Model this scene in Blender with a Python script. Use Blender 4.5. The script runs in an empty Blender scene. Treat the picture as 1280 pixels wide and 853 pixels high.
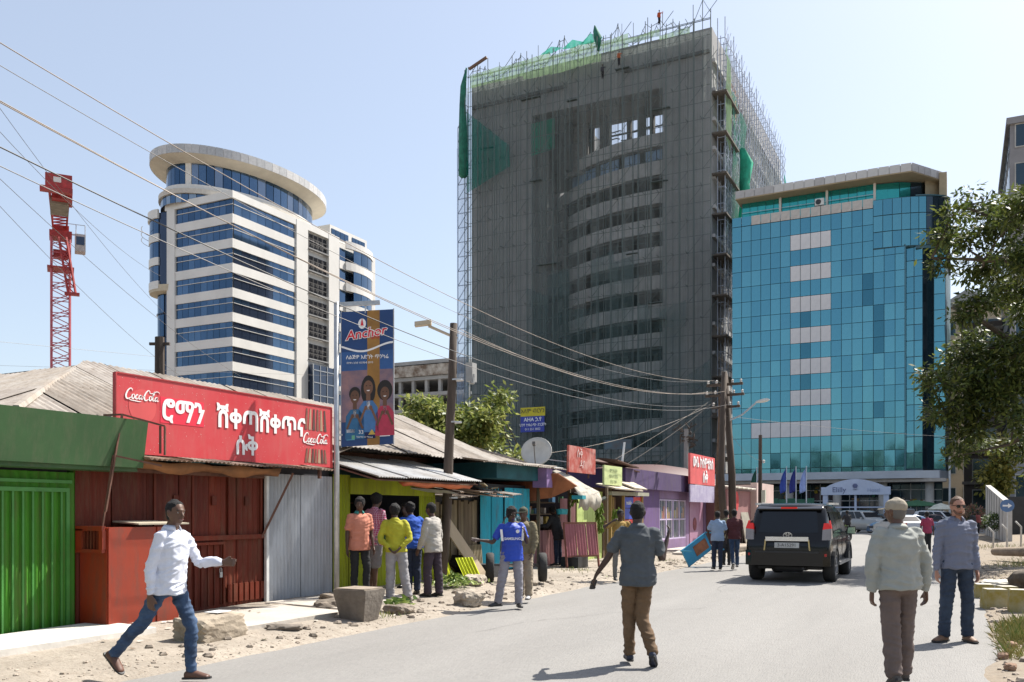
import bpy, bmesh, math, random
from mathutils import Vector, Matrix, noise
from math import sin, cos, pi, radians, sqrt, atan2
random.seed(7)
S = bpy.context.scene
COL = S.collection
# ------------------------------------------------------------------ camera, sky, sun, exposure
# World axes: +Y runs along the street away from the photographer, +X is to the right across it.
cam_data = bpy.data.cameras.new('camera')
cam = bpy.data.objects.new('camera', cam_data); COL.objects.link(cam)
cam.location = (0, 0, 1.62)
cam.rotation_euler = (radians(90), 0, math.atan(0.5))
cam_data.sensor_width = 36; cam_data.lens = 31.5
cam_data.shift_y = 0.1668
cam_data.clip_start = 0.1; cam_data.clip_end = 6000
S.camera = cam
SUN_EL, SUN_AZ = radians(52), radians(27)          # azimuth from +Y towards +X
world = bpy.data.worlds.new('World'); S.world = world; world.use_nodes = True
wn = world.node_tree.nodes; wl = world.node_tree.links
bg = wn['Background']
sky = wn.new('ShaderNodeTexSky'); sky.sky_type = 'NISHITA'; sky.sun_disc = False
sky.sun_elevation = SUN_EL; sky.sun_rotation = SUN_AZ
sky.altitude = 0; sky.air_density = 1.0; sky.dust_density = 1.7; sky.ozone_density = 1.0
veil = wn.new('ShaderNodeMix'); veil.data_type = 'RGBA'; veil.inputs[0].default_value = 0.42     # even high haze
veil.inputs[7].default_value = (3.2, 3.4, 3.65, 1)
wl.new(sky.outputs[0], veil.inputs[6]); wl.new(veil.outputs[2], bg.inputs[0]); bg.inputs[1].default_value = 0.108
sl = bpy.data.lights.new('sun', 'SUN'); sl.energy = 4.4; sl.angle = radians(0.53); sl.color = (1.0, 0.95, 0.87)
sun = bpy.data.objects.new('sun', sl); COL.objects.link(sun)
sv = Vector((cos(SUN_EL)*sin(SUN_AZ), cos(SUN_EL)*cos(SUN_AZ), sin(SUN_EL)))
sun.rotation_euler = sv.to_track_quat('Z', 'Y').to_euler()
S.view_settings.view_transform = 'Standard'; S.view_settings.look = 'None'
S.view_settings.gamma = 1; S.view_settings.exposure = 1.05
try: S.view_settings.use_curve_mapping = False
except Exception: pass
S.cycles.max_bounces = 6; S.cycles.transparent_max_bounces = 12

# ------------------------------------------------------------------ materials
MC = {}
def mat(name, c, rough=.8, var=.12, scale=3.0, bump=0.0, bscale=None, metal=0.0, c2=None, spec=.5,
        stretch=None, alpha=None, emit=None, trans=0.0, coat=0.0, detail=5.0, lo=.35, hi=.65, dirt=None, leaf=0.0):
    """two-tone noise mottling around a base colour, with optional bump"""
    if name in MC: return MC[name]
    m = bpy.data.materials.new(name); m.use_nodes = True
    n = m.node_tree.nodes; l = m.node_tree.links
    p = n['Principled BSDF']
    p.inputs['Roughness'].default_value = rough; p.inputs['Metallic'].default_value = metal
    p.inputs['Specular IOR Level'].default_value = spec
    p.inputs['Coat Weight'].default_value = coat
    p.inputs['Transmission Weight'].default_value = trans
    tc = n.new('ShaderNodeTexCoord'); mp = n.new('ShaderNodeMapping')
    l.new(tc.outputs['Object'], mp.inputs[0])
    if stretch: mp.inputs['Scale'].default_value = stretch
    a = tuple(max(0, x*(1-var)) for x in c[:3]); b = tuple(min(1, x*(1+var)) for x in c[:3])
    if c2: b = c2
    nz = n.new('ShaderNodeTexNoise'); nz.inputs['Scale'].default_value = scale; nz.inputs['Detail'].default_value = detail
    nz.inputs['Roughness'].default_value = .65
    l.new(mp.outputs[0], nz.inputs['Vector'])
    cr = n.new('ShaderNodeValToRGB'); cr.color_ramp.elements[0].position = lo; cr.color_ramp.elements[1].position = hi
    cr.color_ramp.elements[0].color = (*a, 1); cr.color_ramp.elements[1].color = (*b, 1)
    l.new(nz.outputs['Fac'], cr.inputs[0]); l.new(cr.outputs[0], p.inputs['Base Color'])
    if dirt:     # (r, g, b, amount): grime and rust in runs and blotches
        m3 = n.new('ShaderNodeMapping'); m3.inputs['Scale'].default_value = (3.2, 3.2, .55); l.new(tc.outputs['Object'], m3.inputs[0])
        n3 = n.new('ShaderNodeTexNoise'); n3.inputs['Scale'].default_value = 2.2; n3.inputs['Detail'].default_value = 8; n3.inputs['Roughness'].default_value = .75
        l.new(m3.outputs[0], n3.inputs['Vector'])
        r3 = n.new('ShaderNodeMapRange'); r3.inputs[1].default_value = .47; r3.inputs[2].default_value = .70; r3.inputs[3].default_value = 0; r3.inputs[4].default_value = dirt[3]
        l.new(n3.outputs['Fac'], r3.inputs[0])
        mx = n.new('ShaderNodeMix'); mx.data_type = 'RGBA'; mx.inputs[7].default_value = (*dirt[:3], 1)
        l.new(r3.outputs[0], mx.inputs[0]); l.new(cr.outputs[0], mx.inputs[6]); l.new(mx.outputs[2], p.inputs['Base Color'])
    if leaf:
        tl = n.new('ShaderNodeBsdfTranslucent'); l.new(cr.outputs[0], tl.inputs[0]); ms = n.new('ShaderNodeMixShader'); ms.inputs[0].default_value = leaf
        l.new(p.outputs[0], ms.inputs[1]); l.new(tl.outputs[0], ms.inputs[2]); l.new(ms.outputs[0], n['Material Output'].inputs['Surface'])
    if bump:
        nb = n.new('ShaderNodeTexNoise'); nb.inputs['Scale'].default_value = bscale or scale*6
        nb.inputs['Detail'].default_value = 4
        l.new(mp.outputs[0], nb.inputs['Vector'])
        bp = n.new('ShaderNodeBump'); bp.inputs['Strength'].default_value = bump; bp.inputs['Distance'].default_value = .02
        l.new(nb.outputs['Fac'], bp.inputs['Height']); l.new(bp.outputs[0], p.inputs['Normal'])
    if emit:
        p.inputs['Emission Color'].default_value = (*emit[:3], 1); p.inputs['Emission Strength'].default_value = emit[3]
    if alpha is not None:
        p.inputs['Alpha'].default_value = alpha
    MC[name] = m
    return m
def net_mat(name, c, opacity, fine=9.0):
    """woven safety netting: partly see-through cloth with denser and thinner patches"""
    if name in MC: return MC[name]
    m = bpy.data.materials.new(name); m.use_nodes = True
    n = m.node_tree.nodes; l = m.node_tree.links
    for x in list(n): n.remove(x)
    out = n.new('ShaderNodeOutputMaterial'); mix = n.new('ShaderNodeMixShader')
    tr = n.new('ShaderNodeBsdfTransparent'); df = n.new('ShaderNodeBsdfDiffuse'); tl = n.new('ShaderNodeBsdfTranslucent')
    m2 = n.new('ShaderNodeMixShader'); m2.inputs[0].default_value = .4
    df.inputs[0].default_value = (*c, 1); tl.inputs[0].default_value = (*c, 1)
    l.new(df.outputs[0], m2.inputs[1]); l.new(tl.outputs[0], m2.inputs[2])
    tc = n.new('ShaderNodeTexCoord'); mp = n.new('ShaderNodeMapping'); mp.inputs['Scale'].default_value = (1, 1, .035)
    l.new(tc.outputs['Object'], mp.inputs[0])
    nz = n.new('ShaderNodeTexNoise'); nz.inputs['Scale'].default_value = fine*.16; nz.inputs['Detail'].default_value = 6
    l.new(mp.outputs[0], nz.inputs['Vector'])
    mr = n.new('ShaderNodeMapRange'); mr.inputs[1].default_value = .3; mr.inputs[2].default_value = .7
    mr.inputs[3].default_value = max(0, opacity-.18); mr.inputs[4].default_value = min(1, opacity+.18)
    l.new(nz.outputs['Fac'], mr.inputs[0]); l.new(mr.outputs[0], mix.inputs[0])
    l.new(tr.outputs[0], mix.inputs[1]); l.new(m2.outputs[0], mix.inputs[2]); l.new(mix.outputs[0], out.inputs[0])
    MC[name] = m
    return m

# ------------------------------------------------------------------ mesh builder
class MB:
    def __init__(s): s.v = []; s.f = []; s.mi = []
    def add(s, vs, fs, mi=0):
        k = len(s.v); s.v.extend([tuple(x) for x in vs])
        for q in fs: s.f.append(tuple(i+k for i in q)); s.mi.append(mi)
    def box(s, x0, x1, y0, y1, z0, z1, mi=0):
        s.add([(x0,y0,z0),(x1,y0,z0),(x1,y1,z0),(x0,y1,z0),(x0,y0,z1),(x1,y0,z1),(x1,y1,z1),(x0,y1,z1)],
              [(0,3,2,1),(4,5,6,7),(0,1,5,4),(1,2,6,5),(2,3,7,6),(3,0,4,7)], mi)
    def obox(s, c, a, b, d, mi=0):
        """box from centre and three half-axis vectors"""
        c, a, b, d = Vector(c), Vector(a), Vector(b), Vector(d)
        s.add([c-a-b-d, c+a-b-d, c+a+b-d, c-a+b-d, c-a-b+d, c+a-b+d, c+a+b+d, c-a+b+d],
              [(0,3,2,1),(4,5,6,7),(0,1,5,4),(1,2,6,5),(2,3,7,6),(3,0,4,7)], mi)
    def bar(s, p, q, w=.05, h=None, mi=0, up=(0,0,1)):
        p, q = Vector(p), Vector(q); d = q-p; L = d.length
        if L < 1e-6: return
        d /= L; u = Vector(up)
        if abs(d.dot(u)) > .98: u = Vector((1,0,0))
        a = d.cross(u).normalized(); b = a.cross(d)
        s.obox((p+q)/2, d*L/2, a*w/2, b*(h or w)/2, mi)
    def prism(s, pts, z0, z1, mi=0):
        n = len(pts)
        vs = [(x, y, z0) for x, y in pts]+[(x, y, z1) for x, y in pts]
        s.add(vs, [tuple(range(n-1, -1, -1)), tuple(range(n, 2*n))]+[(i, (i+1) % n, n+(i+1) % n, n+i) for i in range(n)], mi)
    def plate(s, pts, thick, mi=0):
        """closed slab from a planar 3D polygon, thickness along its normal (behind it)"""
        P = [Vector(p) for p in pts]; nn = (P[1]-P[0]).cross(P[2]-P[1]).normalized()*thick
        n = len(P)
        s.add(P+[p-nn for p in P], [tuple(range(n)), tuple(range(2*n-1, n-1, -1))]+[(i, n+i, n+(i+1) % n, (i+1) % n) for i in range(n)], mi)
    def cyl(s, p, q, r0, r1=None, n=8, mi=0, caps=True):
        p, q = Vector(p), Vector(q); r1 = r0 if r1 is None else r1
        d = (q-p).normalized(); u = Vector((0,0,1)) if abs(d.z) < .95 else Vector((1,0,0))
        a = d.cross(u).normalized(); b = d.cross(a)
        vs = []
        for c, r in ((p, r0), (q, r1)):
            for i in range(n):
                t = 2*pi*i/n; vs.append(c+a*(r*cos(t))+b*(r*sin(t)))
        fs = [(i, (i+1) % n, n+(i+1) % n, n+i) for i in range(n)]
        if caps: fs += [tuple(range(n-1, -1, -1)), tuple(range(n, 2*n))]
        s.add(vs, fs, mi)
    def tube(s, pts, r, n=6, mi=0):
        P = [Vector(p) for p in pts]; R = r if isinstance(r, (list, tuple)) else [r]*len(P)
        vs = []; up = Vector((0,0,1))
        for i, c in enumerate(P):
            d = (P[min(i+1, len(P)-1)]-P[max(i-1, 0)]).normalized()
            u = up if abs(d.dot(up)) < .95 else Vector((1,0,0))
            a = d.cross(u).normalized(); b = a.cross(d)
            for k in range(n):
                t = 2*pi*k/n; vs.append(c+a*(R[i]*cos(t))+b*(R[i]*sin(t)))
        fs = []
        for i in range(len(P)-1):
            for k in range(n): fs.append((i*n+k, i*n+(k+1) % n, (i+1)*n+(k+1) % n, (i+1)*n+k))
        fs += [tuple(range(n-1, -1, -1)), tuple(range((len(P)-1)*n, len(P)*n))]
        s.add(vs, fs, mi)
    def rings(s, rings, mi=0, close=True, caps=True):
        n = len(rings[0]); vs = [p for r in rings for p in r]; fs = []
        m = n if close else n-1
        for i in range(len(rings)-1):
            for k in range(m): fs.append((i*n+k, i*n+(k+1) % n, (i+1)*n+(k+1) % n, (i+1)*n+k))
        if caps and close: fs += [tuple(range(n-1, -1, -1)), tuple(range((len(rings)-1)*n, len(rings)*n))]
        s.add(vs, fs, mi)
    def lathe(s, prof, c=(0,0,0), n=16, axis='z', mi=0):
        R = []
        for r, z in prof:
            ring = []
            for i in range(n):
                t = 2*pi*i/n; a, b = r*cos(t), r*sin(t)
                ring.append((c[0]+a, c[1]+b, c[2]+z) if axis == 'z' else (c[0]+z, c[1]+a, c[2]+b) if axis == 'x' else (c[0]+b, c[1]+z, c[2]+a))
            R.append(ring)
        s.rings(R, mi)
    def xform(s, M):
        s.v = [tuple(M @ Vector(p)) for p in s.v]; return s
    def build(s, name, m, parent=None, smooth=False, world=True):
        me = bpy.data.meshes.new(name)
        off = Vector((0,0,0))
        if world and parent is not None:
            r = parent
            while r is not None: off += r.location; r = r.parent
        vv = [tuple(Vector(p)-off) for p in s.v] if off.length > 0 else s.v
        me.from_pydata(vv, [], s.f)
        ms = m if isinstance(m, (list, tuple)) else [m]
        for x in ms: me.materials.append(x)
        if len(ms) > 1: me.polygons.foreach_set('material_index', s.mi)
        if smooth: me.polygons.foreach_set('use_smooth', [True]*len(me.polygons))
        me.update()
        o = bpy.data.objects.new(name, me); COL.objects.link(o)
        if parent is not None: o.parent = parent
        return o
def tag(o, label=None, cat=None, group=None, kind=None):
    if label: o['label'] = label
    if cat: o['category'] = cat
    if group: o['group'] = group
    if kind: o['kind'] = kind
    return o
def thing(name, loc, label, cat, group=None, rz=0):
    o = bpy.data.objects.new(name, None); COL.objects.link(o); o.location = loc; o.rotation_euler = (0, 0, rz)
    o.empty_display_size = .2
    return tag(o, label, cat, group)
def struct(o): o['kind'] = 'structure'; return o
def stuff(o): o['kind'] = 'stuff'; return o
def inst(src, parent, loc=(0,0,0), rot=None, scale=None, name=None):
    o = bpy.data.objects.new(name or src.name.split('.')[0], src.data if hasattr(src, 'data') else src)
    COL.objects.link(o); o.parent = parent; o.location = loc
    if rot: o.rotation_euler = rot
    if scale: o.scale = scale
    return o
def text_obj(name, body, size, m, parent, loc, rot, extrude=.006, shear=0.0, sx=1.0, align='CENTER', bold=0.0, world=True, spacing=1.0):
    cu = bpy.data.curves.new('t', 'FONT'); cu.body = body; cu.size = size; cu.extrude = extrude; cu.shear = shear
    cu.align_x = align; cu.align_y = 'CENTER'; cu.offset = bold; cu.resolution_u = 3; cu.space_character = spacing
    t = bpy.data.objects.new('t', cu); TMP.collection.objects.link(t)
    me = bpy.data.meshes.new_from_object(t)
    bpy.data.objects.remove(t)
    me.materials.clear(); me.materials.append(m)
    o = bpy.data.objects.new(name, me); COL.objects.link(o); o.parent = parent
    off = Vector((0,0,0))
    if world and parent is not None:
        r = parent
        while r is not None: off += r.location; r = r.parent
    o.location = Vector(loc)-off; o.rotation_euler = rot; o.scale = (sx, 1, 1)
    return o
TMP = bpy.data.scenes.new('build_space')
def evaluated_mesh(o):
    with bpy.context.temp_override(scene=TMP, view_layer=TMP.view_layers[0]):
        dg = bpy.context.evaluated_depsgraph_get(); dg.update()
        return bpy.data.meshes.new_from_object(o.evaluated_get(dg), depsgraph=dg)
def rnd(a, b): return random.uniform(a, b)
def lerp(a, b, t): return a+(b-a)*t

# ------------------------------------------------------------------ colours
CONC = mat('raw_concrete', (.27,.27,.27), .9, .12, .35, .15, 4)
CONC2 = mat('light_concrete', (.42,.40,.37), .88, .16, 1.2, .15, 8)
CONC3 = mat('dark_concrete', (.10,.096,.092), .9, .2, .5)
WHITE = mat('white_cladding', (.66,.64,.60), .55, .06, .25, 0, stretch=(1,1,.5))
CREAM = mat('cream_stone', (.50,.43,.31), .7, .12, .6)
STEEL = mat('galvanised_steel', (.45,.46,.47), .4, .12, 9, 0, metal=.7)
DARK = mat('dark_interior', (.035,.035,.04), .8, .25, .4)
BLACKM = mat('black_paint', (.02,.02,.022), .4, .2, 4)
WOODP = mat('weathered_pole_wood', (.075,.055,.042), .9, .35, 5, .5, 30, stretch=(1,1,.1))
# ------------------------------------------------------------------ ground, road, verges
def bumps(x, y, a=1.0):
    return a*(.035*noise.noise((x*.7, y*.7, 0))+.02*noise.noise((x*2.3, y*2.3, 4))+.010*noise.noise((x*7, y*7, 9)))
def left_h(x, y):
    """height of the trodden left verge: kerbless edge at x=-7.15, rising to the shacks"""
    t = min(max((-7.15-x)/3.0, 0), 1)
    k = -.022+.055*min(max((-6.98-x)/.45, 0), 1)+.11*min(t*1.25, 1)+.03*min(max((y-6)/8, 0), 1)*t
    return k+bumps(x, y, min(1, .35+t*3)*.8)
DIRT = mat('dusty_earth', (.30,.26,.212), .95, .22, .9, .8, 22, lo=.3, hi=.7, dirt=(.17,.135,.10,.65))
ASPH = mat('sun_bleached_asphalt', (.222,.213,.20), .88, .16, .9, .6, 70, lo=.2, hi=.8, stretch=(1,.16,1), detail=9, dirt=(.15,.145,.14,.35))
ASPH2 = mat('shaded_side_street_asphalt', (.13,.13,.13), .9, .12, .4, .3, 40)
SLABC = mat('pavement_concrete', (.44,.40,.35), .9, .14, 1.0, .4, 14)
g = MB(); g.add([(-2500,-900,-.12),(2500,-900,-.12),(2500,3200,-.12),(-2500,3200,-.12)], [(0,1,2,3)])
tag(g.build('ground', mat('city_ground', (.24,.21,.17), .95, .25, .05)), kind='structure')
r = MB()
def sheet(b, x0, x1, y0, y1, nx, ny, hf, mi=0):
    vs = []; fs = []
    for j in range(ny+1):
        for i in range(nx+1):
            x = lerp(x0, x1, i/nx); y = lerp(y0, y1, j/ny)
            p = hf(x, y)
            vs.append(p if isinstance(p, tuple) else (x, y, p))
    for j in range(ny):
        for i in range(nx):
            k = j*(nx+1)+i; fs.append((k, k+1, k+nx+2, k+nx+1))
    b.add(vs, fs, mi)
def road_edge(x, y):
    w = .10*noise.noise((0, y*.35, 2))+.05*noise.noise((0, y*1.9, 5))
    t = (x+7.15)/7.75
    return (x, y, .0+.012*sin(t*pi)+.004*noise.noise((x*.6,y*.6,1)))
sheet(r, -7.5, 1.1, -12, 74, 24, 150, road_edge)
tag(r.build('road', ASPH, smooth=True), kind='structure')
r = MB(); sheet(r, -90, 60, 74, 97, 30, 6, lambda x, y: -.008)
tag(r.build('cross_street', ASPH), kind='structure')
b = MB(); sheet(b, -10.4, -7.05, 0, 60, 44, 560, lambda x, y: left_h(x, y))
tag(b.build('left_verge', DIRT, smooth=True), kind='structure')
b = MB(); sheet(b, -60, -10.4, 0, 73.5, 20, 30, lambda x, y: .12)
tag(b.build('yard_ground', mat('yard_earth', (.2,.16,.12), .95, .3, .8)), kind='structure')
# poured concrete slabs let into the left verge
for i, (x0, x1, y0, y1, dz) in enumerate([(-10.02,-8.95,4.5,8.0,.03),(-9.5,-8.2,8.6,10.9,.012),(-9.9,-8.4,11.0,13.2,.008),(-9.9,-8.2,32.2,35.6,.05)]):
    b = MB(); nx, ny = 6, 10
    def hf(x, y): return left_h(x, y)*.3+.7*left_h((x0+x1)/2, (y0+y1)/2)+dz+.02
    sheet(b, x0, x1, y0, y1, nx, ny, hf)
    me_o = b.build('paving_slab', mat('white_washed_slab', (.60,.57,.52), .9, .1, 2, .3, 12) if i == 0 else SLABC)
    md = me_o.modifiers.new('s', 'SOLIDIFY'); md.thickness = .1; md.offset = -1
    tag(me_o, kind='structure')
def right_h(x, y):
    t = min(max((x-.5)/2.5, 0), 1)
    return -.03+.06*min(max((x-.12-.22*noise.noise((3, y*.45, 2)))/.45, 0), 1)+.08*t+.30*min(max((x-2.2)/5, 0), 1)*min(max((y-12)/10, 0), 1)+bumps(x, y, .3+t)
def rv(x, y):
    e = .12*noise.noise((3, y*.5, 2))+.3
    t = (x-.45)/15
    return (x, y, right_h(x, y))
b = MB(); sheet(b, -.25, 15.25, 2, 74, 120, 420, rv)
tag(b.build('right_verge', mat('dry_earth_verge', (.31,.26,.20), .95, .25, 1.1, .8, 18, c2=(.25,.20,.145), dirt=(.14,.11,.08,.6)), smooth=True), kind='structure')
# gravel scattered along both road edges
b = MB()
rs = random.Random(3)
def pebble(b, x, y, z, r, rs):
    vs = []
    for dz, k in ((-.6, .7), (0, 1), (.55, .65)):
        for i in range(5):
            t = 2*pi*i/5+rs.uniform(-.3,.3); q = r*k*rs.uniform(.75,1.2)
            vs.append((x+q*cos(t), y+q*sin(t), z+r*dz*.7))
    fs = [(i,(i+1)%5,5+(i+1)%5,5+i) for i in range(5)]+[(5+i,5+(i+1)%5,10+(i+1)%5,10+i) for i in range(5)]+[(10,11,12,13,14)]
    b.add(vs, fs)
for i in range(1500):
    y = 5+rs.random()**1.4*38; x = -7.2-abs(rs.gauss(0, .55)); r_ = rs.uniform(.005, .018)*(2.2 if rs.random() < .05 else 1)
    pebble(b, x, y, left_h(x, y)+r_*.2, r_, rs)
for i in range(900):
    y = 6+rs.random()**1.3*26; x = .35+abs(rs.gauss(0, .6)); r_ = rs.uniform(.008, .03)*(2 if rs.random() < .06 else 1)
    pebble(b, x, y, right_h(x, y)+r_*.2, r_, rs)
tag(b.build('gravel', mat('gravel_stone', (.36,.30,.24), .95, .3, 8)), 'loose gravel scattered along the edges of the road', 'gravel', kind='stuff')
# litter: scraps of paper, leaves and peel trodden into the verge
b = MB()
for i in range(170):
    y = 7+rs.random()*26; x = -7.5-rs.random()*2.4; z = left_h(x, y)+.012; a = rs.random()*6; w = rs.uniform(.015,.06)
    b.add([(x+w*cos(a+k*pi/2)*(1 if k%2 else .6), y+w*sin(a+k*pi/2)*(1 if k%2 else .6), z+rs.uniform(0,.02)) for k in range(4)], [(0,1,2,3)], rs.choice([0,0,1,2]))
tag(b.build('litter', [mat('litter_paper', (.55,.52,.46)), mat('litter_brown', (.14,.09,.05)), mat('litter_green', (.15,.2,.06))]), 'scraps of paper and leaves trodden into the left verge', 'litter', kind='stuff')
# rubble: broken bits of concrete and stone, bigger than gravel
b = MB()
for i in range(120):
    y = 7+rs.random()**1.2*24; x = -7.35-abs(rs.gauss(0, .5)); pebble(b, x, y, left_h(x, y)+.01, rs.uniform(.03, .075)*(1.5 if rs.random() < .12 else 1), rs)
for i in range(120):
    y = 9+rs.random()*20; x = .42+abs(rs.gauss(0, .6)); pebble(b, x, y, right_h(x, y)+.01, rs.uniform(.03, .08), rs)
tag(b.build('rubble', mat('rubble_stone', (.27,.225,.18), .95, .35, 5, .5, 20)), 'broken rubble lying in the dirt along both road edges', 'rubble', kind='stuff')
# hairline cracks running through the asphalt
CK = mat('crack_filler', (.15,.143,.135), .95, .2, 6)
for k, (x, y, a, L) in enumerate([(-5.8,10.5,1.4,5),(-1.0,15,1.5,7),(-4.3,18,1.7,7)]):
    b = MB(); P = [(x, y)]
    for i in range(int(L/.25)):
        a += rs.gauss(0, .22); x += .25*cos(a); y += .25*sin(a); P.append((x, y))
    P = [p for p in P if -7 < p[0] < .4]
    for (p, q) in zip(P, P[1:]):
        w = rs.uniform(.002, .006); d = Vector((q[0]-p[0], q[1]-p[1], 0)).normalized(); n_ = Vector((-d.y, d.x, 0))*w
        def zz(x_, y_): return road_edge(x_, y_)[2]+.006
        b.add([(p[0]-n_.x, p[1]-n_.y, zz(*p)), (q[0]-n_.x, q[1]-n_.y, zz(*q)), (q[0]+n_.x, q[1]+n_.y, zz(*q)), (p[0]+n_.x, p[1]+n_.y, zz(*p))], [(0,1,2,3)])
    if b.f: tag(b.build('road_crack', CK), kind='structure')
# dry grass on the right verge
b = MB()
GR = [(.75,13.5,.55,900),(.62,12.5,.3,420),(.95,14.3,.5,500),(.52,11.3,.22,120),(1.15,12.3,.6,620),(1.2,13.6,.5,300),(1.9,11.6,.5,320),(2.2,13.3,.8,350),(3.2,15.5,1.1,300),(1.7,20.5,.6,160),(2.6,24.5,1.6,500),(1.6,29.5,.9,350),(3.2,33,2.2,600),(1.0,9.5,.25,60),(1.4,44,1.8,300)]
for (cx, cy, sp, n) in GR:
    for i in range(n):
        x = cx+rs.gauss(0, sp*.5); y = cy+rs.gauss(0, sp*.6)
        if x < .38: continue
        hgt = rs.uniform(.07, .28)*max(.35, 1-((x-cx)**2+(y-cy)**2)/(sp*sp*1.4)); a = rs.random()*6.3; w = .006
        lx, ly = rs.gauss(0, .06), rs.gauss(0, .06); z = right_h(x, y)
        b.add([(x-w*cos(a), y-w*sin(a), z-.01), (x+w*cos(a), y+w*sin(a), z-.01), (x+lx*.5+w*.6*cos(a), y+ly*.5+w*.6*sin(a), z+hgt*.6), (x+lx, y+ly, z+hgt)], [(0,1,2,3)], rs.choice([0,0,1]))
for (cx, cy, sp, n) in [(-7.7,11.2,.25,60),(-8.8,21,.6,120),(-8.3,27,.7,90),(-8.2,35.8,.9,260),(-7.6,44,1.2,300)]:
    for i in range(n):
        x = cx+rs.gauss(0, sp*.5); y = cy+rs.gauss(0, sp*.7); hgt = rs.uniform(.03, .11)*(1.6 if cy > 30 else 1); a = rs.random()*6.3; w = .008; z = left_h(x, y)
        b.add([(x-w*cos(a), y-w*sin(a), z-.01), (x+w*cos(a), y+w*sin(a), z-.01), (x+rs.gauss(0,.03), y+rs.gauss(0,.03), z+hgt)], [(0,1,2)], rs.choice([1,1,0]))
tag(b.build('grass', [mat('dry_grass', (.33,.29,.10), .8, .2, 3), mat('green_grass', (.16,.21,.05), .8, .3, 3)]), 'tufts of yellow green grass on the verges', 'grass', kind='stuff')
# ------------------------------------------------------------------ tower under construction (grey, netted)
NETD = net_mat('net_teal_dark', (.17,.245,.245), .36)
NETG = net_mat('net_grey', (.32,.355,.345), .31)
NETB = net_mat('net_bright_green', (.02,.34,.22), .80)
NETY = net_mat('net_pale_green', (.27,.40,.23), .66)
SCAF = mat('scaffold_tube', (.09,.115,.11), .7, .2, 4)
SCAFL = mat('scaffold_tube_pale', (.30,.34,.42), .6, .2, 4)
TX0, TX1, TY0, TY1, TZ = -60.2, -26.9, 108.0, 154.0, 60.8
tw = thing('unfinished_tower', (-43, 130, 0), 'grey concrete high rise under construction wrapped in scaffolding and green netting', 'building')
b = MB(); b.box(TX0, -51, TY0, TY1, 0, 60.4); b.build('wall', CONC, tw)
b = MB(); b.box(-33, TX1, TY0, TY1, 0, TZ-.4); b.build('wall', CONC, tw)
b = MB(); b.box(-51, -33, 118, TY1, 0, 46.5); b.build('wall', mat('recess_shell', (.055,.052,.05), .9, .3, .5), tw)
b = MB(); b.box(-51, -33, TY0+.02, 115.5, 54.4, 60.5); b.build('lintel_wall', CONC, tw)
b = MB(); b.box(-51, -33, 115.2, 115.6, 46.4, 49.0)
for x in (-51, -47, -43.2, -40.2, -37, -33.6): b.box(x, x+.55, 115, 115.8, 49, 54.6)
b.box(-51, -45, 115.2, 115.6, 48.9, 54.5)
b.build('upper_frame', CONC3, tw)
# light trusswork seen against the sky in the open top storey
b = MB()
for i in range(26):
    x = rnd(-43.5, -34); z = rnd(49.3, 54)
    b.bar((x, 116, z), (x+rnd(-2.6, 2.6), 116+rnd(-.5, .5), z+rnd(-.5, .5)), .12)
for z in (50.3, 51.9, 53.2): b.bar((-43.2, 116.2, z), (-33, 116.2, z+.2), .16)
stuff(b.build('formwork', CONC3, tw))
# curved balcony parapets and the dark storeys between them
def arc_pts(z, n=20, off=0.0):
    P = []
    for i in range(n+1):
        t = i/n; x = -51+18*t
        y = 109.6+off+7.0*max(0, (1-t))**2.4
        P.append((x, y))
    return P
PAR = mat('parapet_concrete', (.43,.425,.42), .9, .18, .5)
zs = [8.1+3.62*k for k in range(11)]
for k, z in enumerate(zs):
    A = arc_pts(z); b = MB()
    R = [[(x, y, z) , (x, y, z+1.75), (x, y+.25, z+1.75), (x, y+.25, z)] for x, y in A]
    b.rings(R); b.build('balcony_parapet', PAR, tw)
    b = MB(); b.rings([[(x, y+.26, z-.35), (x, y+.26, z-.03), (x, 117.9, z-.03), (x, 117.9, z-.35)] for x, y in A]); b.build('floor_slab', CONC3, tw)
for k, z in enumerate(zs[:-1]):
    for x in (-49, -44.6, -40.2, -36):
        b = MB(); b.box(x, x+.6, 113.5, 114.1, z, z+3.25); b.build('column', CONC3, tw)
# storey with a row of blue-white window film
z = zs[-1]+1.75
BL = mat('blue_window_film', (.20,.30,.44), .35, .25, 1.2)
A = arc_pts(0, 24, .5)
for i in range(4, 24):
    if i in (10, 15, 19): continue
    (x0, y0), (x1, y1) = A[i], A[i+1]
    b = MB(); b.plate([(x0+.05, y0, z+.1), (x1-.05, y1, z+.1), (x1-.05, y1, z+1.75), (x0+.05, y0, z+1.75)], .06)
    b.build('window_film', BL, tw)
b = MB(); A2 = arc_pts(0); zz = z+1.9
b.rings([[(x, y, zz), (x, y, zz+1.6), (x, y+.3, zz+1.6), (x, y+.3, zz)] for x, y in A2]); b.build('balcony_parapet', PAR, tw)
b = MB(); b.rings([[(x, y+.31, zz-.3), (x, y+.31, zz), (x, 117.9, zz), (x, 117.9, zz-.3)] for x, y in A2]); b.build('floor_slab', CONC3, tw)
for x in (-48, -43, -37.6):
    b = MB(); b.box(x, x+.9, 112, 112.8, zz, 54.4); b.build('column', CONC3, tw)
b = MB(); b.box(-36.6, -34.3, 115.9, 116.2, 46, 48.8); b.build('brick_infill', mat('hollow_block', (.2,.19,.18), .9, .3, 3), tw)
b = MB(); b.box(-48, -45, 113, 113.3, 47.4, 54.3); b.build('brick_infill', mat('hollow_block', (.2,.19,.18), .9, .3, 3), tw)
# ledge lines on the piers
for (x0, x1, zz) in [(-60, -46, 57.1), (-38, -27.2, 57.4)]:
    b = MB(); b.bar((x0, 107.9, zz), (x1, 107.9, zz+.1), .5, .35); b.build('ledge_board', CONC3, tw)
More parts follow.
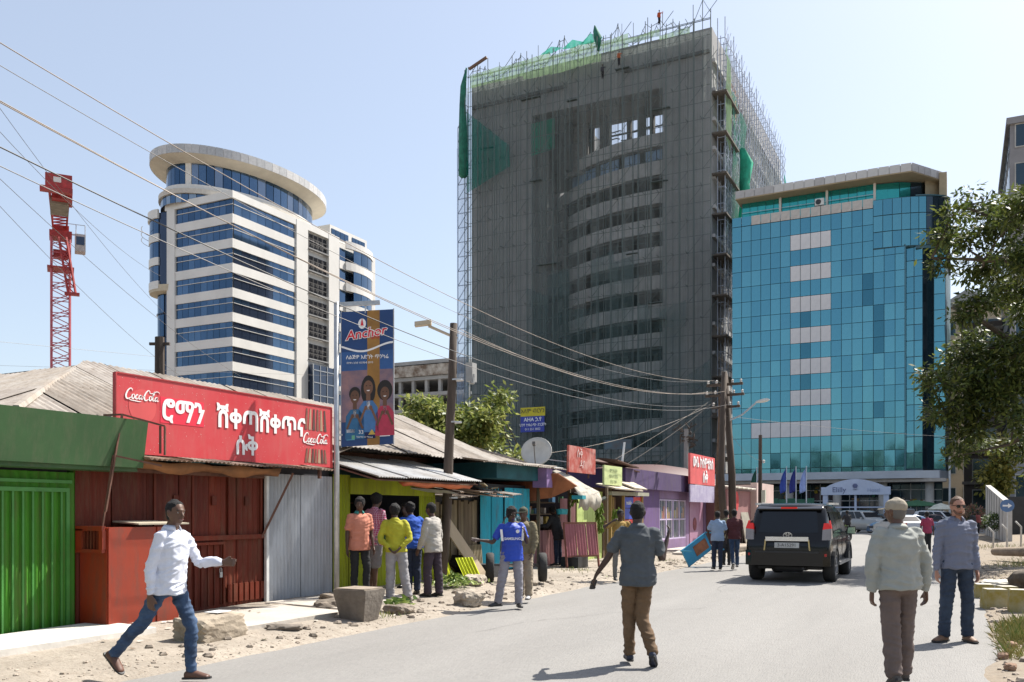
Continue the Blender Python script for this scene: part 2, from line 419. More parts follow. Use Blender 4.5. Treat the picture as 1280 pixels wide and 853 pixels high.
# dark unclad bays in the shaded side wall and slab edges
for k in range(16):
    z = 3+3.55*k
    b = MB(); b.box(TX1, TX1+.35, TY0+.1, TY1, z, z+.4); b.build('slab_edge', PAR, tw)
for k in range(15):
    for j in range(8):
        y = 111+j*5.4; z = 4+3.55*k
        w = MB(); w.box(TX1, TX1+.05, y, y+2.6, z, z+2.2)
        w.build('window', DARK, tw)
# scaffolding: every standard is a tube of its own, the small braces are one mass
st = MB(); st.cyl((0,0,0), (0,0,1), .05, n=5); src = st.build('scaffold_pole', SCAF, tw, world=False)
src.location = (-60.2+43, 107.0-130, 0); src.scale = (1,1,62.5)
def pole(x, y, z0, z1, m=None, rr=1):
    o = inst(src, tw, (x+43, y-130, z0), scale=(rr, rr, z1-z0)); return o
tops = []
for i in range(1, 38):
    x = -60.2+i*.9+rnd(-.12,.12); zt = 61.3+.9*sin(i*.9)+rnd(0, 1.0)*(i % 3 == 0)+(1.2 if i > 12 else 0)*(i % 4 == 0)
    pole(x, 107.0+rnd(-.1,.1), 0, zt); tops.append((x, zt))
    if i % 2: pole(x+.3, 105.7, 0, 59.8+rnd(0,1.8), rr=rnd(.7,1.2))
for i in range(0, 36, 2): pole(-60.2+i*.93+rnd(-.2,.2), 105.9+rnd(-.15,.15), 0, 60.5+rnd(0, 2), rr=rnd(.6,1.1))
b = MB()
for k in range(31):
    z = 1+k*2.0
    b.bar((-60.3, 107, z), (-26.8, 107, z+.05), .055)
    for i in range(0, 37, 2):
        x = -60.2+i*.9
        if (i//2+k) % 3 == 0: b.bar((x, 107, z), (x+1.8, 107, z+2), .05)
        if k % 2 == 0: b.bar((x, 107, z), (x, 105.9, z), .05)
for i in range(24):
    x = rnd(-60, -29); z = rnd(4, 58); b.bar((x, 106.4, z), (x+rnd(1.2, 2.8), 106.4, z), .5, .07)
stuff(b.build('scaffold_ledgers', SCAF, tw))
b = MB()      # top guard frames against the sky
for (x, zt), (x2, zt2) in zip(tops, tops[1:]):
    b.bar((x, 107, 60.9), (x2, 107, 60.9), .07); b.bar((x, 107, zt-.3), (x2, 107, zt2-.5), .05)
    if random.random() < .7: b.bar((x, 107, 60.3), (x2, 107, zt2), .05)
stuff(b.build('guard_rails', SCAF, tw))
# netting panels hung over the front, each a cloth of its own
def cloth(name, m, p00, p10, p01, p11, nx=8, nz=10, amp=.25, parent=tw, dirn=(0,-1,0)):
    P = [Vector(q) for q in (p00, p10, p01, p11)]; D = Vector(dirn); b = MB(); vs = []
    sd = rnd(0, 90)
    for j in range(nz+1):
        for i in range(nx+1):
            u, v = i/nx, j/nz
            p = P[0].lerp(P[1], u).lerp(P[2].lerp(P[3], u), v)
            q = noise.noise((p.x*.5+p.y*.5+sd, p.z*.18, sd))+.5*noise.noise((p.x*1.6+p.y*1.6, p.z*.4, sd))
            vs.append(p+D*(amp*q))
    fs = [(j*(nx+1)+i, j*(nx+1)+i+1, (j+1)*(nx+1)+i+1, (j+1)*(nx+1)+i) for j in range(nz) for i in range(nx)]
    b.add(vs, fs); return b.build(name, m, parent, smooth=True)
for i in range(11):
    x0 = -60.4+i*3.06; x1 = x0+3.1
    zb = [46, 42, 40, 52, 54, 46, 56, 55, 46, 44, 30][i]
    cloth('safety_net', NETD, (x0, 106.6, 0), (x1, 106.6, 0), (x0, 106.6, zb*.6), (x1, 106.6, zb*.6+rnd(-2, 2)))
    cloth('safety_net', NETG, (x0, 106.7, zb*.55), (x1, 106.7, zb*.55), (x0, 106.7, 59.5), (x1, 106.7, 59.4))
PGN = [(-59.6,-55,59.2,61.2),(-55.2,-51.4,59.1,61.2),(-51.5,-47.6,58.6,61.4),(-47.7,-44.1,58.5,61.2),(-44.2,-40.6,58.6,61.6),(-40.6,-37,59.6,61.3),(-37,-33,60.0,60.9),(-33,-29.2,59.5,60.3)]
for (x0, x1, z0, z1) in PGN: cloth('edge_net', NETY, (x0, 106.4, z0), (x1, 106.4, z0), (x0, 106.4, z1-.3), (x1, 106.4, z1), 8, 4, .3)
# bunched bright green cloth: left corner sash, roof tuft and the triangle below it
def bunch(pts, r, m, parent=tw):
    b = MB(); P = [Vector(p) for p in pts]; n = 10; R = []
    for i, p in enumerate(P):
        rr = r[i]; R.append([(p.x+rr*cos(2*pi*k/n)*(1+.4*sin(3*k+i)), p.y+rr*sin(2*pi*k/n)*(1+.3*cos(2*k+i)), p.z+.1*sin(k*2)) for k in range(n)])
    b.rings(R); return b.build('bunched_net', m, parent, smooth=True)
GNB = mat('bunched_green_net', (.02,.15,.10), .8, .3, 1.5)
bunch([(-59.9,106,61.8),(-60.4,106,59.5),(-60.5,106,57),(-60.4,106,53),(-60.5,106,47.5),(-60.3,106,47)], [.1,.35,.35,.55,.6,.25], GNB)
bunch([(-41.4,106.3,63.2),(-41.3,106.3,62.5),(-41.0,106.3,61.6),(-40.9,106.3,60.0)], [.1,.3,.4,.12], GNB)
b = MB(); b.add([(-60,106.2,56),(-53.6,106.2,50.3),(-53.4,106.2,47.5),(-60,106.2,44.9),(-56.8,105.9,50)], [(0,4,1),(1,4,2),(2,4,3),(3,4,0)]); b.build('safety_net', net_mat('net_teal_patch', (.02,.26,.21), .5), tw)
b = MB(); b.add([(-51,107.7,53.2),(-47.6,107.7,53.3),(-47.6,107.7,49.3),(-51,107.7,48.9)], [(0,3,2,1)]); b.build('safety_net', NETB, tw)
for i, x in enumerate((-49, -46, -43.5)):
    b = MB(); b.add([(x,106.3,61.3),(x+1.6,106.1,61.9+.2*i),(x+3.2,106.3,61.5),(x+1.6,106.3,61.1)], [(0,3,1),(1,3,2)]); b.build('edge_net', NETB, tw)
b = MB(); b.bar((-59.5,106,61.6),(-56.8,106,62.6),.3); b.build('timber_board', mat('rust_board', (.16,.09,.06)), tw)
# left outer scaffold bay, pale against the sky
b = MB()
for x in (-62.4, -61.3, -60.9):
    b.bar((x, 108, 0), (x, 108, 55+(x+62.4)*1.5), .09)
for k in range(28): b.bar((-62.4, 108, 1+k*2), (-60.3, 108, 1+k*2), .09); b.bar((-62.4, 108, 1+k*2), (-60.9, 108, 3+k*2), .07)
stuff(b.build('side_scaffold', SCAFL, tw))
cloth('safety_net', net_mat('net_pale_blue', (.42,.52,.66), .45), (-62.5,107.9,0), (-60.6,107.9,0), (-62.5,107.9,52), (-60.6,107.9,53), 3, 12, .1)
NETB2 = net_mat('net_mid_green', (.10,.33,.24), .5)
# right side scaffolding, bays stepping away down the length of the building
b = MB()
for j in range(0, 27):
    y = TY0+.4+j*1.56; top = 60.2-.07*j+1.3*(j % 3 == 0)
    for x in (-26.3, -25.4):
        b.bar((x, y, 0 if j < 3 else 30), (x, y, top), .085)
    for k in range(9 if j < 3 else 15, 30): b.bar((-26.3, y, 1+k*2), (-25.4, y, 1+k*2), .06); b.bar((-25.4, y, 1+k*2), (-25.4, y+1.56, 1+k*2), .06); b.bar((-25.4, y, 1+k*2), (-25.4, y+1.56, 3+k*2), .045)
stuff(b.build('side_scaffold', SCAFL, tw))
for k in range(10):
    b = MB(); z = 8+k*4.9; b.box(-26.8, -25.0, TY0-.5, TY0+6.5, z, z+.2); b.build('scaffold_deck', mat('deck_board', (.10,.085,.07), .9, .3, 3), tw)
for (y0, y1, z0, z1, m) in [(108.2,112,30,47,NETD),(108.3,111,47,58,NETY),(112,118,20,47,NETG),(112,120,34,54,NETB2),(118,127,36,55,NETG),(127,140,38,54,NETG),(140,149,40,55,NETG)]:
    cloth('safety_net', m, (-25.3,y0,z0), (-25.3,y1,z0-1), (-25.3,y0,z1), (-25.3,y1,z1-1.5), 6, 8, .5, tw, (1,0,0))
bunch([(-24.2,112.5,46.8),(-23.9,113,45),(-24.1,113,42.5),(-23.8,112.7,40)], [.3,.7,.5,.55], mat('tuft_green', (.015,.28,.17), .8, .3, 1))
bunch([(-23.9,112.7,40.5),(-24.2,112.8,37),(-23.7,112.5,33)], [.5,.7,.9], NETB)
bunch([(-23.7,112.5,33.5),(-23.4,112.2,31.5),(-23.5,112,29.5)], [.8,.9,.3], NETY)
cloth('safety_net', NETB, (-25.1,148,46), (-25.1,153,45), (-25.1,148,56), (-25.1,149.4,55), 4, 6, .3, tw, (1,0,0))
b = MB(); b.box(-26.75, -26.6, 115, 121, 52.5, 57.5); b.build('orange_sheeting', mat('orange_sheet', (.5,.25,.09), .8, .3, 1), tw)
# hoarding banner hung on the tower
bn = thing('site_banner', (-49.2, 105.4, 12.9), 'yellow and blue site banner hung on the foot of the netted tower', 'banner')
b = MB(); b.box(-51.4, -47.9, 105.3, 105.4, 14.05, 15.2); b.build('yellow_panel', mat('banner_yellow', (.55,.46,.03), .7, .1, 2), bn)
b = MB(); b.box(-51.4, -48.0, 105.3, 105.4, 12.0, 14.03); b.build('blue_panel', mat('banner_blue', (.04,.06,.33), .7, .1, 2), bn)
WTX = mat('white_lettering', (.8,.8,.8), .6, .03); BTX = mat('black_lettering', (.03,.03,.03), .6, .03)
text_obj('lettering', 'አለም ብርሃን', .75, BTX, bn, (-49.65,105.28,14.7), (pi/2,0,0))
text_obj('lettering', 'AHA ኃ.የ', .7, WTX, bn, (-49.65,105.28,13.6), (pi/2,0,0), bold=.01)
text_obj('lettering', 'ህንፃ ተቋራጭ ድርጅት', .5, WTX, bn, (-49.65,105.28,12.9), (pi/2,0,0))
text_obj('lettering', '011 551 3822', .4, WTX, bn, (-49.65,105.28,12.35), (pi/2,0,0))
b = MB(); b.box(-39.8, -36.2, 105.4, 105.5, 9.4, 10.6)
sg = tag(b.build('faded_banner', [mat('faded_banner_cloth', (.16,.15,.15), .8, .3, .6, c2=(.09,.16,.2))]), 'faded brown and teal banner low on the netted tower', 'banner')
# maroon dome behind the market roofs
dm = MB()
R = []
for i in range(9):
    t = i/8*pi/2; r_ = 7.0*cos(t)**.8 if i < 8 else .2; R.append([(-19.5+r_*cos(2*pi*k/28), 58+r_*sin(2*pi*k/28), 1.0+3.8*sin(t)) for k in range(28)])
dm.rings([[(-19.5+7*cos(2*pi*k/28), 58+7*sin(2*pi*k/28), 0) for k in range(28)]]+R)
tag(dm.build('dome', mat('maroon_dome', (.07,.022,.022), .6, .2, 1), smooth=True), 'dark maroon domed roof behind the purple shop', 'dome')
# ------------------------------------------------------------------ blue glass office block
def glass(name, c, r=.05, metal=.75):
    return mat(name, c, r, .12, .12, .10, .45, metal=metal, spec=.8)
G1 = [glass('teal_glass_a', (.095,.285,.35)), glass('teal_glass_b', (.085,.26,.33)), glass('teal_glass_c', (.11,.31,.37)), glass('teal_glass_d', (.04,.155,.21))]
GG = glass('green_glass', (.03,.36,.34), .08, .6)
GD = glass('dark_glass', (.03,.055,.075), .08, .5)
MUL = mat('dark_mullion', (.05,.12,.15), .5, .1, 4)
PALE = mat('pale_spandrel', (.66,.64,.64), .6, .1, .6)
hb = thing('glass_office_block', (-13, 106, 0), 'blue green glass office block with stripes of pale panels and a thick flat roof', 'building')
HY = 98.5
core = MB(); core.box(-22.3, -5.0, HY+.12, 118, 5.6, 33.0); core.prism([(-5.0,99.3),(-3.3,99.3),(-2.4,101.0),(-1.3,100.9),(-1.0,118),(-5.0,118)], 5.6, 33.0)
core.build('wall', MUL, hb)
cols = [-22.3+i*1.0265 for i in range(18)]
rowh = 1.65; z0 = 6.25; nrow = 16
unit = MB(); unit.box(0, 1, -.05, 0, 0, 1)
prot = {}
def pane(m, x, y, z, w, h, rz=0, name='glass_pane', parent=hb):
    key = (m.name, name)
    if key not in prot:
        b = MB(); b.v = list(unit.v); b.f = list(unit.f); b.mi = list(unit.mi)
        o = b.build(name, m, None); prot[key] = o.data; o.parent = parent
    else:
        o = bpy.data.objects.new(name, prot[key]); COL.objects.link(o); o.parent = parent
    o.location = (x-parent.location.x, y-parent.location.y, z-parent.location.z); o.scale = (w, 1, h)
    o.rotation_euler = (rnd(-.009,.009), 0, rz+rnd(-.009,.009)); return o
rs = random.Random(5)
for r_ in range(nrow):
    z = z0+r_*rowh
    for c in range(17):
        x = cols[c]
        if r_ >= 14 and c >= 14: continue      # the bulging corner takes over here
        k = nrow-1-r_
        pale = (6 <= c <= 9 and k % 2 == 1 and k < 12) or (k == 13 and 2 <= c <= 9)
        if k == 0 and False: pale = True
        m = PALE if pale else (G1[3] if (c in (7,14) and k in (6,8,10,12,7)) and rs.random() < .75 else rs.choice(G1[:3]) if rs.random() > .03 else G1[3])
        pane(m, x+.025, HY, z+.025, .975, .65 if r_ == 13 and c >= 14 else rowh-.05, name='pale_panel' if pale else 'glass_pane')
# white capping stones along the parapet, first bay glass
for c in range(18):
    if c < 2: m, nm = G1[0], 'glass_pane'
    elif c < 14: m, nm = mat('capping_stone', (.50,.46,.42), .7, .15, 1), 'capping_stone'
    else: continue
    pane(m, cols[c]+.03, HY-.03, z0+nrow*rowh+.04, .965, .98, name=nm)
# big lower glass storey above the canopy
for c in range(17):
    for r_, (za, zb) in enumerate([(5.75, 6.21)]):
        pane(rs.choice(G1[:2]), cols[c]+.04, HY, za, .95, zb-za)
# recessed side strip, dark slot and narrow strip on the corner
for r_ in range(14):
    z = 6.0+r_*1.62
    for (xa, xb) in [(-4.95, -4.15), (-4.12, -3.35)]: pane(rs.choice(G1[:3]), xa, 99.25, z, xb-xa-.04, 1.55)
    pane(rs.choice(G1[:3]), -2.35, 100.95, z, 1.0, 1.55)
b = MB(); b.box(-5.0, -4.9, HY-.08, 99.3, 5.8, 28.6); b.build('reveal', MUL, hb)
b = MB(); b.plate([(-3.34,99.22,5.8),(-2.42,100.9,5.8),(-2.42,100.9,28.6),(-3.34,99.22,28.6)], .05); b.build('dark_slot', GD, hb)
# bulging round corner storeys
def bulge(t, off=0):   # t 0..1 from the straight front round to the side
    a = -pi/2+t*(pi/2)
    return (-7.9+6.9*sin(t*pi/2)+off*sin(t*pi/2)*1.0, 101.6-(3.25+off)*cos(t*pi/2))
NB = 12
for r_ in range(3):
    z = 28.45+r_*1.65
    for i in range(NB):
        (xa, ya), (xb, yb) = bulge(i/NB), bulge((i+1)/NB)
        w = sqrt((xb-xa)**2+(yb-ya)**2)
        m = rs.choice(G1[:3]) if i < 6 else GD
        o = pane(m, xa, ya, z+.04, w-.05, 1.57, atan2(yb-ya, xb-xa))
b = MB(); P = [bulge(i/24, -.1) for i in range(25)]+[(-1.1, 112), (-7.9, 112)]
b.prism(P, 28.4, 33.45); b.build('corner_storeys', MUL, hb)
b = MB(); P = [bulge(i/24, .12) for i in range(9, 25)]+[(-.9, 112), (-4.2, 112)]
b.prism(P, 28.15, 28.42); b.prism(P, 33.42, 33.55); b.build('corner_sill', MUL, hb)
# set-back top storey in green glass with white posts
b = MB(); b.box(-21.6, -8, 100.0, 112, 33.0, 35.7); b.prism([(-8,100.0),(-5.6,100.4),(-3.6,101.6),(-2.6,104),(-2.6,112),(-8,112)], 33.0, 35.7); b.build('top_storey', MUL, hb)
for i in range(16): pane(GG, -21.5+i*.85, 99.97, 33.3, .8, 2.3)
for (xa, ya), (xb, yb) in [((-7.9,99.95),(-6.7,100.1)),((-6.7,100.1),(-5.6,100.32)),((-5.55,100.3),(-4.6,100.9)),((-4.55,100.9),(-3.6,101.5)),((-3.55,101.5),(-2.6,103.9))]:
    pane(GG if xa < -5 else GD, xa, ya-.03, 33.5, sqrt((xb-xa)**2+(yb-ya)**2), 2.0, atan2(yb-ya, xb-xa))
for x in (-17.4, -12.6, -7.9):
    b = MB(); b.box(x-.12, x+.12, 99.6, 99.85, 33.2, 35.6); b.build('white_post', WHITE, hb)
b = MB(); b.bar((-21.5, 99.7, 34.5), (-8, 99.7, 34.5), .05); b.build('railing', STEEL, hb)
# thick roof slab with panelled edge
RS = [(-21.9,98.3),(-7.4,97.9),(-4.3,98.0),(-1.6,102.2),(-1.4,116),(-21.9,116)]
b = MB(); b.prism(RS, 35.62, 35.75); b.build('roof_soffit', mat('tan_soffit', (.42,.34,.22), .8, .1, 1), hb)
b = MB(); b.prism(RS, 35.75, 36.4); b.build('roof', mat('roof_membrane', (.3,.29,.28)), hb)
EP = mat('roof_edge_panel', (.44,.42,.41), .6, .22, .5); EP2 = mat('roof_edge_panel_pale', (.56,.54,.52), .6, .12, .5)
for (xa, ya), (xb, yb) in zip(RS[:4], RS[1:5]):
    L = sqrt((xb-xa)**2+(yb-ya)**2); n = max(2, round(L/1.05))
    for i in range(n):
        t = i/n; o = pane(rs.choice([EP, EP2, EP2]), lerp(xa, xb, t), lerp(ya, yb, t)-.01, 35.72, L/n-.05, .80, atan2(yb-ya, xb-xa), 'roof_edge_panel')
b = MB(); b.box(-1.9, -1.2, 101.5, 104.5, 33.6, 36.3); b.prism([(-3.2,101.2),(-1.5,103.2),(-1.4,106),(-3,106)], 33.6, 35.7); b.build('corner_fin', mat('tan_soffit', (.42,.34,.22)), hb)
for (x, z) in [(-21.3, 33.0), (-13.2, 33.8)]:
    ac = thing('air_conditioner', (x, 98.9, z), 'white air conditioner box with round fan at the '+('left end of' if x < -20 else 'middle of')+' the office block parapet', 'air conditioner', 'air conditioners on the glass block')
    b = MB(); b.box(x-.45, x+.45, 98.5, 98.95, z, z+.7); b.build('casing', mat('ac_white', (.6,.6,.58)), ac)
    b = MB(); b.cyl((x-.1, 98.5, z+.35), (x-.1, 98.46, z+.35), .28, n=14); b.build('fan', BLACKM, ac)
# canopy band, ground floor with columns and shopfronts
b = MB(); b.box(-26, -3.9, 96.6, 99.5, 4.95, 5.7); b.prism([(-3.9,96.6),(-1.8,97.4),(-1.0,99.6),(-3.9,99.6)], 4.95, 5.7); b.build('canopy_fascia', mat('canopy_metal', (.42,.45,.50), .45, .08, .5, metal=.3), hb)
b = MB(); b.box(-26, -1.2, 97.0, 99.4, 4.6, 4.93); b.build('canopy_soffit', mat('canopy_soffit', (.40,.36,.32)), hb)
b = MB(); b.box(-26, -1.6, 102.3, 103, 0, 4.8); b.build('shopfront', GD, hb)
for i, x in enumerate((-25.5, -21.2, -16.2, -11.4, -7.0, -2.7)):
    b = MB(); b.cyl((x, 98.2, 0), (x, 98.2, 4.7), .42, n=18); b.build('column', CONC2, hb, smooth=True)
for i in range(24):
    x = -25.6+i*1.0
    b = MB(); b.box(x-.04, x+.04, 102.2, 102.3, 0, 4.6); b.build('mullion', STEEL if i % 3 == 0 else MUL, hb)
b = MB(); b.box(-25.6, -1.7, 102.15, 102.25, 2.75, 2.85); b.box(-25.6, -1.7, 102.15, 102.25, 3.9, 3.97); b.build('transom', STEEL, hb)
b = MB(); b.cyl((-.9, 97.5, 0), (-.9, 97.5, 7), .1, n=8); b.build('drain_pipe', mat('white_pipe', (.6,.6,.6)), hb)
# orange stickers and shelves behind the shop glass
for i in range(30):
    x = rnd(-24, -14); z = rnd(2.4, 4.2)
    if i > 20: x = rnd(-11, -3); z = rnd(2.5, 3.2)
    b = MB(); w = rnd(.15, .5); b.box(x, x+w, 102.0, 102.1, z, z+rnd(.1, .4)); b.build('window_display', random.choice([mat('display_tan', (.35,.22,.10)), mat('display_green', (.03,.13,.08)), mat('display_yellow', (.5,.4,.05)), mat('display_pale', (.4,.4,.4))]), hb)
# green hoarding fence in front of the block
fn = thing('green_hoarding', (-19, 95.2, 0), 'green sheet hoarding in front of the glass office block', 'fence')
for i in range(12):
    b = MB(); x = -24+i*.9; b.box(x+.02, x+.86, 95.1, 95.16, .1, 2.9+.1*(i % 2)); b.build('hoarding_sheet', mat('green_sheet', (.025,.12,.07), .6, .25, .8), fn)
for i in range(5):
    b = MB(); b.box(-22+i*.02, -17.5, 95.0, 95.08, 1.0+i*.4, 1.09+i*.4); b.build('rail', mat('pale_green_rail', (.15,.3,.2)), fn)
# entrance arch of the compound
GA = (-8.95, 91.5); ar = thing('entrance_arch', (GA[0], GA[1], 0), 'pale blue entrance arch with curved lettered top in front of the glass office block', 'gate')
AR = mat('arch_paint', (.50,.56,.70), .5, .06, 1)
x0, x1 = -11.9, -6.0
for x in (x0, x1-.45):
    b = MB(); b.box(x, x+.45, 91.2, 91.8, 0, 3.6); b.build('pillar', AR, ar)
b = MB(); P = [(x0-.15, 3.25), (x1+.15, 3.25), (x1+.15, 4.0)]
n = 18
for i in range(n+1):
    t = i/n; x = x1-.3+(x0-x1+.6)*t; P.append((x, 4.0+.75*sin(pi*t)**.85))
P.append((x0-.15, 4.0))
b.plate([(x, 91.1, z) for x, z in P], .7); b.build('arch_top', AR, ar)
b = MB(); b.box((x0+x1)/2-.1, (x0+x1)/2+.1, 91.4, 91.5, 0, 3.3); b.build('middle_post', AR, ar)
b = MB(); b.box(x0+.4, x1-.4, 91.42, 91.48, 2.0, 2.12); b.build('cross_rail', AR, ar)
LB = mat('arch_lettering', (.12,.14,.26), .6)
text_obj('lettering', 'Elilly', .7, LB, ar, (-10.4,91.07,3.72), (pi/2,0,0))
text_obj('lettering', 'Hotel', .5, mat('arch_lettering_pale', (.34,.40,.56)), ar, (-7.3,91.07,3.68), (pi/2,0,0))
b = MB(); b.cyl((-8.95,91.08,4.1), (-8.95,91.02,4.1), .24, n=6); b.bar((-9.15,91.02,3.78),(-8.75,91.02,3.78),.1,.02); b.build('emblem', LB, ar)
# flags
FL = [(-16.76,'dark green flag hanging on the leftmost pole by the office block',(.02,.09,.06)),(-14.1,'blue flag hanging limp on the second pole from the left by the office block',(.05,.09,.38)),(-13.27,'dark blue flag with red edge hanging between the blue and the pale flag',(.03,.04,.22)),(-12.37,'pale blue flag on the pole nearest the entrance arch',(.33,.42,.72))]
for i, (x, lab, c) in enumerate(FL):
    y = 84; fx = x+2.6*0
    f = thing('flag', (x, y, 0), lab, 'flag', 'flags in front of the glass office block')
    b = MB(); b.cyl((x,y,0), (x,y,5.75), .05, .04, 8); b.build('flag_pole', mat('white_pole', (.6,.62,.65)), f)
    b = MB(); R = []
    for j in range(10):
        t = j/9; z = 5.6-2.1*t; w = .15+.42*sin(min(1, t*1.3)*pi*.6)
        R.append([(x-w*k/5*(1.0)+.03*sin(k*2+j), y+.10*sin(k*1.9+t*2), z-.25*k/5) for k in range(6)])
    b.rings(R, close=False); o = b.build('cloth', mat('flag_cloth_%s' % 'abcd'[i], c, .8, .2, 1.5), f, smooth=True)
    md = o.modifiers.new('s', 'SOLIDIFY'); md.thickness = .015
# ------------------------------------------------------------------ white round-topped office tower
wt = thing('round_top_tower', (-108, 118, 0), 'white office tower with blue window bands and a round storey under a wide disc roof', 'building')
WG = [glass('blue_glass_a', (.055,.105,.18), .06, .8), glass('blue_glass_b', (.042,.085,.15), .06, .8), glass('blue_glass_c', (.075,.13,.21), .06, .8)]
WGD = glass('blue_glass_dark', (.03,.045,.08), .08, .5)
b = MB(); b.prism([(-98.9,102.8),(-98.9,140),(-116,140),(-113.5,110),(-112.2,103.2),(-110.6,102.8)], 0, 49.6); b.build('wall', WHITE, wt)
NF = 9
DD = {}
def wbox(name, m, x0, x1, y0, y1, z0, z1, par=wt):
    b = MB(); b.box(x0, x1, y0, y1, z0, z1); return b.build(name, m, par)
for k in range(NF):
    zt = 49.2-3.74*k; zb = zt-2.35
    wbox('spandrel', WHITE, -110.6, -98.55, 102.45, 102.8, zt-3.74 if k < NF-1 else zb-1.2, zb)
    wbox('spandrel', WHITE, -98.9, -98.55, 102.82, 117, zt-3.74 if k < NF-1 else zb-1.2, zb)
    n = 9
    for i in range(n):
        x = -110.4+i*1.3
        wbox('window_pane', rs.choice(WG), x, x+1.24, 102.62, 102.7, zb+.02, zt-.9); wbox('window_pane', rs.choice(WG), x, x+1.24, 102.62, 102.7, zt-.84, zt-.02)
    for i in range(8):
        y = 102.9+i*1.73
        m = WGD if (k >= 2 and i >= 0 and i < 5) or k > 6 else rs.choice(WG)
        wbox('window_pane', m, -98.8, -98.7, y, y+1.66, zb+.02, zt-.9); wbox('window_pane', m if rs.random() < .6 else rs.choice(WG), -98.8, -98.7, y, y+1.66, zt-.84, zt-.02)
    wbox('transom', WHITE, -110.5, -98.6, 102.5, 102.62, zt-.9, zt-.83); wbox('transom', WHITE, -98.7, -98.6, 102.83, 116.8, zt-.9, zt-.83)
    # open loggias: dark panel painting the recess shade, floor, rail
    wbox('loggia_shade', DARK, -98.92, -98.80, 120.0, 125.2, zb-.5, zt-.3) ; wbox('loggia_floor', CONC, -98.8, -98.2, 119.9, 125.3, zb-.75, zb-.55)
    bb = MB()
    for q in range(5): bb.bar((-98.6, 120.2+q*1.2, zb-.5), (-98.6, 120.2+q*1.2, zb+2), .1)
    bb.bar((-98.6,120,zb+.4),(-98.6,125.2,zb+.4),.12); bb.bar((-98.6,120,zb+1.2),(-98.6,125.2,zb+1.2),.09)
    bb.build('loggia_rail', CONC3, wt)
wbox('corner_capping', WHITE, -112.6, -98.4, 102.3, 103, 49.2, 50.3); wbox('corner_capping', WHITE, -99, -98.4, 103, 127, 49.2, 50.3)
wbox('pier', WHITE, -98.9, -98.35, 116.9, 119.8, 0, 50.2); wbox('pier', WHITE, -98.9, -98.35, 125.4, 128.3, 0, 50.2)
wbox('pier', WHITE, -112.2, -110.5, 102.3, 103.2, 0, 49.2)
wbox('glass_bay', WGD, -98.8, -97.5, 120, 125.6, 12, 26.5)
bb = MB()
for q in range(7): bb.bar((-97.45,120,13+q*2.1),(-97.45,125.6,13+q*2.1),.12)
for q in range(4): bb.bar((-97.45,120.05+q*1.85,12),(-97.45,120.05+q*1.85,26.6),.12)
bb.build('glass_bay_frame', STEEL, wt)
def arc_band(name, m, c, r, a0, a1, z0, z1, n=14, th=.4, par=wt, ry=None):
    b = MB(); ry = ry or r; R = []
    for i in range(n+1):
        a = radians(lerp(a0, a1, i/n)); ca, sa = cos(a), sin(a)
        R.append([(c[0]+r*ca, c[1]+ry*sa, z0), (c[0]+r*ca, c[1]+ry*sa, z1), (c[0]+(r-th)*ca, c[1]+(ry-th)*sa, z1), (c[0]+(r-th)*ca, c[1]+(ry-th)*sa, z0)])
    b.rings(R); return b.build(name, m, par)
# curved left bay: three storeys project, the rest is a slimmer glass cylinder
LC = (-113.9, 106.0)
for k in range(NF+2):
    zt = 48.2-3.74*k; big = k < 3; r_ = 4.3 if big else 3.1
    for i in range(7):
        a0 = 150+i*18; arc_band('window_pane', rs.choice(WG), LC, r_-.12, a0+.6, a0+17.4, zt-2.5 if big else zt-3.55, zt-.1, 3, .1)
    if big: arc_band('spandrel', WHITE, LC, r_, 140, 276, zt-3.74, zt-2.5)
    else: arc_band('spandrel', WGD, LC, r_+.05, 140, 276, zt-3.74, zt-3.55)
arc_band('spandrel', WHITE, LC, 4.45, 140, 276, 48.1, 49.5)
b = MB(); b.lathe([(.1, 36.0), (4.2, 36.6), (4.3, 37.6), (.1, 37.6)], (LC[0], LC[1], 0), 28); b.build('bay_soffit', CREAM, wt)
b = MB(); b.lathe([(2.85, 0), (2.85, 37), (4.05, 37.1), (4.05, 49)], (LC[0], LC[1], 0), 28); b.build('bay_core', WGD, wt)
for q in range(3):
    b = MB(); z = 45.2+q*.9; P = [(LC[0]+5.4*cos(radians(a)), LC[1]+5.4*sin(radians(a)), z) for a in range(180, 246, 8)]; b.tube(P, .05, 4); b.build('service_rail', STEEL, wt)
# rounded right end
RC = (-101.8, 133.5)
for k in range(NF):
    zt = 48.6-3.74*k; r_ = 3.4 if k > 3 else 4.4
    wbox('window_pane', rs.choice(WG), -98.8, -98.62, 128.4, 130.8, zt-2.3, zt); wbox('window_pane', rs.choice(WG), -98.8, -98.62, 130.9, 133.2, zt-2.3, zt)
    for i in range(6): arc_band('window_pane', rs.choice(WG), RC, r_-.1, -15+i*17, 1+i*17, zt-2.3, zt, 3, .1, wt, r_+3)
    arc_band('spandrel', WHITE, RC, r_, -30, 100, zt-3.74, zt-2.3, 14, .4, wt, r_+3)
    wbox('spandrel', WHITE, -98.9, -98.3, 128.3, 134, zt-3.74, zt-2.3)
arc_band('spandrel', WHITE, RC, 4.5, -30, 100, 48.7, 50.0, 14, .5, wt, 7.5)
b = MB(); b.lathe([(2.6, 0), (2.6, 49)], (RC[0], RC[1]+2, 0), 24); b.build('end_core', WGD, wt)
for (ya, yb) in [(127.5,132.5),(133.5,137.5)]:
    wbox('roof_room', WHITE, -106, -99.5, ya-.4, yb+.6, 50, 52.4)
    for i in range(4): wbox('window_pane', WG[1], -99.5, -99.42, ya+i*(yb-ya)/4, ya+(i+.9)*(yb-ya)/4, 50.5, 51.8)
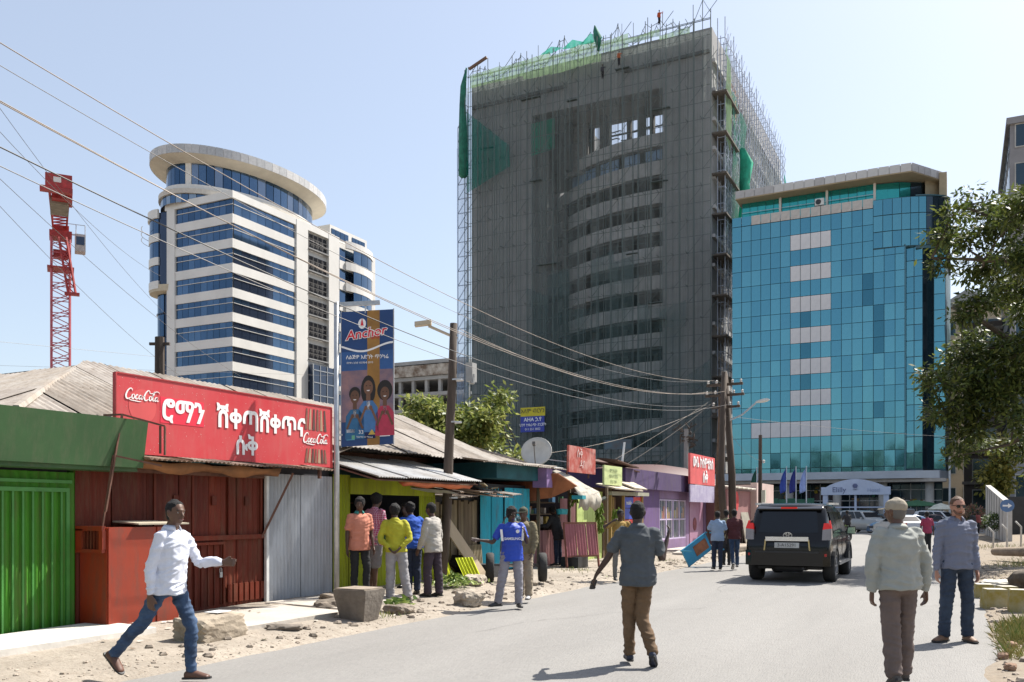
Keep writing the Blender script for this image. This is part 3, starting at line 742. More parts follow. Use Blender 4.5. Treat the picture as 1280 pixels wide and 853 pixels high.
# drum storeys and disc roof
EC = (-110.5, 117.6); EA, EB = 8.2, 15.2
def eband(name, m, k, z0, z1, a0=0, a1=360, n=60, th=.4): return arc_band(name, m, EC, EA+k, a0, a1, z0, z1, n, th, wt, EB+k)
b = MB(); P = [(EC[0]+(EA-.5)*cos(2*pi*i/48), EC[1]+(EB-.5)*sin(2*pi*i/48)) for i in range(48)]; b.prism(P, 49, 56.5); b.build('drum_core', WGD, wt)
nn = 56; DZ = -1.45
for i in range(nn):
    a0 = i*360/nn; a1 = a0+360/nn-.5
    if not (150 < a0 or a0 < 80): continue
    hi_ = rs.choice([WG[1], WG[2], glass('drum_glass', (.15,.2,.28), .1, .6)]) if i not in (37, 44) else WHITE
    eband('drum_pane', hi_, .0, 52.85, 56.3, a0, a1, 2, .1)
    eband('drum_pane', glass('low_drum_glass', (.22,.28,.35), .12, .5) if i % 2 else WG[2], .9, 49.9, 51.3, a0, a1, 2, .1)
eband('drum_band', mat('drum_stone', (.52,.48,.42), .7, .1, 1), 1.25, 51.25, 52.0, th=1.2); eband('drum_band', WHITE, .55, 52.0, 52.85, th=1)
b = MB(); P = [(EC[0]+(EA+2.5)*cos(2*pi*i/64), EC[1]+(EB+2.5)*sin(2*pi*i/64)) for i in range(64)]
Q = [(EC[0]+(EA-.1)*cos(2*pi*i/64), EC[1]+(EB-.1)*sin(2*pi*i/64)) for i in range(64)]
b.rings([[(x, y, 56.3) for x, y in Q], [(x, y, 57.0) for x, y in P], [(x, y, 58.2) for x, y in P]]); b.build('disc_roof', mat('disc_underside', (.52,.47,.38), .8, .08, .5), wt)
for i in range(72):
    eband('fascia_panel', rs.choice([mat('fascia_grey', (.42,.42,.42), .6, .12), mat('fascia_pale', (.50,.49,.48), .6, .12)]), 2.6, 57.0, 58.35, i*5+.08, i*5+4.92, 1, .1)
# ------------------------------------------------------------------ red tower crane
RED = mat('crane_red', (.34,.03,.028), .55, .25, 1.5); PINK = mat('crane_faded_red', (.45,.10,.12), .6, .2, 1)
CX, CY = -107.6, 80.2
cr = thing('tower_crane', (CX, CY, 0), 'red lattice tower crane rising behind the corrugated roof on the far left', 'crane')
dv = Vector((.80,-.60,0)); sd = Vector((.60,.80,0))
cdir = Vector((cam.location.x-CX, cam.location.y-CY, 0)).normalized()
dv = cdir; sd = Vector((-cdir.y, cdir.x, 0))
# sd points to the right in the picture when seen from the street
if sd.dot(Vector((.894,.447,0))) < 0: sd = -sd
b = MB(); W = 1.1; O = Vector((CX, CY, 0))
ch = []
for (i, j) in ((-1,-1),(1,-1),(1,1),(-1,1)):
    p = O+sd*(i*W)+dv*(j*W); b.bar(p, p+Vector((0,0,38)), .22); ch.append(p)
b.build('mast_chords', PINK, cr)
b = MB()
for k in range(19):
    z = k*2.0
    for q in range(4):
        p, r_ = ch[q], ch[(q+1) % 4]
        b.bar(p+Vector((0,0,z)), r_+Vector((0,0,z+1)), .1); b.bar(r_+Vector((0,0,z+1)), p+Vector((0,0,z+2)), .1); b.bar(p+Vector((0,0,z)), r_+Vector((0,0,z)), .1)
stuff(b.build('mast_lacing', PINK, cr))
b = MB(); c = O+Vector((0,0,38.5)); b.obox(c, sd*1.35, dv*1.35, (0,0,.4)); b.obox(c+Vector((0,0,.8)), sd*1.0, dv*1.0, (0,0,.4)); b.obox(O+Vector((0,0,34)), sd*1.6, dv*1.6, (0,0,.1)); b.obox(O+Vector((0,0,36)), sd*.9, dv*.7, (0,0,.5)); b.build('slewing_unit', RED, cr)
b = MB()
P0, P1 = O+Vector((0,0,39.5)), O+dv*17+Vector((0,0,39.2)); P0 = P0-sd*.1; P1 = P1-sd*.15
for s_ in (-1, 1):
    b.bar(P0+sd*s_*.8, P1+sd*s_*1.05, .22, .4); b.bar(P0+sd*s_*.8+Vector((0,0,1.1)), P1+sd*s_*1.05+Vector((0,0,1.1)), .12)
for k in range(12):
    t = k/12; a = P0.lerp(P1, t); b.bar(a-sd*.85, a+sd*.85, .16); b.bar(a-sd*.85, P0.lerp(P1, t+.08)+sd*.85, .1)
b.build('counter_jib', RED, cr)
b = MB(); c = P1; b.obox(c+Vector((0,0,.75))-sd*.05, sd*1.4, dv*1.1, (0,0,.75)); b.obox(c-dv*2.6+Vector((0,0,.45))+sd*.3, sd*1.1, dv*1.5, (0,0,1.1)); b.obox(c+dv*1.0+Vector((0,0,-.4))-sd*.3, sd*1.7, dv*.5, (0,0,.25)); b.build('machinery_deck', RED, cr)
b = MB(); c = P0.lerp(P1, .72); b.obox(c+Vector((0,0,-.55)), sd*1.0, dv*2.4, (0,0,.45)); b.build('counterweight', mat('counterweight_grey', (.22,.19,.15), .9, .2, 1), cr)
b = MB(); c = P1+dv*1.13+Vector((0,0,.8)); b.obox(c-sd*.2, sd*.4, dv*.03, (0,0,.3)); b.build('sign_plate', WHITE, cr)
b = MB(); c = O+sd*2.35+Vector((0,0,37.7)); b.obox(c, sd*.65, dv*.9, (0,0,1.15)); b.build('cab', mat('cab_grey', (.42,.40,.38), .5, .2), cr)
b = MB(); c2 = c+dv*.92; b.obox(c2+Vector((0,0,.25)), sd*.5, dv*.03, (0,0,.55)); b.build('cab_window', WGD, cr)
b = MB(); b.bar(c+Vector((0,0,1.2))-sd*1.6, c+Vector((0,0,1.2))+sd*.6, .18); b.bar(c+Vector((0,0,2.6))-sd*1.6, c+Vector((0,0,2.6))+sd*.6, .08)
for q in (-1.6,-.5,.6): b.bar(c+Vector((0,0,1.2))+sd*q, c+Vector((0,0,2.6))+sd*q, .08)
b.build('walkway', STEEL, cr)
b = MB(); Pj = O+Vector((0,0,38))+sd*.2; Pe = O+sd*2.2-dv*4+Vector((0,0,31.5)); 
Pe = O+sd*1.35+dv*1.8+Vector((0,0,30.5)); Pj = Pj+dv*1.6
for s_ in (-.45, .45): b.bar(Pj+sd*s_, Pe+sd*s_, .22)
for k in range(8):
    t = k/8; b.bar(Pj.lerp(Pe, t)-sd*.45, Pj.lerp(Pe, t+.125)+sd*.45, .13); b.bar(Pj.lerp(Pe, t)-sd*.45, Pj.lerp(Pe, t)+sd*.45, .13)
b.obox(Pe, sd*.9, dv*.5, (0,0,.15)); b.build('climbing_frame', RED, cr)
# ------------------------------------------------------------------ unfinished concrete frame beyond the poster
uf = thing('concrete_frame_building', (-122, 195, 0), 'low unfinished concrete frame building with open floors between the poster and the netted tower', 'building')
for k in range(5):
    z = 22.5+k*4.0; b = MB(); b.box(-140, -108, 190, 210, z, z+.9); b.build('floor_slab', CONC, uf)
for i in range(9):
    b = MB(); x = -139+i*3.9; b.box(x, x+.8, 190.3, 191.2, 0, 38.6); b.build('column', CONC, uf)
b = MB(); b.box(-139.5, -108.5, 203, 209, 0, 38.4); b.build('wall', CONC3, uf)
b = MB(); b.box(-139, -111, 189.6, 189.9, 35.5, 38.2); b.build('brick_infill', mat('brick_infill', (.25,.17,.12), .9, .5, .5, c2=(.42,.39,.35)), uf)
b = MB(); b.box(-132, -120, 150, 158, 0, 21.8)
lb = thing('low_tan_building', (-126, 154, 0), 'low tan building with a flat white roof edge left of the green tree', 'building')
b.build('wall', mat('tan_render', (.42,.32,.18), .9, .12, .6), lb)
b = MB(); b.box(-132.5, -110, 149.5, 158.5, 21.8, 22.6); b.build('roof', WHITE, lb)
b = MB(); b.box(-120, -110, 150.6, 158, 0, 21.8); b.build('side_wall', WHITE, lb)
for i in range(5):
    b = MB(); b.box(-131+i*4, -128.6+i*4, 149.9, 150, 18.5, 20.3); b.build('window', WGD, lb)
# ------------------------------------------------------------------ buildings on the right, beyond the trees
def slab_block(name, label, x0, x1, y0, y1, top, wallm, floors, bays, wx, fh, z0=1.2, rooft=.6, wm=GD, ww=.6, side=False):
    t = thing(name, ((x0+x1)/2, (y0+y1)/2, 0), label, 'building')
    b = MB(); b.box(x0, x1, y0, y1, 0, top); b.build('wall', wallm, t)
    b = MB(); b.box(x0-.3, x1+.3, y0-.3, y1+.3, top, top+rooft); b.build('roof', wallm, t)
    bw = (x1-x0)/bays
    for k in range(floors):
        z = z0+k*fh
        for i in range(bays):
            f = MB(); xa = x0+bw*i+bw*(1-ww)/2; xb = xa+bw*ww
            for (p, q, r_, s_) in ((xa-.1, xb+.1, z-.1, z), (xa-.1, xb+.1, z+wx, z+wx+.1), (xa-.1, xa, z, z+wx), (xb, xb+.1, z, z+wx)): f.box(p, q, y0-.08, y0-.005, r_, s_)
            w = f.build('window', CONC2, t)
            g_ = MB(); g_.box(xa, xb, y0-.04, y0-.004, z, z+wx); g_.build('pane', wm, w)
        if side:
            n = int((y1-y0)/bw)
            for i in range(n):
                g_ = MB(); ya = y0+bw*(i+.2); g_.box(x0-.04, x0-.004, ya, ya+bw*ww, z, z+wx); g_.build('window', wm, t)
    return t
BRN = mat('brown_facade', (.13,.10,.085), .8, .2, .6); BEI = mat('beige_render', (.46,.38,.28), .85, .08, .6)
br = slab_block('brown_office_building', 'dark brown office building with ledges just right of the glass office block', .4, 4.4, 112, 122, 22, BRN, 6, 1, 2.0, 3.4, 2.0, ww=.55)
for k in range(7):
    b = MB(); b.box(.2, 4.6, 111.6, 112, 1.6+k*3.4-.35, 1.6+k*3.4); b.build('ledge', mat('ledge_brown', (.26,.22,.19)), br)
slab_block('beige_tower', 'beige tower with a gabled top rising behind the foliage right of the glass block', -2.5, 4.9, 130, 142, 27.5, BEI, 7, 3, 1.7, 3.6, 3)
b = MB(); b.add([(-3,129.6,28.1),(5.4,129.6,28.1),(.8,129.6,30.4),(-3,142,28.1),(5.4,142,28.1),(.8,142,30.4)], [(0,1,2),(3,5,4),(0,2,5,3),(1,4,5,2)])
tag(b.build('gable_roof', mat('grey_roof', (.35,.34,.33))), 'low grey gabled roof crowning the beige tower', 'roof')
slab_block('grey_highrise', 'tall grey highrise cut by the right edge of the photo above the tree', 4.15, 16, 95, 115, 37.5, mat('grey_panel', (.24,.23,.235), .8, .08, .8), 10, 5, 2.0, 3.6, 3, wm=GD, side=True)
slab_block('cream_apartment_block', 'low cream apartment block with a flat roof seen down the side street on the right', 2.4, 14, 158, 170, 12.4, mat('cream_render', (.55,.49,.40), .85, .08, .6), 3, 6, 1.5, 3.6, 1.5)
slab_block('far_white_block', 'far white block behind the cream apartment block at the end of the side street', 2.0, 20, 190, 200, 15.5, WHITE, 4, 8, 1.6, 3.6, 1.5)
# ------------------------------------------------------------------ trees
def leaf_mats(k, c1, c2, c3):
    return [mat('leaf_%s_%d' % (k, i), c, .5, .3, 2.5, spec=.35, leaf=.35) for i, c in enumerate((c1, c2, c3))]
def tree(name, label, base, trunk, clusters, lm, leaf=.16, lr=.32, cat='tree', group=None, seed=1, barkc=(.09,.07,.05), elong=2.6):
    """trunk: list of (points, radii); clusters: (centre, radius, leaves)"""
    R_ = random.Random(seed); t = thing(name, base, label, cat, group)
    bk = mat('bark_'+name, barkc, .95, .3, 3, .5, 20)
    for i, (P, rr) in enumerate(trunk):
        b = MB(); b.tube(P, rr, 8 if i == 0 else 5); b.build('trunk' if i == 0 else 'limb', bk, t, smooth=True)
    b = MB(); tw_ = MB()
    ends = [Vector(P[-1]) for P, _ in trunk]+[Vector(P[len(P)//2]) for P, _ in trunk]
    for (c, r_, n) in clusters:
        c = Vector(c); e = min(ends, key=lambda q: (q-c).length)
        mid = (e+c)/2+Vector((R_.gauss(0,.15), R_.gauss(0,.15), R_.gauss(0,.1)))*r_
        tw_.tube([e, mid, c], [.045*max(1, r_), .03*max(1, r_), .012], 4)
        subs = []
        for k in range(max(3, n//28)):
            v = Vector((R_.gauss(0,1), R_.gauss(0,1), R_.gauss(0,1))).normalized()*(r_*R_.random()**.45)
            v.z *= .75; subs.append(c+v); 
            if k % 2 == 0: tw_.bar(c, c+v, .014)
        for k in range(n):
            s_ = R_.choice(subs); d = Vector((R_.gauss(0,1), R_.gauss(0,1), R_.gauss(0,.7)))
            p = s_+d*(lr*.42)
            ax = (d.normalized()+Vector((R_.gauss(0,.5), R_.gauss(0,.5), -.35+R_.gauss(0,.4)))).normalized()
            sd_ = ax.cross(Vector((R_.gauss(0,.5), R_.gauss(0,.5), 1))).normalized()
            L = leaf*R_.uniform(.6, 1.3); W_ = L/elong
            b.add([p, p+ax*L*.5+sd_*W_*.5, p+ax*L, p+ax*L*.5-sd_*W_*.5], [(0,1,2,3)], R_.choice((0,0,1,1,2)))
    stuff(tw_.build('twigs', bk, t)); stuff(b.build('crown', lm, t))
    return t
def cam_pt(px, py, Y):
    a = (px-640)/1120; return Vector((Y*(.8944*a-.4472), Y*(.4472*a+.8944), 1.62+(640-py)/1120*Y))
LM1 = leaf_mats('acacia', (.07,.10,.022), (.13,.155,.035), (.038,.058,.016))
LM2 = leaf_mats('mango', (.17,.21,.045), (.30,.32,.09), (.09,.13,.035))
# large overhanging tree on the right: trunk stands outside the frame
cl = []
BR = [(1165,300,26,.5),(1170,330,26,.45),(1205,255,27,.8),(1195,300,27,.7),(1225,290,27,1.0),(1250,270,27,1.1),(1275,260,26,1.2),(1300,250,27,1.3),(1215,340,27,.8),(1245,330,27,1.1),(1275,320,26,1.2),(1300,320,27,1.3),
      (1215,375,27,.7),(1240,365,28,.9),(1270,365,27,1.0),(1200,390,27,.6),(1265,390,28,.7),
      (1210,425,28,.8),(1180,455,28,.8),(1235,445,28,1.0),(1205,475,28,1.1),(1170,480,28,.7),(1265,440,27,1.1),(1290,430,27,1.3),(1185,510,28,1.0),(1215,520,28,1.0),(1240,500,28,.9),(1165,520,28,.5),(1195,545,28,.7),(1220,555,28,.5),(1255,470,27,1.1),(1280,480,27,1.0),(1300,500,27,1.1),(1200,440,27,.9),(1225,480,27,1.0),
      (1280,530,26,.8),(1265,560,26,.6),(1285,575,26,.6),(1310,550,26,.9),(1260,520,26,.6),(1180,270,26,.35),(1150,470,28,.3),(1190,570,28,.35)]
rt = random.Random(11)
for (px, py, Y, r_) in BR: cl.append((cam_pt(px+9, py, Y+rt.uniform(-1.6, 1.6)), r_*.74, int(560*r_*r_+120)))
tb = cam_pt(1400, 640, 27); tbz = .15
def up(*P): return [tuple(p) for p in P]
T0 = Vector((tb.x, tb.y, tbz))
fork = Vector((tb.x-.3, tb.y, 3.6))
limbs = [([T0, T0+Vector((-.1,0,1.8)), fork, fork+Vector((-.4,.2,2.5)), cam_pt(1320,330,27)], [.38,.32,.27,.2,.1]),
  ([fork, cam_pt(1330,480,27), cam_pt(1270,430,27), cam_pt(1225,400,27), cam_pt(1190,385,27)], [.2,.15,.11,.07,.03]),
  ([cam_pt(1330,480,27), cam_pt(1270,490,27.5), cam_pt(1215,495,28), cam_pt(1175,505,28)], [.14,.1,.07,.03]),
  ([cam_pt(1330,400,27), cam_pt(1280,330,27), cam_pt(1230,325,26.5), cam_pt(1165,322,26)], [.15,.1,.06,.02]),
  ([cam_pt(1330,380,27), cam_pt(1290,290,27), cam_pt(1240,270,27), cam_pt(1200,258,27)], [.15,.1,.06,.02]),
  ([fork, cam_pt(1350,540,26), cam_pt(1300,540,26), cam_pt(1265,555,26)], [.15,.1,.06,.02])]
tree('acacia_tree', 'large leafy tree reaching in from the right edge in front of the glass block', tuple(T0), limbs, cl, LM1, .21, .34, seed=4)
# yellow-green mango behind the long roof
cl = [((cam_pt(px, py+3, 44+rt.uniform(-1.5,1.5))), r_*.8, int(620*r_*r_+80)) for (px, py, r_) in
  [(525,505,.8),(545,512,1.0),(560,520,1.0),(535,525,.9),(515,518,.5),(575,530,.9),(590,515,.9),(605,520,.9),(600,535,.9),(617,528,.7),(628,492,.42),(622,505,.4),(610,508,.6),(598,545,.7),(580,548,.8),(625,545,.4),(560,545,.9),(530,545,.9),(620,560,.3),(655,570,.3),(645,572,.35)]]
B0 = cam_pt(572, 640, 44); B0.z = .1
lim = [([B0, B0+Vector((.1,0,2)), cam_pt(570,560,44)], [.25,.2,.14]), ([cam_pt(570,570,44), cam_pt(600,535,44), cam_pt(622,510,44), cam_pt(628,494,44)], [.1,.07,.04,.02]), ([cam_pt(570,570,44), cam_pt(545,530,44), cam_pt(530,510,44)], [.1,.06,.02])]
tree('mango_tree', 'yellow green mango tree behind the long tin roof left of the netted tower', tuple(B0), lim, cl, LM2, .32, .55, seed=8, elong=2.2)
# small far trees and shrubs at the right
cl = [(cam_pt(px, py, 70), r_, 500) for (px, py, r_) in [(1246,575,1.2),(1252,590,1.1),(1243,600,1.2),(1250,608,1.1),(1257,560,1.0)]]
B0 = cam_pt(1248, 640, 70); B0.z = 0
tree('yellow_tree', 'small yellow green tree in front of the cream block down the side street', tuple(B0), [([B0, B0+Vector((0,0,2)), cam_pt(1248,590,70)], [.15,.12,.06])], cl, leaf_mats('yellow', (.18,.17,.03), (.3,.26,.06), (.1,.12,.03)), .4, .7, seed=9, elong=1.8)
def shrub(label, x, y, z, r_, n, lm, leaf=.12, seed=3):
    t = thing('shrub', (x, y, z), label, 'shrub'); R_ = random.Random(seed); b = MB(); s_ = MB()
    for k in range(6): s_.bar((x, y, z), (x+R_.gauss(0, r_*.5), y+R_.gauss(0, r_*.5), z+r_*1.2), .02)
    for k in range(n):
        d = Vector((R_.gauss(0,1), R_.gauss(0,1), R_.gauss(0,1))).normalized()*r_*R_.random()**.35*(.75+.5*R_.random())
        p = Vector((x, y, z+r_*.85))+Vector((d.x, d.y, d.z*.8)); ax = (d.normalized()+Vector((R_.gauss(0,.5),)*3)).normalized(); q = ax.cross(Vector((.1, R_.gauss(0,1), 1))).normalized()
        L = leaf*R_.uniform(.6,1.3); b.add([p, p+ax*L*.5+q*L*.2, p+ax*L, p+ax*L*.5-q*L*.2], [(0,1,2,3)], R_.choice((0,1,2)))
    s_.build('stem', mat('shrub_stem', (.08,.06,.04)), t); stuff(b.build('leaves', lm, t)); return t
LM3 = leaf_mats('shrub', (.05,.09,.02), (.10,.15,.03), (.03,.05,.015))
LM4 = leaf_mats('flowering', (.30,.13,.09), (.38,.24,.16), (.08,.11,.04))
p = cam_pt(1216, 655, 74); shrub('round shrub with pink and orange flowers just right of the sunglasses wearing man', p.x, p.y, 0, 1.3, 900, LM4, .25, 2)
p = cam_pt(1243, 655, 50); shrub('green potted shrub in front of the angled concrete wall', p.x, p.y, .6, .55, 700, LM3, .15, 3)
# line of trees and low white roofs behind the photographer, seen mirrored in the glass blocks
b = MB(); R_ = random.Random(2)
for k in range(20):
    cx = -75+k*7+R_.uniform(-2, 2); hh = R_.uniform(12, 18); cy = -40+R_.uniform(-6, 6)
    for q in range(700):
        d = Vector((R_.gauss(0,1), R_.gauss(0,1), R_.gauss(0,1))).normalized()*R_.random()**.4
        p = Vector((cx+d.x*4.2, cy+d.y*4, hh*.62+d.z*hh*.42)); a = R_.random()*6.3; w = R_.uniform(.3, .7)
        b.add([p, p+Vector((cos(a)*w, sin(a)*w, R_.uniform(-.3,.3))), p+Vector((cos(a)*w*.4, sin(a)*w*.4, w)), p+Vector((-cos(a)*w*.5, -sin(a)*w*.5, w*.6))], [(0,1,2,3)], R_.choice((0,1,2)))
tag(b.build('tree_line', LM3), 'line of dark trees behind the photographer mirrored in the lower panes of the glass block', 'trees', kind='stuff')
# ------------------------------------------------------------------ corrugated shacks along the left verge
def cmat(key, c, var=.16, rough=.6, rust=None, metal=.0):
    return mat('tin_'+key, c, max(rough, .62) if not metal else rough, var, 1.6, .3, 5, spec=.25, dirt=(.115,.075,.045,.5 if not metal else .3), metal=metal, c2=rust, lo=.4, hi=.72, stretch=(1,1,.35))
def corr(p0, du, dv_, w, h, pitch=.09, amp=.011, lift=0.0, rag=0.0, th=.004, rnds=random):
    """corrugated sheet: p0 corner, du across the ribs, dv_ along them"""
    p0, du, dv_ = Vector(p0), Vector(du).normalized(), Vector(dv_).normalized(); n = du.cross(dv_).normalized()
    k = max(4, int(w/pitch*4)); b = MB(); rows = 3 if rag else 2; R = []
    for j in range(rows):
        row = []
        for i in range(k+1):
            x = w*i/k; q = amp*cos(2*pi*x/pitch)
            yy = h*j/(rows-1)
            if rag and j == rows-1: yy += rag*noise.noise((p0.x+x*1.2, p0.y, p0.z+7))
            if rag and j == 0: yy -= rag*noise.noise((p0.x+x*1.2, p0.y, p0.z+3))
            sagv = lift*sin(pi*j/(rows-1)) if rows > 2 else 0
            row.append(p0+du*x+dv_*yy+n*(q+sagv))
        R.append(row)
    vs = [q for r_ in R for q in r_]; m = k+1
    fs = [(j*m+i, j*m+i+1, (j+1)*m+i+1, (j+1)*m+i) for j in range(rows-1) for i in range(k)]
    nv = len(vs); vs += [q-n*th for q in vs]
    fs += [tuple(nv+i for i in reversed(f)) for f in fs]
    for i in range(k): fs += [(i+1, i, nv+i, nv+i+1), ((rows-1)*m+i, (rows-1)*m+i+1, nv+(rows-1)*m+i+1, nv+(rows-1)*m+i)]
    b.add(vs, fs); return b
def wall_y(par, mats, x, y0, y1, z0, z1, sw=.82, pitch=.09, amp=.011, name='metal_sheet', top=None, seedm=0, lean=.0, jit=.0):
    """row of upright sheets on a wall facing the road (plane x = const)"""
    n = max(1, round((y1-y0)/sw)); w = (y1-y0)/n; R_ = random.Random(seedm)
    for i in range(n):
        zt = z1 if top is None else lerp(z1, top, (i+.5)/n)
        b = corr((x+(.006 if i % 2 else 0)+R_.uniform(-jit, jit)*.3, y0+i*w-.02, z0+R_.uniform(0, jit)), (0,1,R_.uniform(-jit,jit)*.1), (lean,0,1), w+.04, zt-z0+R_.uniform(-jit, jit), pitch, amp)
        b.build(name, R_.choice(mats), par)
def wall_x(par, mats, y, x0, x1, z0, z1, sw=.82, pitch=.09, amp=.011, name='metal_sheet'):
    n = max(1, round((x1-x0)/sw)); w = (x1-x0)/n
    for i in range(n):
        corr((x0+i*w, y, z0), (1,0,0), (0,0,1), w+.02, z1-z0, pitch, amp).build(name, random.choice(mats), par)
def roof_sheets(par, mats, A, Bv, Cv, nu, nv, over=.10, pitch=.1, amp=.014, jit=.02, seed=0, ribs_along_v=True, clip=None, name='roof_sheet', cut=None):
    """sheets laid on the plane A + u*Bv + v*Cv (ribs run down the Cv direction)"""
    A, Bv, Cv = Vector(A), Vector(Bv), Vector(Cv); R_ = random.Random(seed); n = Bv.cross(Cv).normalized()
    if n.z < 0: n = -n
    for j in range(nv):
        for i in range(nu):
            if clip and not clip((i+.5)/nu, (j+.5)/nv): continue
            p = A+Bv*(i/nu)+Cv*(j/nv)+n*(.012*((nv-j) % 3)+.008*(i % 2)+R_.uniform(0, jit))
            d1 = Bv/nu; d2 = Cv/nv
            rot = R_.gauss(0, .02)*(1 if jit > .015 else .3)
            e1 = (d1+d2*rot).normalized(); e2 = (d2-d1*rot).normalized()
            b = corr(p, e1, e2, d1.length*1.03, d2.length*(1+over+R_.uniform(0, .08)), pitch, amp, lift=R_.uniform(-.02, .02))
            m_ = R_.choice(mats)
            if cut:      # trim the sheet along the hip line: (point, outward normal)
                bm = bmesh.new(); vs = [bm.verts.new(q) for q in b.v]
                for f in b.f:
                    try: bm.faces.new([vs[k] for k in f])
                    except ValueError: pass
                bmesh.ops.bisect_plane(bm, geom=bm.verts[:]+bm.edges[:]+bm.faces[:], plane_co=Vector(cut[0]), plane_no=Vector(cut[1]), clear_outer=True)
                bm.verts.index_update(); b = MB(); b.add([v.co.copy() for v in bm.verts], [tuple(v.index for v in f.verts) for f in bm.faces]); bm.free()
                if len(b.f) < 3: continue
            b.build(name, m_, par)
FX = -10.15
RUST = (.20,.10,.05)
ROOFG = [cmat('roof_grey_a', (.34,.30,.265), .14, .8, (.44,.40,.355)), cmat('roof_grey_b', (.40,.365,.325), .12, .8, (.30,.25,.20)), cmat('roof_grey_c', (.27,.235,.20), .2, .85, (.38,.33,.28))]
ROOFS = [cmat('roof_silver_a', (.55,.55,.54), .1, .45, (.42,.38,.33), .3), cmat('roof_silver_b', (.62,.62,.61), .08, .4, (.5,.47,.43), .3)]
ROOFR = [cmat('roof_rust_a', (.24,.15,.10), .25, .85, (.33,.27,.22)), cmat('roof_rust_b', (.36,.30,.25), .2, .85, (.2,.12,.08))]
# ---- green shack ----------------------------------------------------------------
GRN = [cmat('green_a', (.045,.185,.012), .18, .55), cmat('green_b', (.05,.205,.014), .14, .55)]
GRN2 = mat('green_fascia', (.032,.095,.026), .6, .18, .7, .2, 4, dirt=(.10,.10,.055,.45))
gs = thing('green_shack', (-11.6, 5.5, .1), 'bright green tin shack with double doors and a deep green board over them', 'shack')
wall_y(gs, GRN, FX, 3.2, 7.72, .08, 2.12, 1.1, .13, .014)
wall_x(gs, GRN, 7.74, -14, FX, .08, 2.3, 1.0, .13)
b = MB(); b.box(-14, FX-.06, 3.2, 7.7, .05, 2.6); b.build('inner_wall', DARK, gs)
b = MB(); b.box(FX+.02, FX+.46, 2.8, 8.44, 2.20, 2.82)
b.v = [(x+(.10 if z > 2.5 else 0), y, z) for x, y, z in b.v]; b.build('fascia_board', GRN2, gs)
b = MB(); b.box(-14.2, FX+.40, 2.6, 8.40, 2.15, 2.199); b.build('awning', GRN2, gs)
# doors: frames of flat bar over ribbed sheet, with a lever handle
GFR = mat('green_frame', (.05,.2,.035), .5, .15, 3)
for (ya, yb) in [(5.15, 6.36), (6.42, 7.66)]:
    d = MB(); z0, z1 = .12, 1.92
    d.box(FX+.012, FX+.045, ya, yb, z1-.05, z1); d.box(FX+.012, FX+.045, ya, yb, z0, z0+.05); d.box(FX+.012, FX+.045, ya, ya+.045, z0+.05, z1-.05); d.box(FX+.012, FX+.045, yb-.045, yb, z0+.05, z1-.05)
    door = d.build('door', GFR, gs)
    for i in range(9):
        y = ya+.1+i*(yb-ya-.2)/8; q = MB(); q.box(FX+.014, FX+.03, y-.012, y+.012, z0+.05, z1-.05); q.build('rib', GFR, door)
    if ya > 6:
        q = MB(); q.box(FX+.046, FX+.055, ya+.03, ya+.075, .98, 1.2); q.bar((FX+.055, ya+.05, 1.1), (FX+.1, ya+.05, 1.1), .02); q.bar((FX+.1, ya+.05, 1.1), (FX+.1, ya+.19, 1.09), .02)
        q.tube([(FX+.06, ya+.05, 1.17), (FX+.11, ya+.02, 1.19), (FX+.1, ya-.03, 1.13), (FX+.06, ya-.02, 1.1)], .006, 4); q.build('handle', STEEL, door)
b = MB(); b.box(FX+.012, FX+.04, 3.3, 7.7, 1.98, 2.02); b.build('lintel_bar', GFR, gs)
# large hipped roof behind the fascia
AP = (-13.05, 10.1, 4.02)
roof_sheets(gs, ROOFG, (FX+.1, 6.95, 2.78), (0, 13.0, 0), (-2.95, 0, 1.26), 14, 2, .1, .13, .014, .02, 3, cut=((FX+.1, 6.95, 3), (-3.15, -3, 0)))
b = MB(); b.plate([(-22, 6.95, 2.7), (FX+.1, 6.95, 2.74), (AP[0], AP[1], 3.97), (-21, 10.1, 3.97)], .03)
b.plate([(-10.05, 6.95, 2.70), (-10.05, 13.1, 2.70), (-13.0, 20, 3.94), (-13.05, 10.1, 3.96)], .02); b.build('roof', ROOFG[1], gs)
roof_sheets(gs, ROOFG, (-22, 6.95, 2.75), (11.9, 0, .01), (0, 3.1, 1.24), 14, 2, .03, .13, .014, .02, 5, cut=((FX+.1, 6.95, 3), (3.15, 3, 0)))
b = MB(); b.tube([(FX+.1, 6.9, 2.84), (-11.6, 8.5, 3.45), AP], .06, 6); b.build('hip_cap', ROOFG[1], gs)
b = MB(); b.tube([AP, (-13.05, 14, 4.02), (-13.0, 20, 4.0)], .05, 6); b.build('ridge_cap', ROOFG[2], gs)
b = MB(); b.bar((-22.4, 10.3, 4.03), (-13.0, 10.2, 4.05), .09, .05); b.build('barge_board', CONC3, gs)
# old bracket frame of thin steel at the corner
bf = thing('bracket_frame', (-9.7, 8.1, 1.9), 'rusty thin steel bracket frame sticking out at the corner between green and red shacks', 'bracket')
RS_ = mat('rusty_steel', (.13,.06,.04), .8, .3, 6)
b = MB(); b.bar((-9.68, 7.85, 1.62), (-9.62, 8.05, 2.87), .022); b.bar((-9.62,8.05,2.87), (-9.3,8.45,2.74), .022); b.bar((-9.3,8.45,2.74), (-9.3,8.45,2.36), .022); b.bar((-9.34,8.41,2.74), (-9.34,8.41,2.38), .022); b.bar((-9.66,7.95,2.34), (-9.3,8.4,2.22), .022); b.bar((-9.9,8.0,2.87), (-9.62,8.05,2.87), .022); b.bar((-9.75,7.8,1.1), (-9.66,7.95,2.34), .02)
b.build('frame_bar', RS_, bf)
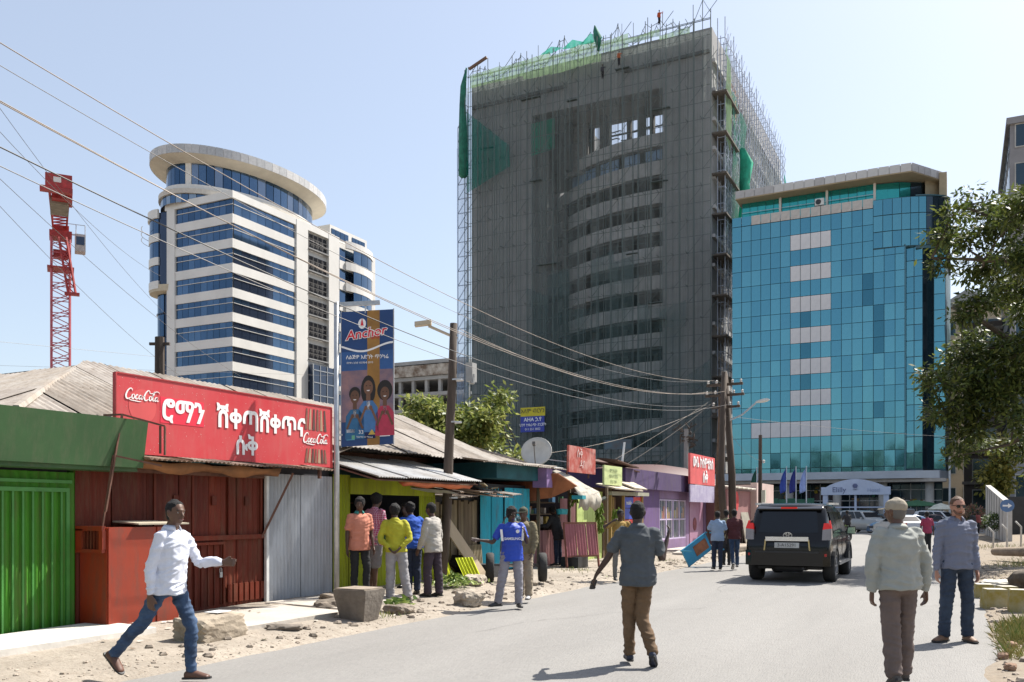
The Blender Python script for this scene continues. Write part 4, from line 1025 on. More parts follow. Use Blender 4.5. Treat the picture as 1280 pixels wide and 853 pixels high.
# ---- dark red shack with box counter -----------------------------------------------
RDM = [cmat('red_a', (.12,.019,.008), .2, .5), cmat('red_b', (.14,.022,.009), .2, .5), cmat('red_c', (.095,.016,.008), .25, .55)]
RDX = mat('red_box_sheet', (.30,.034,.009), .45, .14, 1.6, .15, 5, c2=(.23,.028,.010), dirt=(.11,.045,.03,.75))
rs_ = thing('red_shack', (-11.5, 9.8, .15), 'rust red corrugated metal shack with a padlocked low door under the drinks billboard', 'shack')
wall_y(rs_, RDM, FX, 7.76, 11.22, .14, 2.3, .58, .11, .010, seedm=2)
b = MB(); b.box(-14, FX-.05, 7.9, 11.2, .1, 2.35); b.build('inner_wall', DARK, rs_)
b = MB(); b.box(FX+.012, FX+.06, 9.0, 11.2, 1.19, 1.26); b.build('sill_bar', RDM[1], rs_)
for y in (9.02, 9.72, 10.45, 11.16):
    b = MB(); b.box(FX+.012, FX+.035, y-.02, y+.02, 1.27, 2.3); b.build('rib', RDM[0], rs_)
for y in (9.36, 10.1, 10.8):
    b = MB(); b.box(FX+.012, FX+.03, y, y+.09, 1.72, 1.86); b.build('hinge_plate', RDM[2], rs_)
d = MB(); d.box(FX+.012, FX+.05, 9.5, 10.35, 1.12, 1.16); d.box(FX+.012, FX+.05, 9.5, 9.54, .2, 1.12); d.box(FX+.012, FX+.05, 10.31, 10.35, .2, 1.12); door = d.build('door', RDM[1], rs_)
for i in range(6):
    q = MB(); y = 9.62+i*.13; q.box(FX+.012, FX+.03, y, y+.02, .2, 1.12); q.build('rib', RDM[2], door)
q = MB(); q.box(FX+.05, FX+.07, 10.22, 10.27, .62, .70); q.tube([(FX+.06,10.225,.70),(FX+.06,10.225,.75),(FX+.06,10.245,.77),(FX+.06,10.265,.75),(FX+.06,10.265,.70)], .006, 4); q.build('padlock', STEEL, door)
q = MB(); q.bar((FX+.055,10.1,.78),(FX+.055,10.5,.80),.02,.02); q.build('hasp', RS_, door)
for i in range(7):
    q = MB(); y = 10.42+i*.12; q.box(FX+.013, FX+.04, y, y+.085, .22, .5); q.build('slat', RDM[1], rs_)
b = MB()
P = []
for i in range(13):
    y = 8.2+i*.25; P.append([(FX+.45+.03*sin(i*2), y, 2.30+.02*sin(i*1.7)), (FX+.35, y, 2.18+.05*sin(i*1.3)), (FX+.12, y, 2.2), (FX+.1, y, 2.3)])
b.rings(P); b.build('tarp_roll', mat('brown_tarp', (.20,.085,.03), .85, .3, 2), rs_, smooth=True)
b = MB(); b.box(FX+.02, FX+.56, 7.9, 8.0, 2.0, 2.12) if False else b.bar((FX+.02, 7.9, 2.2), (FX+.02, 11.3, 2.2), .06, .08); b.build('beam', RS_, rs_)
roof_sheets(rs_, [ROOFR[1], ROOFR[0]], (-9.55, 8.42, 2.30), (0, 3.7, .02), (-.75, 0, .10), 5, 1, .1, .085, .016, .01, 6)
# box counter (stands in front, its own piece)
bc = thing('red_box_counter', (-9.8, 8.8, .1), 'orange red sheet metal box counter with a barred vent before the red shack', 'counter')
b = MB(); b.box(-10.12, -9.62, 7.82, 8.98, .06, 1.42)
b.build('body', RDX, bc)
b = MB(); b.box(-10.13, -10.0, 7.76, 7.82, 1.14, 1.40); b.box(-10.14, -9.64, 7.76, 7.815, 1.38, 1.44); b.box(-10.14, -9.64, 7.76, 7.815, 1.10, 1.145); b.box(-9.70, -9.63, 7.76, 7.815, 1.145, 1.38); b.build('vent_frame', RDX, bc)
b = MB(); b.box(-10.0, -9.70, 7.812, 7.818, 1.145, 1.38); b.build('vent_shade', DARK, bc)  # dark sheet on the casing paints the shade inside the vent
for i in range(5):
    b = MB(); x = -9.99+i*.06; b.box(x, x+.022, 7.77, 7.80, 1.145, 1.38); b.build('vent_bar', RDM[1], bc)
b = MB(); b.box(-9.616, -9.60, 7.83, 7.86, .08, 1.42); b.box(-9.616, -9.605, 8.6, 8.62, .08, 1.42); b.build('edge_strip', RDX, bc)
b = MB(); b.plate([(-9.55, 8.25, 1.47), (-9.55, 9.1, 1.47), (-10.1, 9.0, 1.50), (-10.1, 8.3, 1.5)], .02); tag(b.build('cardboard_sheet', mat('cardboard', (.42,.37,.28), .9, .1, 3)), 'pale flat board lying on top of the orange red box counter', 'board')
# ---- grey corrugated shack -------------------------------------------------------
SIL = [cmat('silver_a', (.47,.49,.52), .1, .5, None, .12), cmat('silver_b', (.42,.44,.47), .12, .5, None, .12)]
gy = thing('grey_shack', (-11.5, 12, .15), 'bare grey corrugated iron shack between the red shack and the lime green kiosk', 'shack')
wall_y(gy, SIL, FX+.02, 11.28, 13.0, .14, 2.25, .86, .085, .018)
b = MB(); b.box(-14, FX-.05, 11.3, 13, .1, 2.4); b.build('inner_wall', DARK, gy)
b = MB(); b.box(FX+.04, FX+.09, 11.22, 11.28, .15, 2.3); b.build('corner_post', mat('white_post', (.6,.6,.58)), gy)
b = MB(); b.bar((-9.75, 11.5, 2.25), (FX+.05, 11.15, 1.2), .035); b.build('brace', RS_, gy)
roof_sheets(gy, ROOFR, (-9.5, 11.9, 2.31), (0, .35, .0), (-.9, 0, .16), 1, 1, .1, .085, .016, .01, 7)
# ---- lime green kiosk --------------------------------------------------------------
LIM = [cmat('lime_a', (.36,.42,.015), .14, .6), cmat('lime_b', (.30,.36,.015), .16, .6)]
LIMD = cmat('lime_lintel', (.36,.42,.02), .2, .6)  # plain lime for the lintel, close to the wall sheets
ky = thing('lime_kiosk', (-11.5, 14.8, .15), 'lime yellow kiosk with an open dark serving hatch and a sunlit silver awning', 'kiosk')
wall_y(ky, LIM, FX+.03, 13.02, 13.5, .14, 2.3, .5, .09, .01)
wall_y(ky, LIM, FX+.03, 13.5, 15.9, .14, .98, .8, .09, .01)
wall_y(ky, LIM, FX+.03, 15.9, 16.5, .14, 2.2, .6, .09, .01)
b = MB(); b.box(FX, FX+.06, 13.5, 16.4, 1.95, 2.25); b.build('lintel', LIMD, ky)
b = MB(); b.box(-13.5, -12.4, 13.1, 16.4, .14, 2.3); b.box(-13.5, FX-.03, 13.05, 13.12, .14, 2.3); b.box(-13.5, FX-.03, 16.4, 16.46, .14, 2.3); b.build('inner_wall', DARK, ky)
b = MB(); b.box(FX-.2, FX+.3, 13.5, 15.9, .95, 1.0); b.build('counter', mat('old_wood', (.16,.11,.07), .9, .3, 6), ky)
for i in range(9):
    b = MB(); y = 13.6+i*.25; z = 1.01; b.cyl((FX-.1-rnd(0,.05), y, z), (FX-.1, y, z+rnd(.16,.3)), .04, n=8); b.build('bottle', random.choice([mat('bottle_green', (.03,.15,.04), .2), mat('bottle_red', (.3,.03,.02), .3), mat('bottle_amber', (.2,.08,.02), .2)]), ky)
for i in range(3):
    b = MB(); b.box(-12.4, -12.1, 13.2, 16.3, 1.0+i*.4, 1.03+i*.4); b.build('shelf', RS_, ky)
roof_sheets(ky, ROOFS, (-9.05, 12.9, 2.22), (0, 3.75, .02), (-1.55, 0, .42), 4, 1, .05, .085, .014, .008, 8)
b = MB(); b.plate([(-9.1,12.9,2.19),(-9.1,16.6,2.2),(-10.6,16.6,2.6),(-10.6,12.9,2.6)], .02); b.build('awning_lining', RS_, ky)
b = MB(); P = [[(-9.12+.02*sin(i*2.1), 13.9+i*.28, 2.17), (-9.2, 13.9+i*.28, 2.09+.02*sin(i*1.7)), (-9.32, 13.9+i*.28, 2.18)] for i in range(10)]
b.rings(P); b.build('orange_tarp_roll', mat('orange_tarp', (.55,.14,.05), .7, .2, 3), ky, smooth=True)
# leaning lime sheet with a produce sack
lsx = MB(); lsx = corr((-9.9, 16.1, .16), (.25,1,0), (-.22,-.3,1), .62, 1.0, .09, .01); o = lsx.build('metal_sheet', mat('tin_lime_bright', (.62,.70,.02), .6, .1, 2)); tag(o, 'bright lime corrugated sheet leaning on the kiosk behind the man in the pale jacket', 'metal sheet', 'leaning sheets')
o = corr((-9.5, 16.75, .15), (.35,1,0), (-.25,-.45,1), .5, .55, .09, .01).build('metal_sheet', MC['tin_lime_bright']); tag(o, 'small bright lime corrugated offcut leaning right of the man in the pale jacket', 'metal sheet', 'leaning sheets')
# ---- large hip roof behind the kiosk -------------------------------------------
hr = thing('long_roofed_house', (-15, 19, 0), 'low house with a long weathered tin hip roof, behind the kiosk and the wooden pole', 'house')
b = MB(); b.box(-20, -12.3, 15.6, 24.9, .1, 2.95); b.build('wall', mat('dark_green_wall', (.02,.075,.06), .8, .35, .8), hr)
roof_sheets(hr, ROOFG, (-11.95, 15.3, 2.95), (0, 10.2, .10), (-4.0, 0, 1.55), 12, 3, .08, .12, .014, .02, 12, cut=((-11.9, 25.5, 3), (-5.3, 4.1, 0)))
b = MB(); b.plate([(-11.9,15.3,2.9),(-11.9,25.5,3.02),(-16,20.2,4.5),(-16,15.3,4.5)], .03); b.plate([(-11.9,25.5,3.02),(-20,25.5,3.0),(-16,20.2,4.5)], .03); b.build('roof', ROOFG[1], hr)
b = MB(); b.bar((-11.9,25.5,3.08),(-16,20.2,4.6),.14,.05); b.build('hip_cap', ROOFG[0], hr)
b = MB(); b.bar((-11.88,15.3,2.86),(-11.88,25.4,2.94),.05,.1); b.build('fascia', RS_, hr)
for i in range(7):
    b = MB(); y = 13+i*1.7; b.plate([(-11.6,y,2.72+rnd(0,.05)),(-11.5,y+1.5,2.70),(-12.2,y+1.6,2.84),(-12.2,y+.1,2.86)], .02); b.build('roof_offcut', random.choice(ROOFR+ROOFG), hr)
# lean-to of old sheets in front of it
lt = thing('plank_lean_to', (-10.8, 17.5, .15), 'ramshackle lean-to of dark planks and curling roof sheets behind the wooden utility pole', 'shack')
PL = [mat('plank_a', (.17,.135,.08), .9, .3, 4, .3, 20, stretch=(1,1,.15)), mat('plank_b', (.12,.09,.055), .9, .3, 4, .3, 20, stretch=(1,1,.15)), mat('plank_c', (.27,.225,.14), .9, .25, 4, .3, 20, stretch=(1,1,.15))]
R_ = random.Random(5); y = 16.55
while y < 18.6:
    w = R_.uniform(.1, .2); b = MB(); b.box(FX-.1+R_.uniform(-.02,.02), FX-.06+R_.uniform(-.01,.02), y, y+w-.012, .14, 1.85+R_.uniform(-.08,.05)); b.build('plank', PL[0] if y < 17.6 else R_.choice(PL), lt); y += w
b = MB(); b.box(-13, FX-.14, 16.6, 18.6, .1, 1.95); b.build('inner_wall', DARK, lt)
for i in range(12):
    y = 15.7+i*.24; z = 1.95+rnd(-.03,.10)+.02*(i % 3); a = rnd(-.25,.25)
    b = corr((-9.35+rnd(-.1,.2), y, z), (a,1,rnd(-.08,.08)), (-1,a,.12+rnd(-.05,.05)), rnd(.35,.75), rnd(.8,1.3), .085, .012)
    b.build('roof_sheet', R_.choice(ROOFG+ROOFR+[ROOFS[0]]), lt)
for i in range(8):
    b = MB(); p = Vector((-9.9+rnd(-.4,.3), 15.8+rnd(0,2.8), 2.14+rnd(0,.08))); b.bar(p, p+Vector((rnd(-.4,.4), rnd(-.6,.6), rnd(0,.06))), rnd(.04,.12), .03); b.build('loose_timber', R_.choice(PL), lt)
b = MB()
for i in range(16): yy = 17.6+i*.07; b.bar((FX+.05, yy, .2), (FX+.02, yy-.05, .85), .03, .02)
stuff(b.build('stick_fence', PL[2], lt))
# ---- turquoise shack --------------------------------------------------------------
TQ = [cmat('turquoise_a', (.025,.33,.45), .12, .55), cmat('turquoise_b', (.03,.37,.49), .12, .55)]
ts = thing('turquoise_shack', (-11.5, 20, .15), 'bright turquoise corrugated shack behind the man in the blue football shirt', 'shack')
wall_y(ts, TQ, FX, 18.62, 19.75, .2, 2.12, .56, .10, .014); wall_y(ts, TQ, FX+.05, 19.8, 21.2, .2, 2.22, .5, .16, .008)
b = MB(); b.box(-13, FX-.06, 18.65, 21.2, .1, 2.3); b.build('inner_wall', DARK, ts)
for i in range(14): b = MB(); y = 18.7+i*.075; b.bar((FX+.01, y, 2.08), (FX+.01, y, 2.15+rnd(.02,.08)), .018); b.build('cut_rib', TQ[0], ts) if i % 2 else None
b = MB(); b.box(-12.4, -9.75, 18.7, 21.9, 2.42, 2.8); b.build('fascia_board', mat('dark_teal_board', (.015,.09,.11), .8, .3, 1.5), ts)
roof_sheets(ts, ROOFG, (-9.4, 17.6, 2.72), (0, 4.5, .0), (-2.4, 0, .35), 5, 1, .1, .12, .014, .02, 15)
for i in range(5):
    b = MB(); b.plate([(-9.5,19.9+i*.42,2.78),(-9.5,20.4+i*.42,2.8+.03*(i%2)),(-10.2,20.3+i*.42,2.9),(-10.2,19.9+i*.42,2.9)], .02); b.build('roof_offcut', random.choice(ROOFS+ROOFG), ts)
# ---- market stall with canopy -----------------------------------------------------
PNK = [cmat('pink_a', (.42,.22,.22), .14, .6), cmat('pink_b', (.36,.18,.19), .16, .6)]
st_ = thing('vegetable_stall', (-10.5, 22.8, .15), 'market stall with a dirty white canvas canopy, pink sheet sides and hanging bananas', 'stall')
for (x, y) in [(-9.9,21.35),(-9.8,23.2),(-9.4,25.1),(-11.5,21.4),(-11.4,25)]:
    b = MB(); b.bar((x,y,.15),(x,y,2.35),.07); b.build('post', PL[1], st_)
wall_y(st_, PNK, FX+.1, 21.35, 23.0, .16, 1.12, .55, .1, .012); wall_y(st_, PNK, FX+.02, 23.3, 24.4, .16, 2.0, .55, .1, .012)
b = MB(); b.box(-12.6, -11.9, 21.3, 25.2, .15, 2.5); b.box(-12, -9.95, 21.3, 21.36, 1.9, 2.6); b.build('inner_wall', mat('orange_board', (.22,.07,.03), .8, .35, 1.5), st_)
b = MB(); R = []
for i in range(9):
    y = 21.75+i*.20; s_ = .05*sin(i*1.3)
    R.append([(-10.1, y, 2.75+s_), (-9.75+.02*sin(i*2), y, 2.66+s_-.04*i/8), (-9.35, y, 2.46+s_*.5-.08*i/8), (-9.02+.05*sin(i), y, 2.24-s_-.1*i/8), (-8.88+.05*sin(i*2), y+.02, 1.98+.04*sin(i*2.3)), (-8.92+.03*sin(i*3), y, 1.70+.07*sin(i*1.9))])
b.rings(R, close=False); o = b.build('canopy', mat('dirty_canvas', (.40,.37,.31), .9, .2, 1.6, .5, 5, dirt=(.16,.12,.09,.6)), st_, smooth=True); md = o.modifiers.new('s','SOLIDIFY'); md.thickness = .02
b = MB(); b.plate([(-10.3,21.3,2.62),(-9.3,21.3,2.62),(-8.9,21.6,2.3),(-9.6,21.5,2.0),(-10.2,21.35,1.95)], .03); b.build('side_board', mat('orange_board_b', (.28,.10,.04), .8, .3, 1.5), st_)
b = MB(); b.box(-9.9,-9.5,21.0,21.35,2.25,2.75); b.build('violet_board', mat('violet_board', (.27,.17,.36), .8, .2, 2), st_)
for i in range(5):
    b = MB(); z = .9+i*.32; b.box(-11.6, -10.2, 21.5, 23.1, z, z+.03); b.build('shelf', PL[1], st_)
GOOD = [mat('goods_%d' % i, c, .6, .2, 5) for i, c in enumerate([(.35,.05,.03),(.05,.14,.25),(.4,.3,.05),(.4,.38,.35),(.05,.15,.06),(.3,.12,.03)])]
for i in range(34):
    b = MB(); x = -10.25-rnd(0,.2); y = 21.6+rnd(0,2.9); z = random.choice([.93,1.25,1.57,1.89]); b.box(x-.12, x, y, y+rnd(.06,.2), z, z+rnd(.1,.26)); b.build('packet', random.choice(GOOD), st_)
BAN = leaf_mats('banana', (.16,.24,.03), (.24,.30,.05), (.07,.13,.02))
for (y, x, zt, L) in [(24.0,-9.2,1.95,.85),(25.7,-9.3,1.8,.75),(22.3,-9.3,2.1,.25)]:
    b = MB()
    for k in range(int(70*L)):
        z = zt-L*random.random(); a = rnd(0,6.3); r_ = rnd(.05,.14)*(1-.5*(zt-z)/L); p = Vector((x+r_*cos(a), y+r_*sin(a), z)); q = p+Vector((.05*cos(a), .05*sin(a), -.13)); b.bar(p, q, .035)
    bb = b.build('banana_bunch', BAN, st_); stuff(bb)
b = MB(); b.box(-9.1,-8.8,21.7,21.95,1.95,2.05); b.lathe([(.01,0),(.14,.0),(.16,.14),(.01,.16)], (-9.5,22.0,1.55), 10); b.build('blue_basin', mat('basin_teal', (.03,.3,.35), .5), st_)
for (y, z) in [(23.3,2.05),(23.9,2.0),(22.9,2.1)]:
    b = MB(); b.tube([(-9.4,y-.5,z),(-9.3,y,z-.1),(-9.2,y+.5,z+.02)], .06, 5); b.build('dark_bundle', mat('bundle_dark', (.04,.05,.04), .9, .4, 6), st_)
# sign on the roof and the satellite dish
sg = thing('old_red_sign', (-9.6, 23.7, 2.75), 'faded peeling red sign board standing on the roof of the vegetable stall', 'sign')
b = MB(); b.box(-9.68, -9.62, 22.75, 24.75, 2.72, 3.46); b.build('panel', mat('peeling_red', (.42,.07,.05), .8, .15, 2.5, c2=(.50,.30,.26), lo=.45, hi=.75), sg)
b = MB(); b.bar((-9.75,22.9,2.6),(-9.72,22.9,3.4),.04); b.bar((-9.75,24.5,2.6),(-9.72,24.5,3.4),.04); b.build('strut', RS_, sg)
text_obj('lettering', 'ሱቅ', .32, mat('faded_white_paint', (.6,.45,.42)), sg, (-9.6,23.5,3.25), (pi/2,0,pi/2), .002)
text_obj('lettering', 'ዳቦ', .3, MC['faded_white_paint'], sg, (-9.6,23.7,2.95), (pi/2,0,pi/2), .002)
sd_ = thing('satellite_dish', (-10.4, 22.4, 2.7), 'pale round satellite dish on the roof beside the faded red sign', 'satellite dish')
b = MB(); n = 24; fr = Vector((.25,-.85,.35)).normalized(); a_ = fr.cross(Vector((0,0,1))).normalized(); u_ = a_.cross(fr)
c0 = Vector((-10.4,22.3,3.28)); R = []
for r_, d in ((.02,-.12),(.17,-.10),(.31,-.05),(.42,.02),(.43,.0),(.31,-.08),(.02,-.15)):
    R.append([c0+a_*(r_*cos(2*pi*k/n))+u_*(r_*sin(2*pi*k/n))+fr*d for k in range(n)])
b.rings(R); b.build('dish', mat('dish_grey', (.46,.45,.42), .6, .12, 2), sd_, smooth=True)
b = MB(); b.bar(c0-u_*.45, c0+fr*.45-u_*.05, .025); b.obox(c0+fr*.48, a_*.04, u_*.04, fr*.06); b.build('receiver_arm', CONC3, sd_)
b = MB(); b.cyl((-10.45,22.6,2.6), c0-fr*.15, .03); b.build('mast', RS_, sd_)
# ---- lime green stall and brown wooden booth ----------------------------------------
lm = thing('pale_lime_booth', (-10.6, 25.8, .15), 'narrow pale lime painted booth with a lime board above, right of the canvas canopy', 'booth')
LP_ = mat('pale_lime_paint', (.46,.56,.18), .75, .14, 1.2)
for i in range(5):
    b = MB(); y = 24.45+i*.42; b.box(FX+.03-.01*(i%2), FX+.07, y, y+.405, .15, 2.25 if i > 2 else 2.0); b.build('panel', LP_, lm)
b = MB(); b.box(-12, FX, 24.4, 26.5, .1, 2.2); b.build('inner_wall', DARK, lm)
sg = thing('lime_sign', (-9.7, 26.7, 2.6), 'small pale lime sign board with faint lines of writing above the booth', 'sign')
b = MB(); b.box(-9.76, -9.70, 25.7, 27.3, 2.45, 3.05); b.build('panel', mat('pale_lime_sign', (.48,.55,.25), .8, .1, 2), sg)
b = MB(); b.bar((-9.8,26.5,2.0),(-9.78,26.5,2.9),.05); b.build('strut', PL[1], sg)
for k, s_ in enumerate(['የምግብ ዘይት', 'ጤፍ እና በርበሬ', 'ስኳር ዱቄት']): text_obj('lettering', s_, .14, mat('grey_green_lettering', (.3,.36,.2)), sg, (-9.69,26.5,2.9-k*.17), (pi/2,0,pi/2), .002)
wb = thing('wooden_booth', (-10.5, 28, .15), 'open brown wooden booth with red and blue posters next to the purple shop', 'booth')
YW = [mat('ochre_wood', (.30,.19,.06), .85, .25, 3, stretch=(1,1,.2)), mat('brown_wood', (.12,.07,.035), .85, .3, 3, stretch=(1,1,.2))]
for i in range(7):
    b = MB(); y = 26.5+i*.17; b.box(FX+.05, FX+.1+.01*(i%2), y, y+.155, .12, 2.1); b.build('plank', YW[i % 3 == 0], wb)
for y in (26.5, 27.7, 29.6):
    b = MB(); b.bar((FX+.35,y,.1),(FX+.35,y,2.15),.08); b.build('post', YW[0], wb)
b = MB(); b.bar((FX+.35,26.4,2.2),(FX+.4,30,2.22),.16,.12); b.build('beam', mat('grey_beam', (.3,.29,.22)), wb)
b = MB(); b.box(-12, FX-.2, 26.5, 30, .1, 2.4); b.build('inner_wall', mat('dim_brown', (.10,.055,.03), .9, .3, 1), wb)
for k, (z, c) in enumerate([(1.9,0),(1.5,1),(1.05,0)]):
    b = MB(); b.bar((FX+.36,27.7,z-.9),(FX+.36,28.5,z-.9+.05),.05); b.build('rail', YW[0], wb)
for (y0, y1, z0, z1, c) in [(27.9,28.75,1.75,2.1,(.03,.06,.42)),(28.77,29.6,1.72,2.12,(.55,.02,.02)),(27.9,28.75,1.38,1.73,(.03,.06,.38)),(28.77,29.6,1.3,1.7,(.5,.02,.02)),(27.9,28.9,1.1,1.36,(.5,.03,.02))]:
    b = MB(); b.box(FX+.3, FX+.33, y0, y1, z0, z1); p_ = b.build('poster', mat('poster_%d%d' % (y0*10, z0*10), c, .5, .1, 3), wb)
text_obj('lettering', 'mobile', .2, WTX, wb, (FX+.335,28.3,1.92), (pi/2,0,pi/2), .002)
b = MB(); b.plate([(FX+.1,25.9,2.5),(FX+.7,26.0,2.35),(FX+.8,28.4,2.32),(FX+.1,28.3,2.6)], .04); b.plate([(FX+.2,27.6,2.62),(FX+.75,27.7,2.4),(FX+.75,29.0,2.38),(FX+.1,29,2.7)], .04); b.build('awning', mat('beige_sheet', (.50,.43,.34), .85, .15, 2), wb)
# ---- purple shop --------------------------------------------------------------------
PU = mat('purple_paint', (.13,.07,.20), .75, .14, .8, .1, 6, dirt=(.12,.09,.08,.5)); PUL = mat('lilac_paint', (.24,.15,.28), .75, .12, .8, .1, 6, dirt=(.16,.11,.09,.5)); PUD = mat('deep_purple_paint', (.065,.036,.115), .75, .14, .8, dirt=(.10,.08,.07,.5))
ps = thing('purple_shop', (-11.8, 33, .15), 'purple painted shop with a deep purple fascia and barred glass windows', 'shop')
b = MB(); b.box(-14, FX-.12, 29.9, 39.5, .1, 2.45); b.build('wall', PUL, ps)
b = MB(); b.box(-14, FX+.25, 28.2, 36.95, 2.42, 3.08); b.build('fascia_board', PUD, ps)
for (y0, y1, z0, z1) in [(29.9,32.7,.12,2.42),(32.7,36.4,.12,.55),(32.7,36.4,2.12,2.42),(36.35,36.8,.12,2.42)]:
    b = MB(); b.box(FX-.11, FX+.02, y0, y1, z0, z1); b.build('wall_panel', PU if z0 < 1 and y0 < 30 else PUL, ps)
for i in range(4):
    y = 32.75+i*.9
    w = MB()
    for (a, c_, d_, e) in ((y,y+.05,.55,2.1),(y+.83,y+.88,.55,2.1),(y+.05,y+.83,.55,.6),(y+.05,y+.83,2.05,2.1),(y+.05,y+.83,1.3,1.35)): w.box(FX-.06, FX+.01, a, c_, d_, e)
    win = w.build('window', mat('lilac_frame', (.5,.42,.58)), ps)
    for (za, zb) in ((.6,1.3),(1.35,2.05)):
        q = MB(); q.box(FX-.08, FX-.06, y+.05, y+.83, za, zb); q.build('pane', mat('shop_glass', (.04,.07,.10), .1, .3, 2, spec=.9), win)
    for k in range(3):
        q = MB(); q.bar((FX+.0, y+.25+k*.2, .6), (FX+.0, y+.25+k*.2, 2.05), .014); q.build('bar', WHITE, win)
    for k in range(4):
        q = MB(); q.box(FX-.1+.045, FX-.045, y+.1+k*.18, y+.24+k*.18, 1.36, 1.36+rnd(.2,.5)); q.build('display_item', random.choice(GOOD), win)
d = MB(); d.box(FX-.1, FX+.04, 36.85, 39.0, .14, 2.2); dr = d.build('door', mat('mauve_door', (.42,.25,.36), .7, .12, 1.5, c2=(.33,.16,.24)), ps)
for z in (.15, 2.2):
    q = MB(); q.box(FX-.12, FX+.07, 36.8, 39.1, z, z+.08); q.build('door_frame', BLACKM, dr)
q = MB(); q.cyl((FX+.045,37.6,1.1),(FX+.06,37.6,1.1),.28,n=14); q.build('worn_patch', mat('worn_maroon', (.20,.05,.06), .8, .3, 5), dr)
b = MB(); b.box(FX-.1, FX+.05, 39.1, 39.5, .12, 2.4); b.build('end_wall', PUL, ps)
for i in range(9):
    b = MB(); y = 29.4+i*.92; b.plate([(FX-.2, y, 3.12), (FX-.2, y+.9, 3.12), (-14, y+.9, 3.62), (-14, y, 3.62)], .03); b.build('roof_sheet', mat('cream_roof_sheet', (.60,.54,.46), .8, .12, 1), ps)
b = MB(); b.bar((-10.4,29.2,3.1),(-10.5,29.8,4.05),.07,.02); b.build('upright_board', mat('pale_board', (.7,.68,.62)), ps)
b = MB(); b.plate([(-10.3,27.5,3.22),(-9.8,29.4,3.0),(-11.5,30.5,3.5),(-12,28,3.5)], .04); b.plate([(-9.7,26.9,3.28),(-9.7,29,3.12),(-10.4,29,3.2),(-10.4,26.9,3.36)], .04); b.build('roof_offcut', mat('dark_rust_sheet', (.10,.05,.035), .85, .3, 2), ps)
sg = thing('red_shop_sign', (-9.6, 39, 2.3), 'square red sign with white Amharic lettering above a pale board over the purple shop door', 'sign')
RDS = mat('sign_red_fade', (.62,.10,.10), .55, .1, 1.5)
b = MB(); b.box(-9.75, -9.66, 35.3, 39.3, 2.75, 3.98); b.build('panel', RDS, sg)
b = MB(); b.box(-9.72, -9.66, 35.3, 39.2, 2.02, 2.72); b.build('lower_panel', mat('pale_lilac_board', (.50,.46,.58), .7, .12, 3, c2=(.3,.26,.4)), sg)
text_obj('lettering', 'ውቤ ኮስሞቲክስ', .56, WTX, sg, (-9.64,37.3,3.64), (pi/2,0,pi/2), .005, bold=.012)
text_obj('lettering', 'ሱቅ', .62, WTX, sg, (-9.64,37.6,3.05), (pi/2,0,pi/2), .005, bold=.012)
# row of shirts and posters hanging past the purple shop
hg = thing('hanging_clothes', (-9.5, 42, .15), 'blue and white cloths hanging outside past the purple shop door', 'clothes')
for i, c in enumerate([(.45,.48,.55),(.05,.07,.14),(.12,.22,.4),(.5,.5,.52),(.06,.06,.07),(.15,.08,.18)]):
    b = MB(); y = 38.9+i*.42; zt = 2.35-.05*i; R = []
    for j in range(5): R.append([(-9.4+.05*sin(k*1.8+j), y+k*.09, zt-j*(.28 if i < 4 else .4)+(.03 if k == 1 else 0)) for k in range(5)])
    b.rings(R, close=False); o = b.build('cloth', mat('hung_cloth_%d' % i, c, .9, .15, 3), hg, smooth=True); md = o.modifiers.new('s','SOLIDIFY'); md.thickness = .01
b = MB(); b.bar((-9.4,38.7,2.42),(-9.4,41.6,2.38),.04); b.build('rail', STEEL, hg)
b = MB(); b.plate([(-9.4,41.5,.2),(-9.5,43.2,.2),(-9.9,43.2,1.5),(-9.8,41.5,1.7)], .05); tag(b.build('leaning_board', mat('white_board', (.6,.58,.58), .7, .1, 2)), 'white board leaning on the wall past the purple door', 'board')
# ---- pink plastered shack with red and grey discs ------------------------------------
pk = thing('pink_shack', (-11.3, 50, .1), 'flat roofed shack with dull maroon front and pale pink side wall beyond the utility poles', 'shack')
b = MB(); b.box(-15.5, -9.35, 39.6, 44.5, .1, 2.5); b.build('wall', mat('maroon_plaster', (.21,.095,.095), .85, .15, .8), pk)
b = MB(); b.box(-9.34, -9.20, 39.6, 44.6, .1, 2.6); b.build('front_wall', mat('maroon_plaster_b', (.25,.115,.11), .85, .15, .8), pk)
b = MB(); b.box(-9.2, -8.9, 44.6, 49.0, .1, 3.05); b.box(-14, -9.2, 44.6, 49.0, .1, 2.95); b.build('side_wall', mat('pale_pink_plaster', (.52,.38,.34), .85, .12, .8), pk)
for i in range(5):
    b = MB(); y = 39.6+i*.98; b.plate([(-8.9,y,2.72),(-8.9,y+.95,2.76),(-12.5,y+.95,3.1),(-12.5,y,3.1)], .05); b.build('roof_sheet', mat('pale_roof', (.52,.48,.40), .8, .12, 1), pk)
for (y, c, n_) in [(41.3,(.5,.03,.03),'red_disc'),(45.9,(.30,.27,.29),'grey_disc')]:
    b = MB(); x = -8.88 if y > 44 else -9.18; b.cyl((x,y,2.1),(x+.03,y,2.1),.45,n=24); b.build(n_, mat(n_, c, .7, .1, 2), pk)
b = MB(); b.plate([(-8.9,42.2,.1),(-8.9,44.2,.1),(-9.2,44.0,1.6),(-9.2,42.4,1.6)], .05); tag(b.build('leaning_board', mat('grey_green_board', (.22,.20,.16), .9, .3, 1.5)), 'dull grey green board leaning on the maroon shack under the red disc', 'board')
# low wall beyond
b = MB(); b.box(-9.6, -9.3, 49.5, 72, 0, 1.6); tag(b.build('boundary_wall', mat('grey_wall', (.25,.23,.21), .9, .2, .8)), 'low grey boundary wall beyond the pink shack', 'wall')
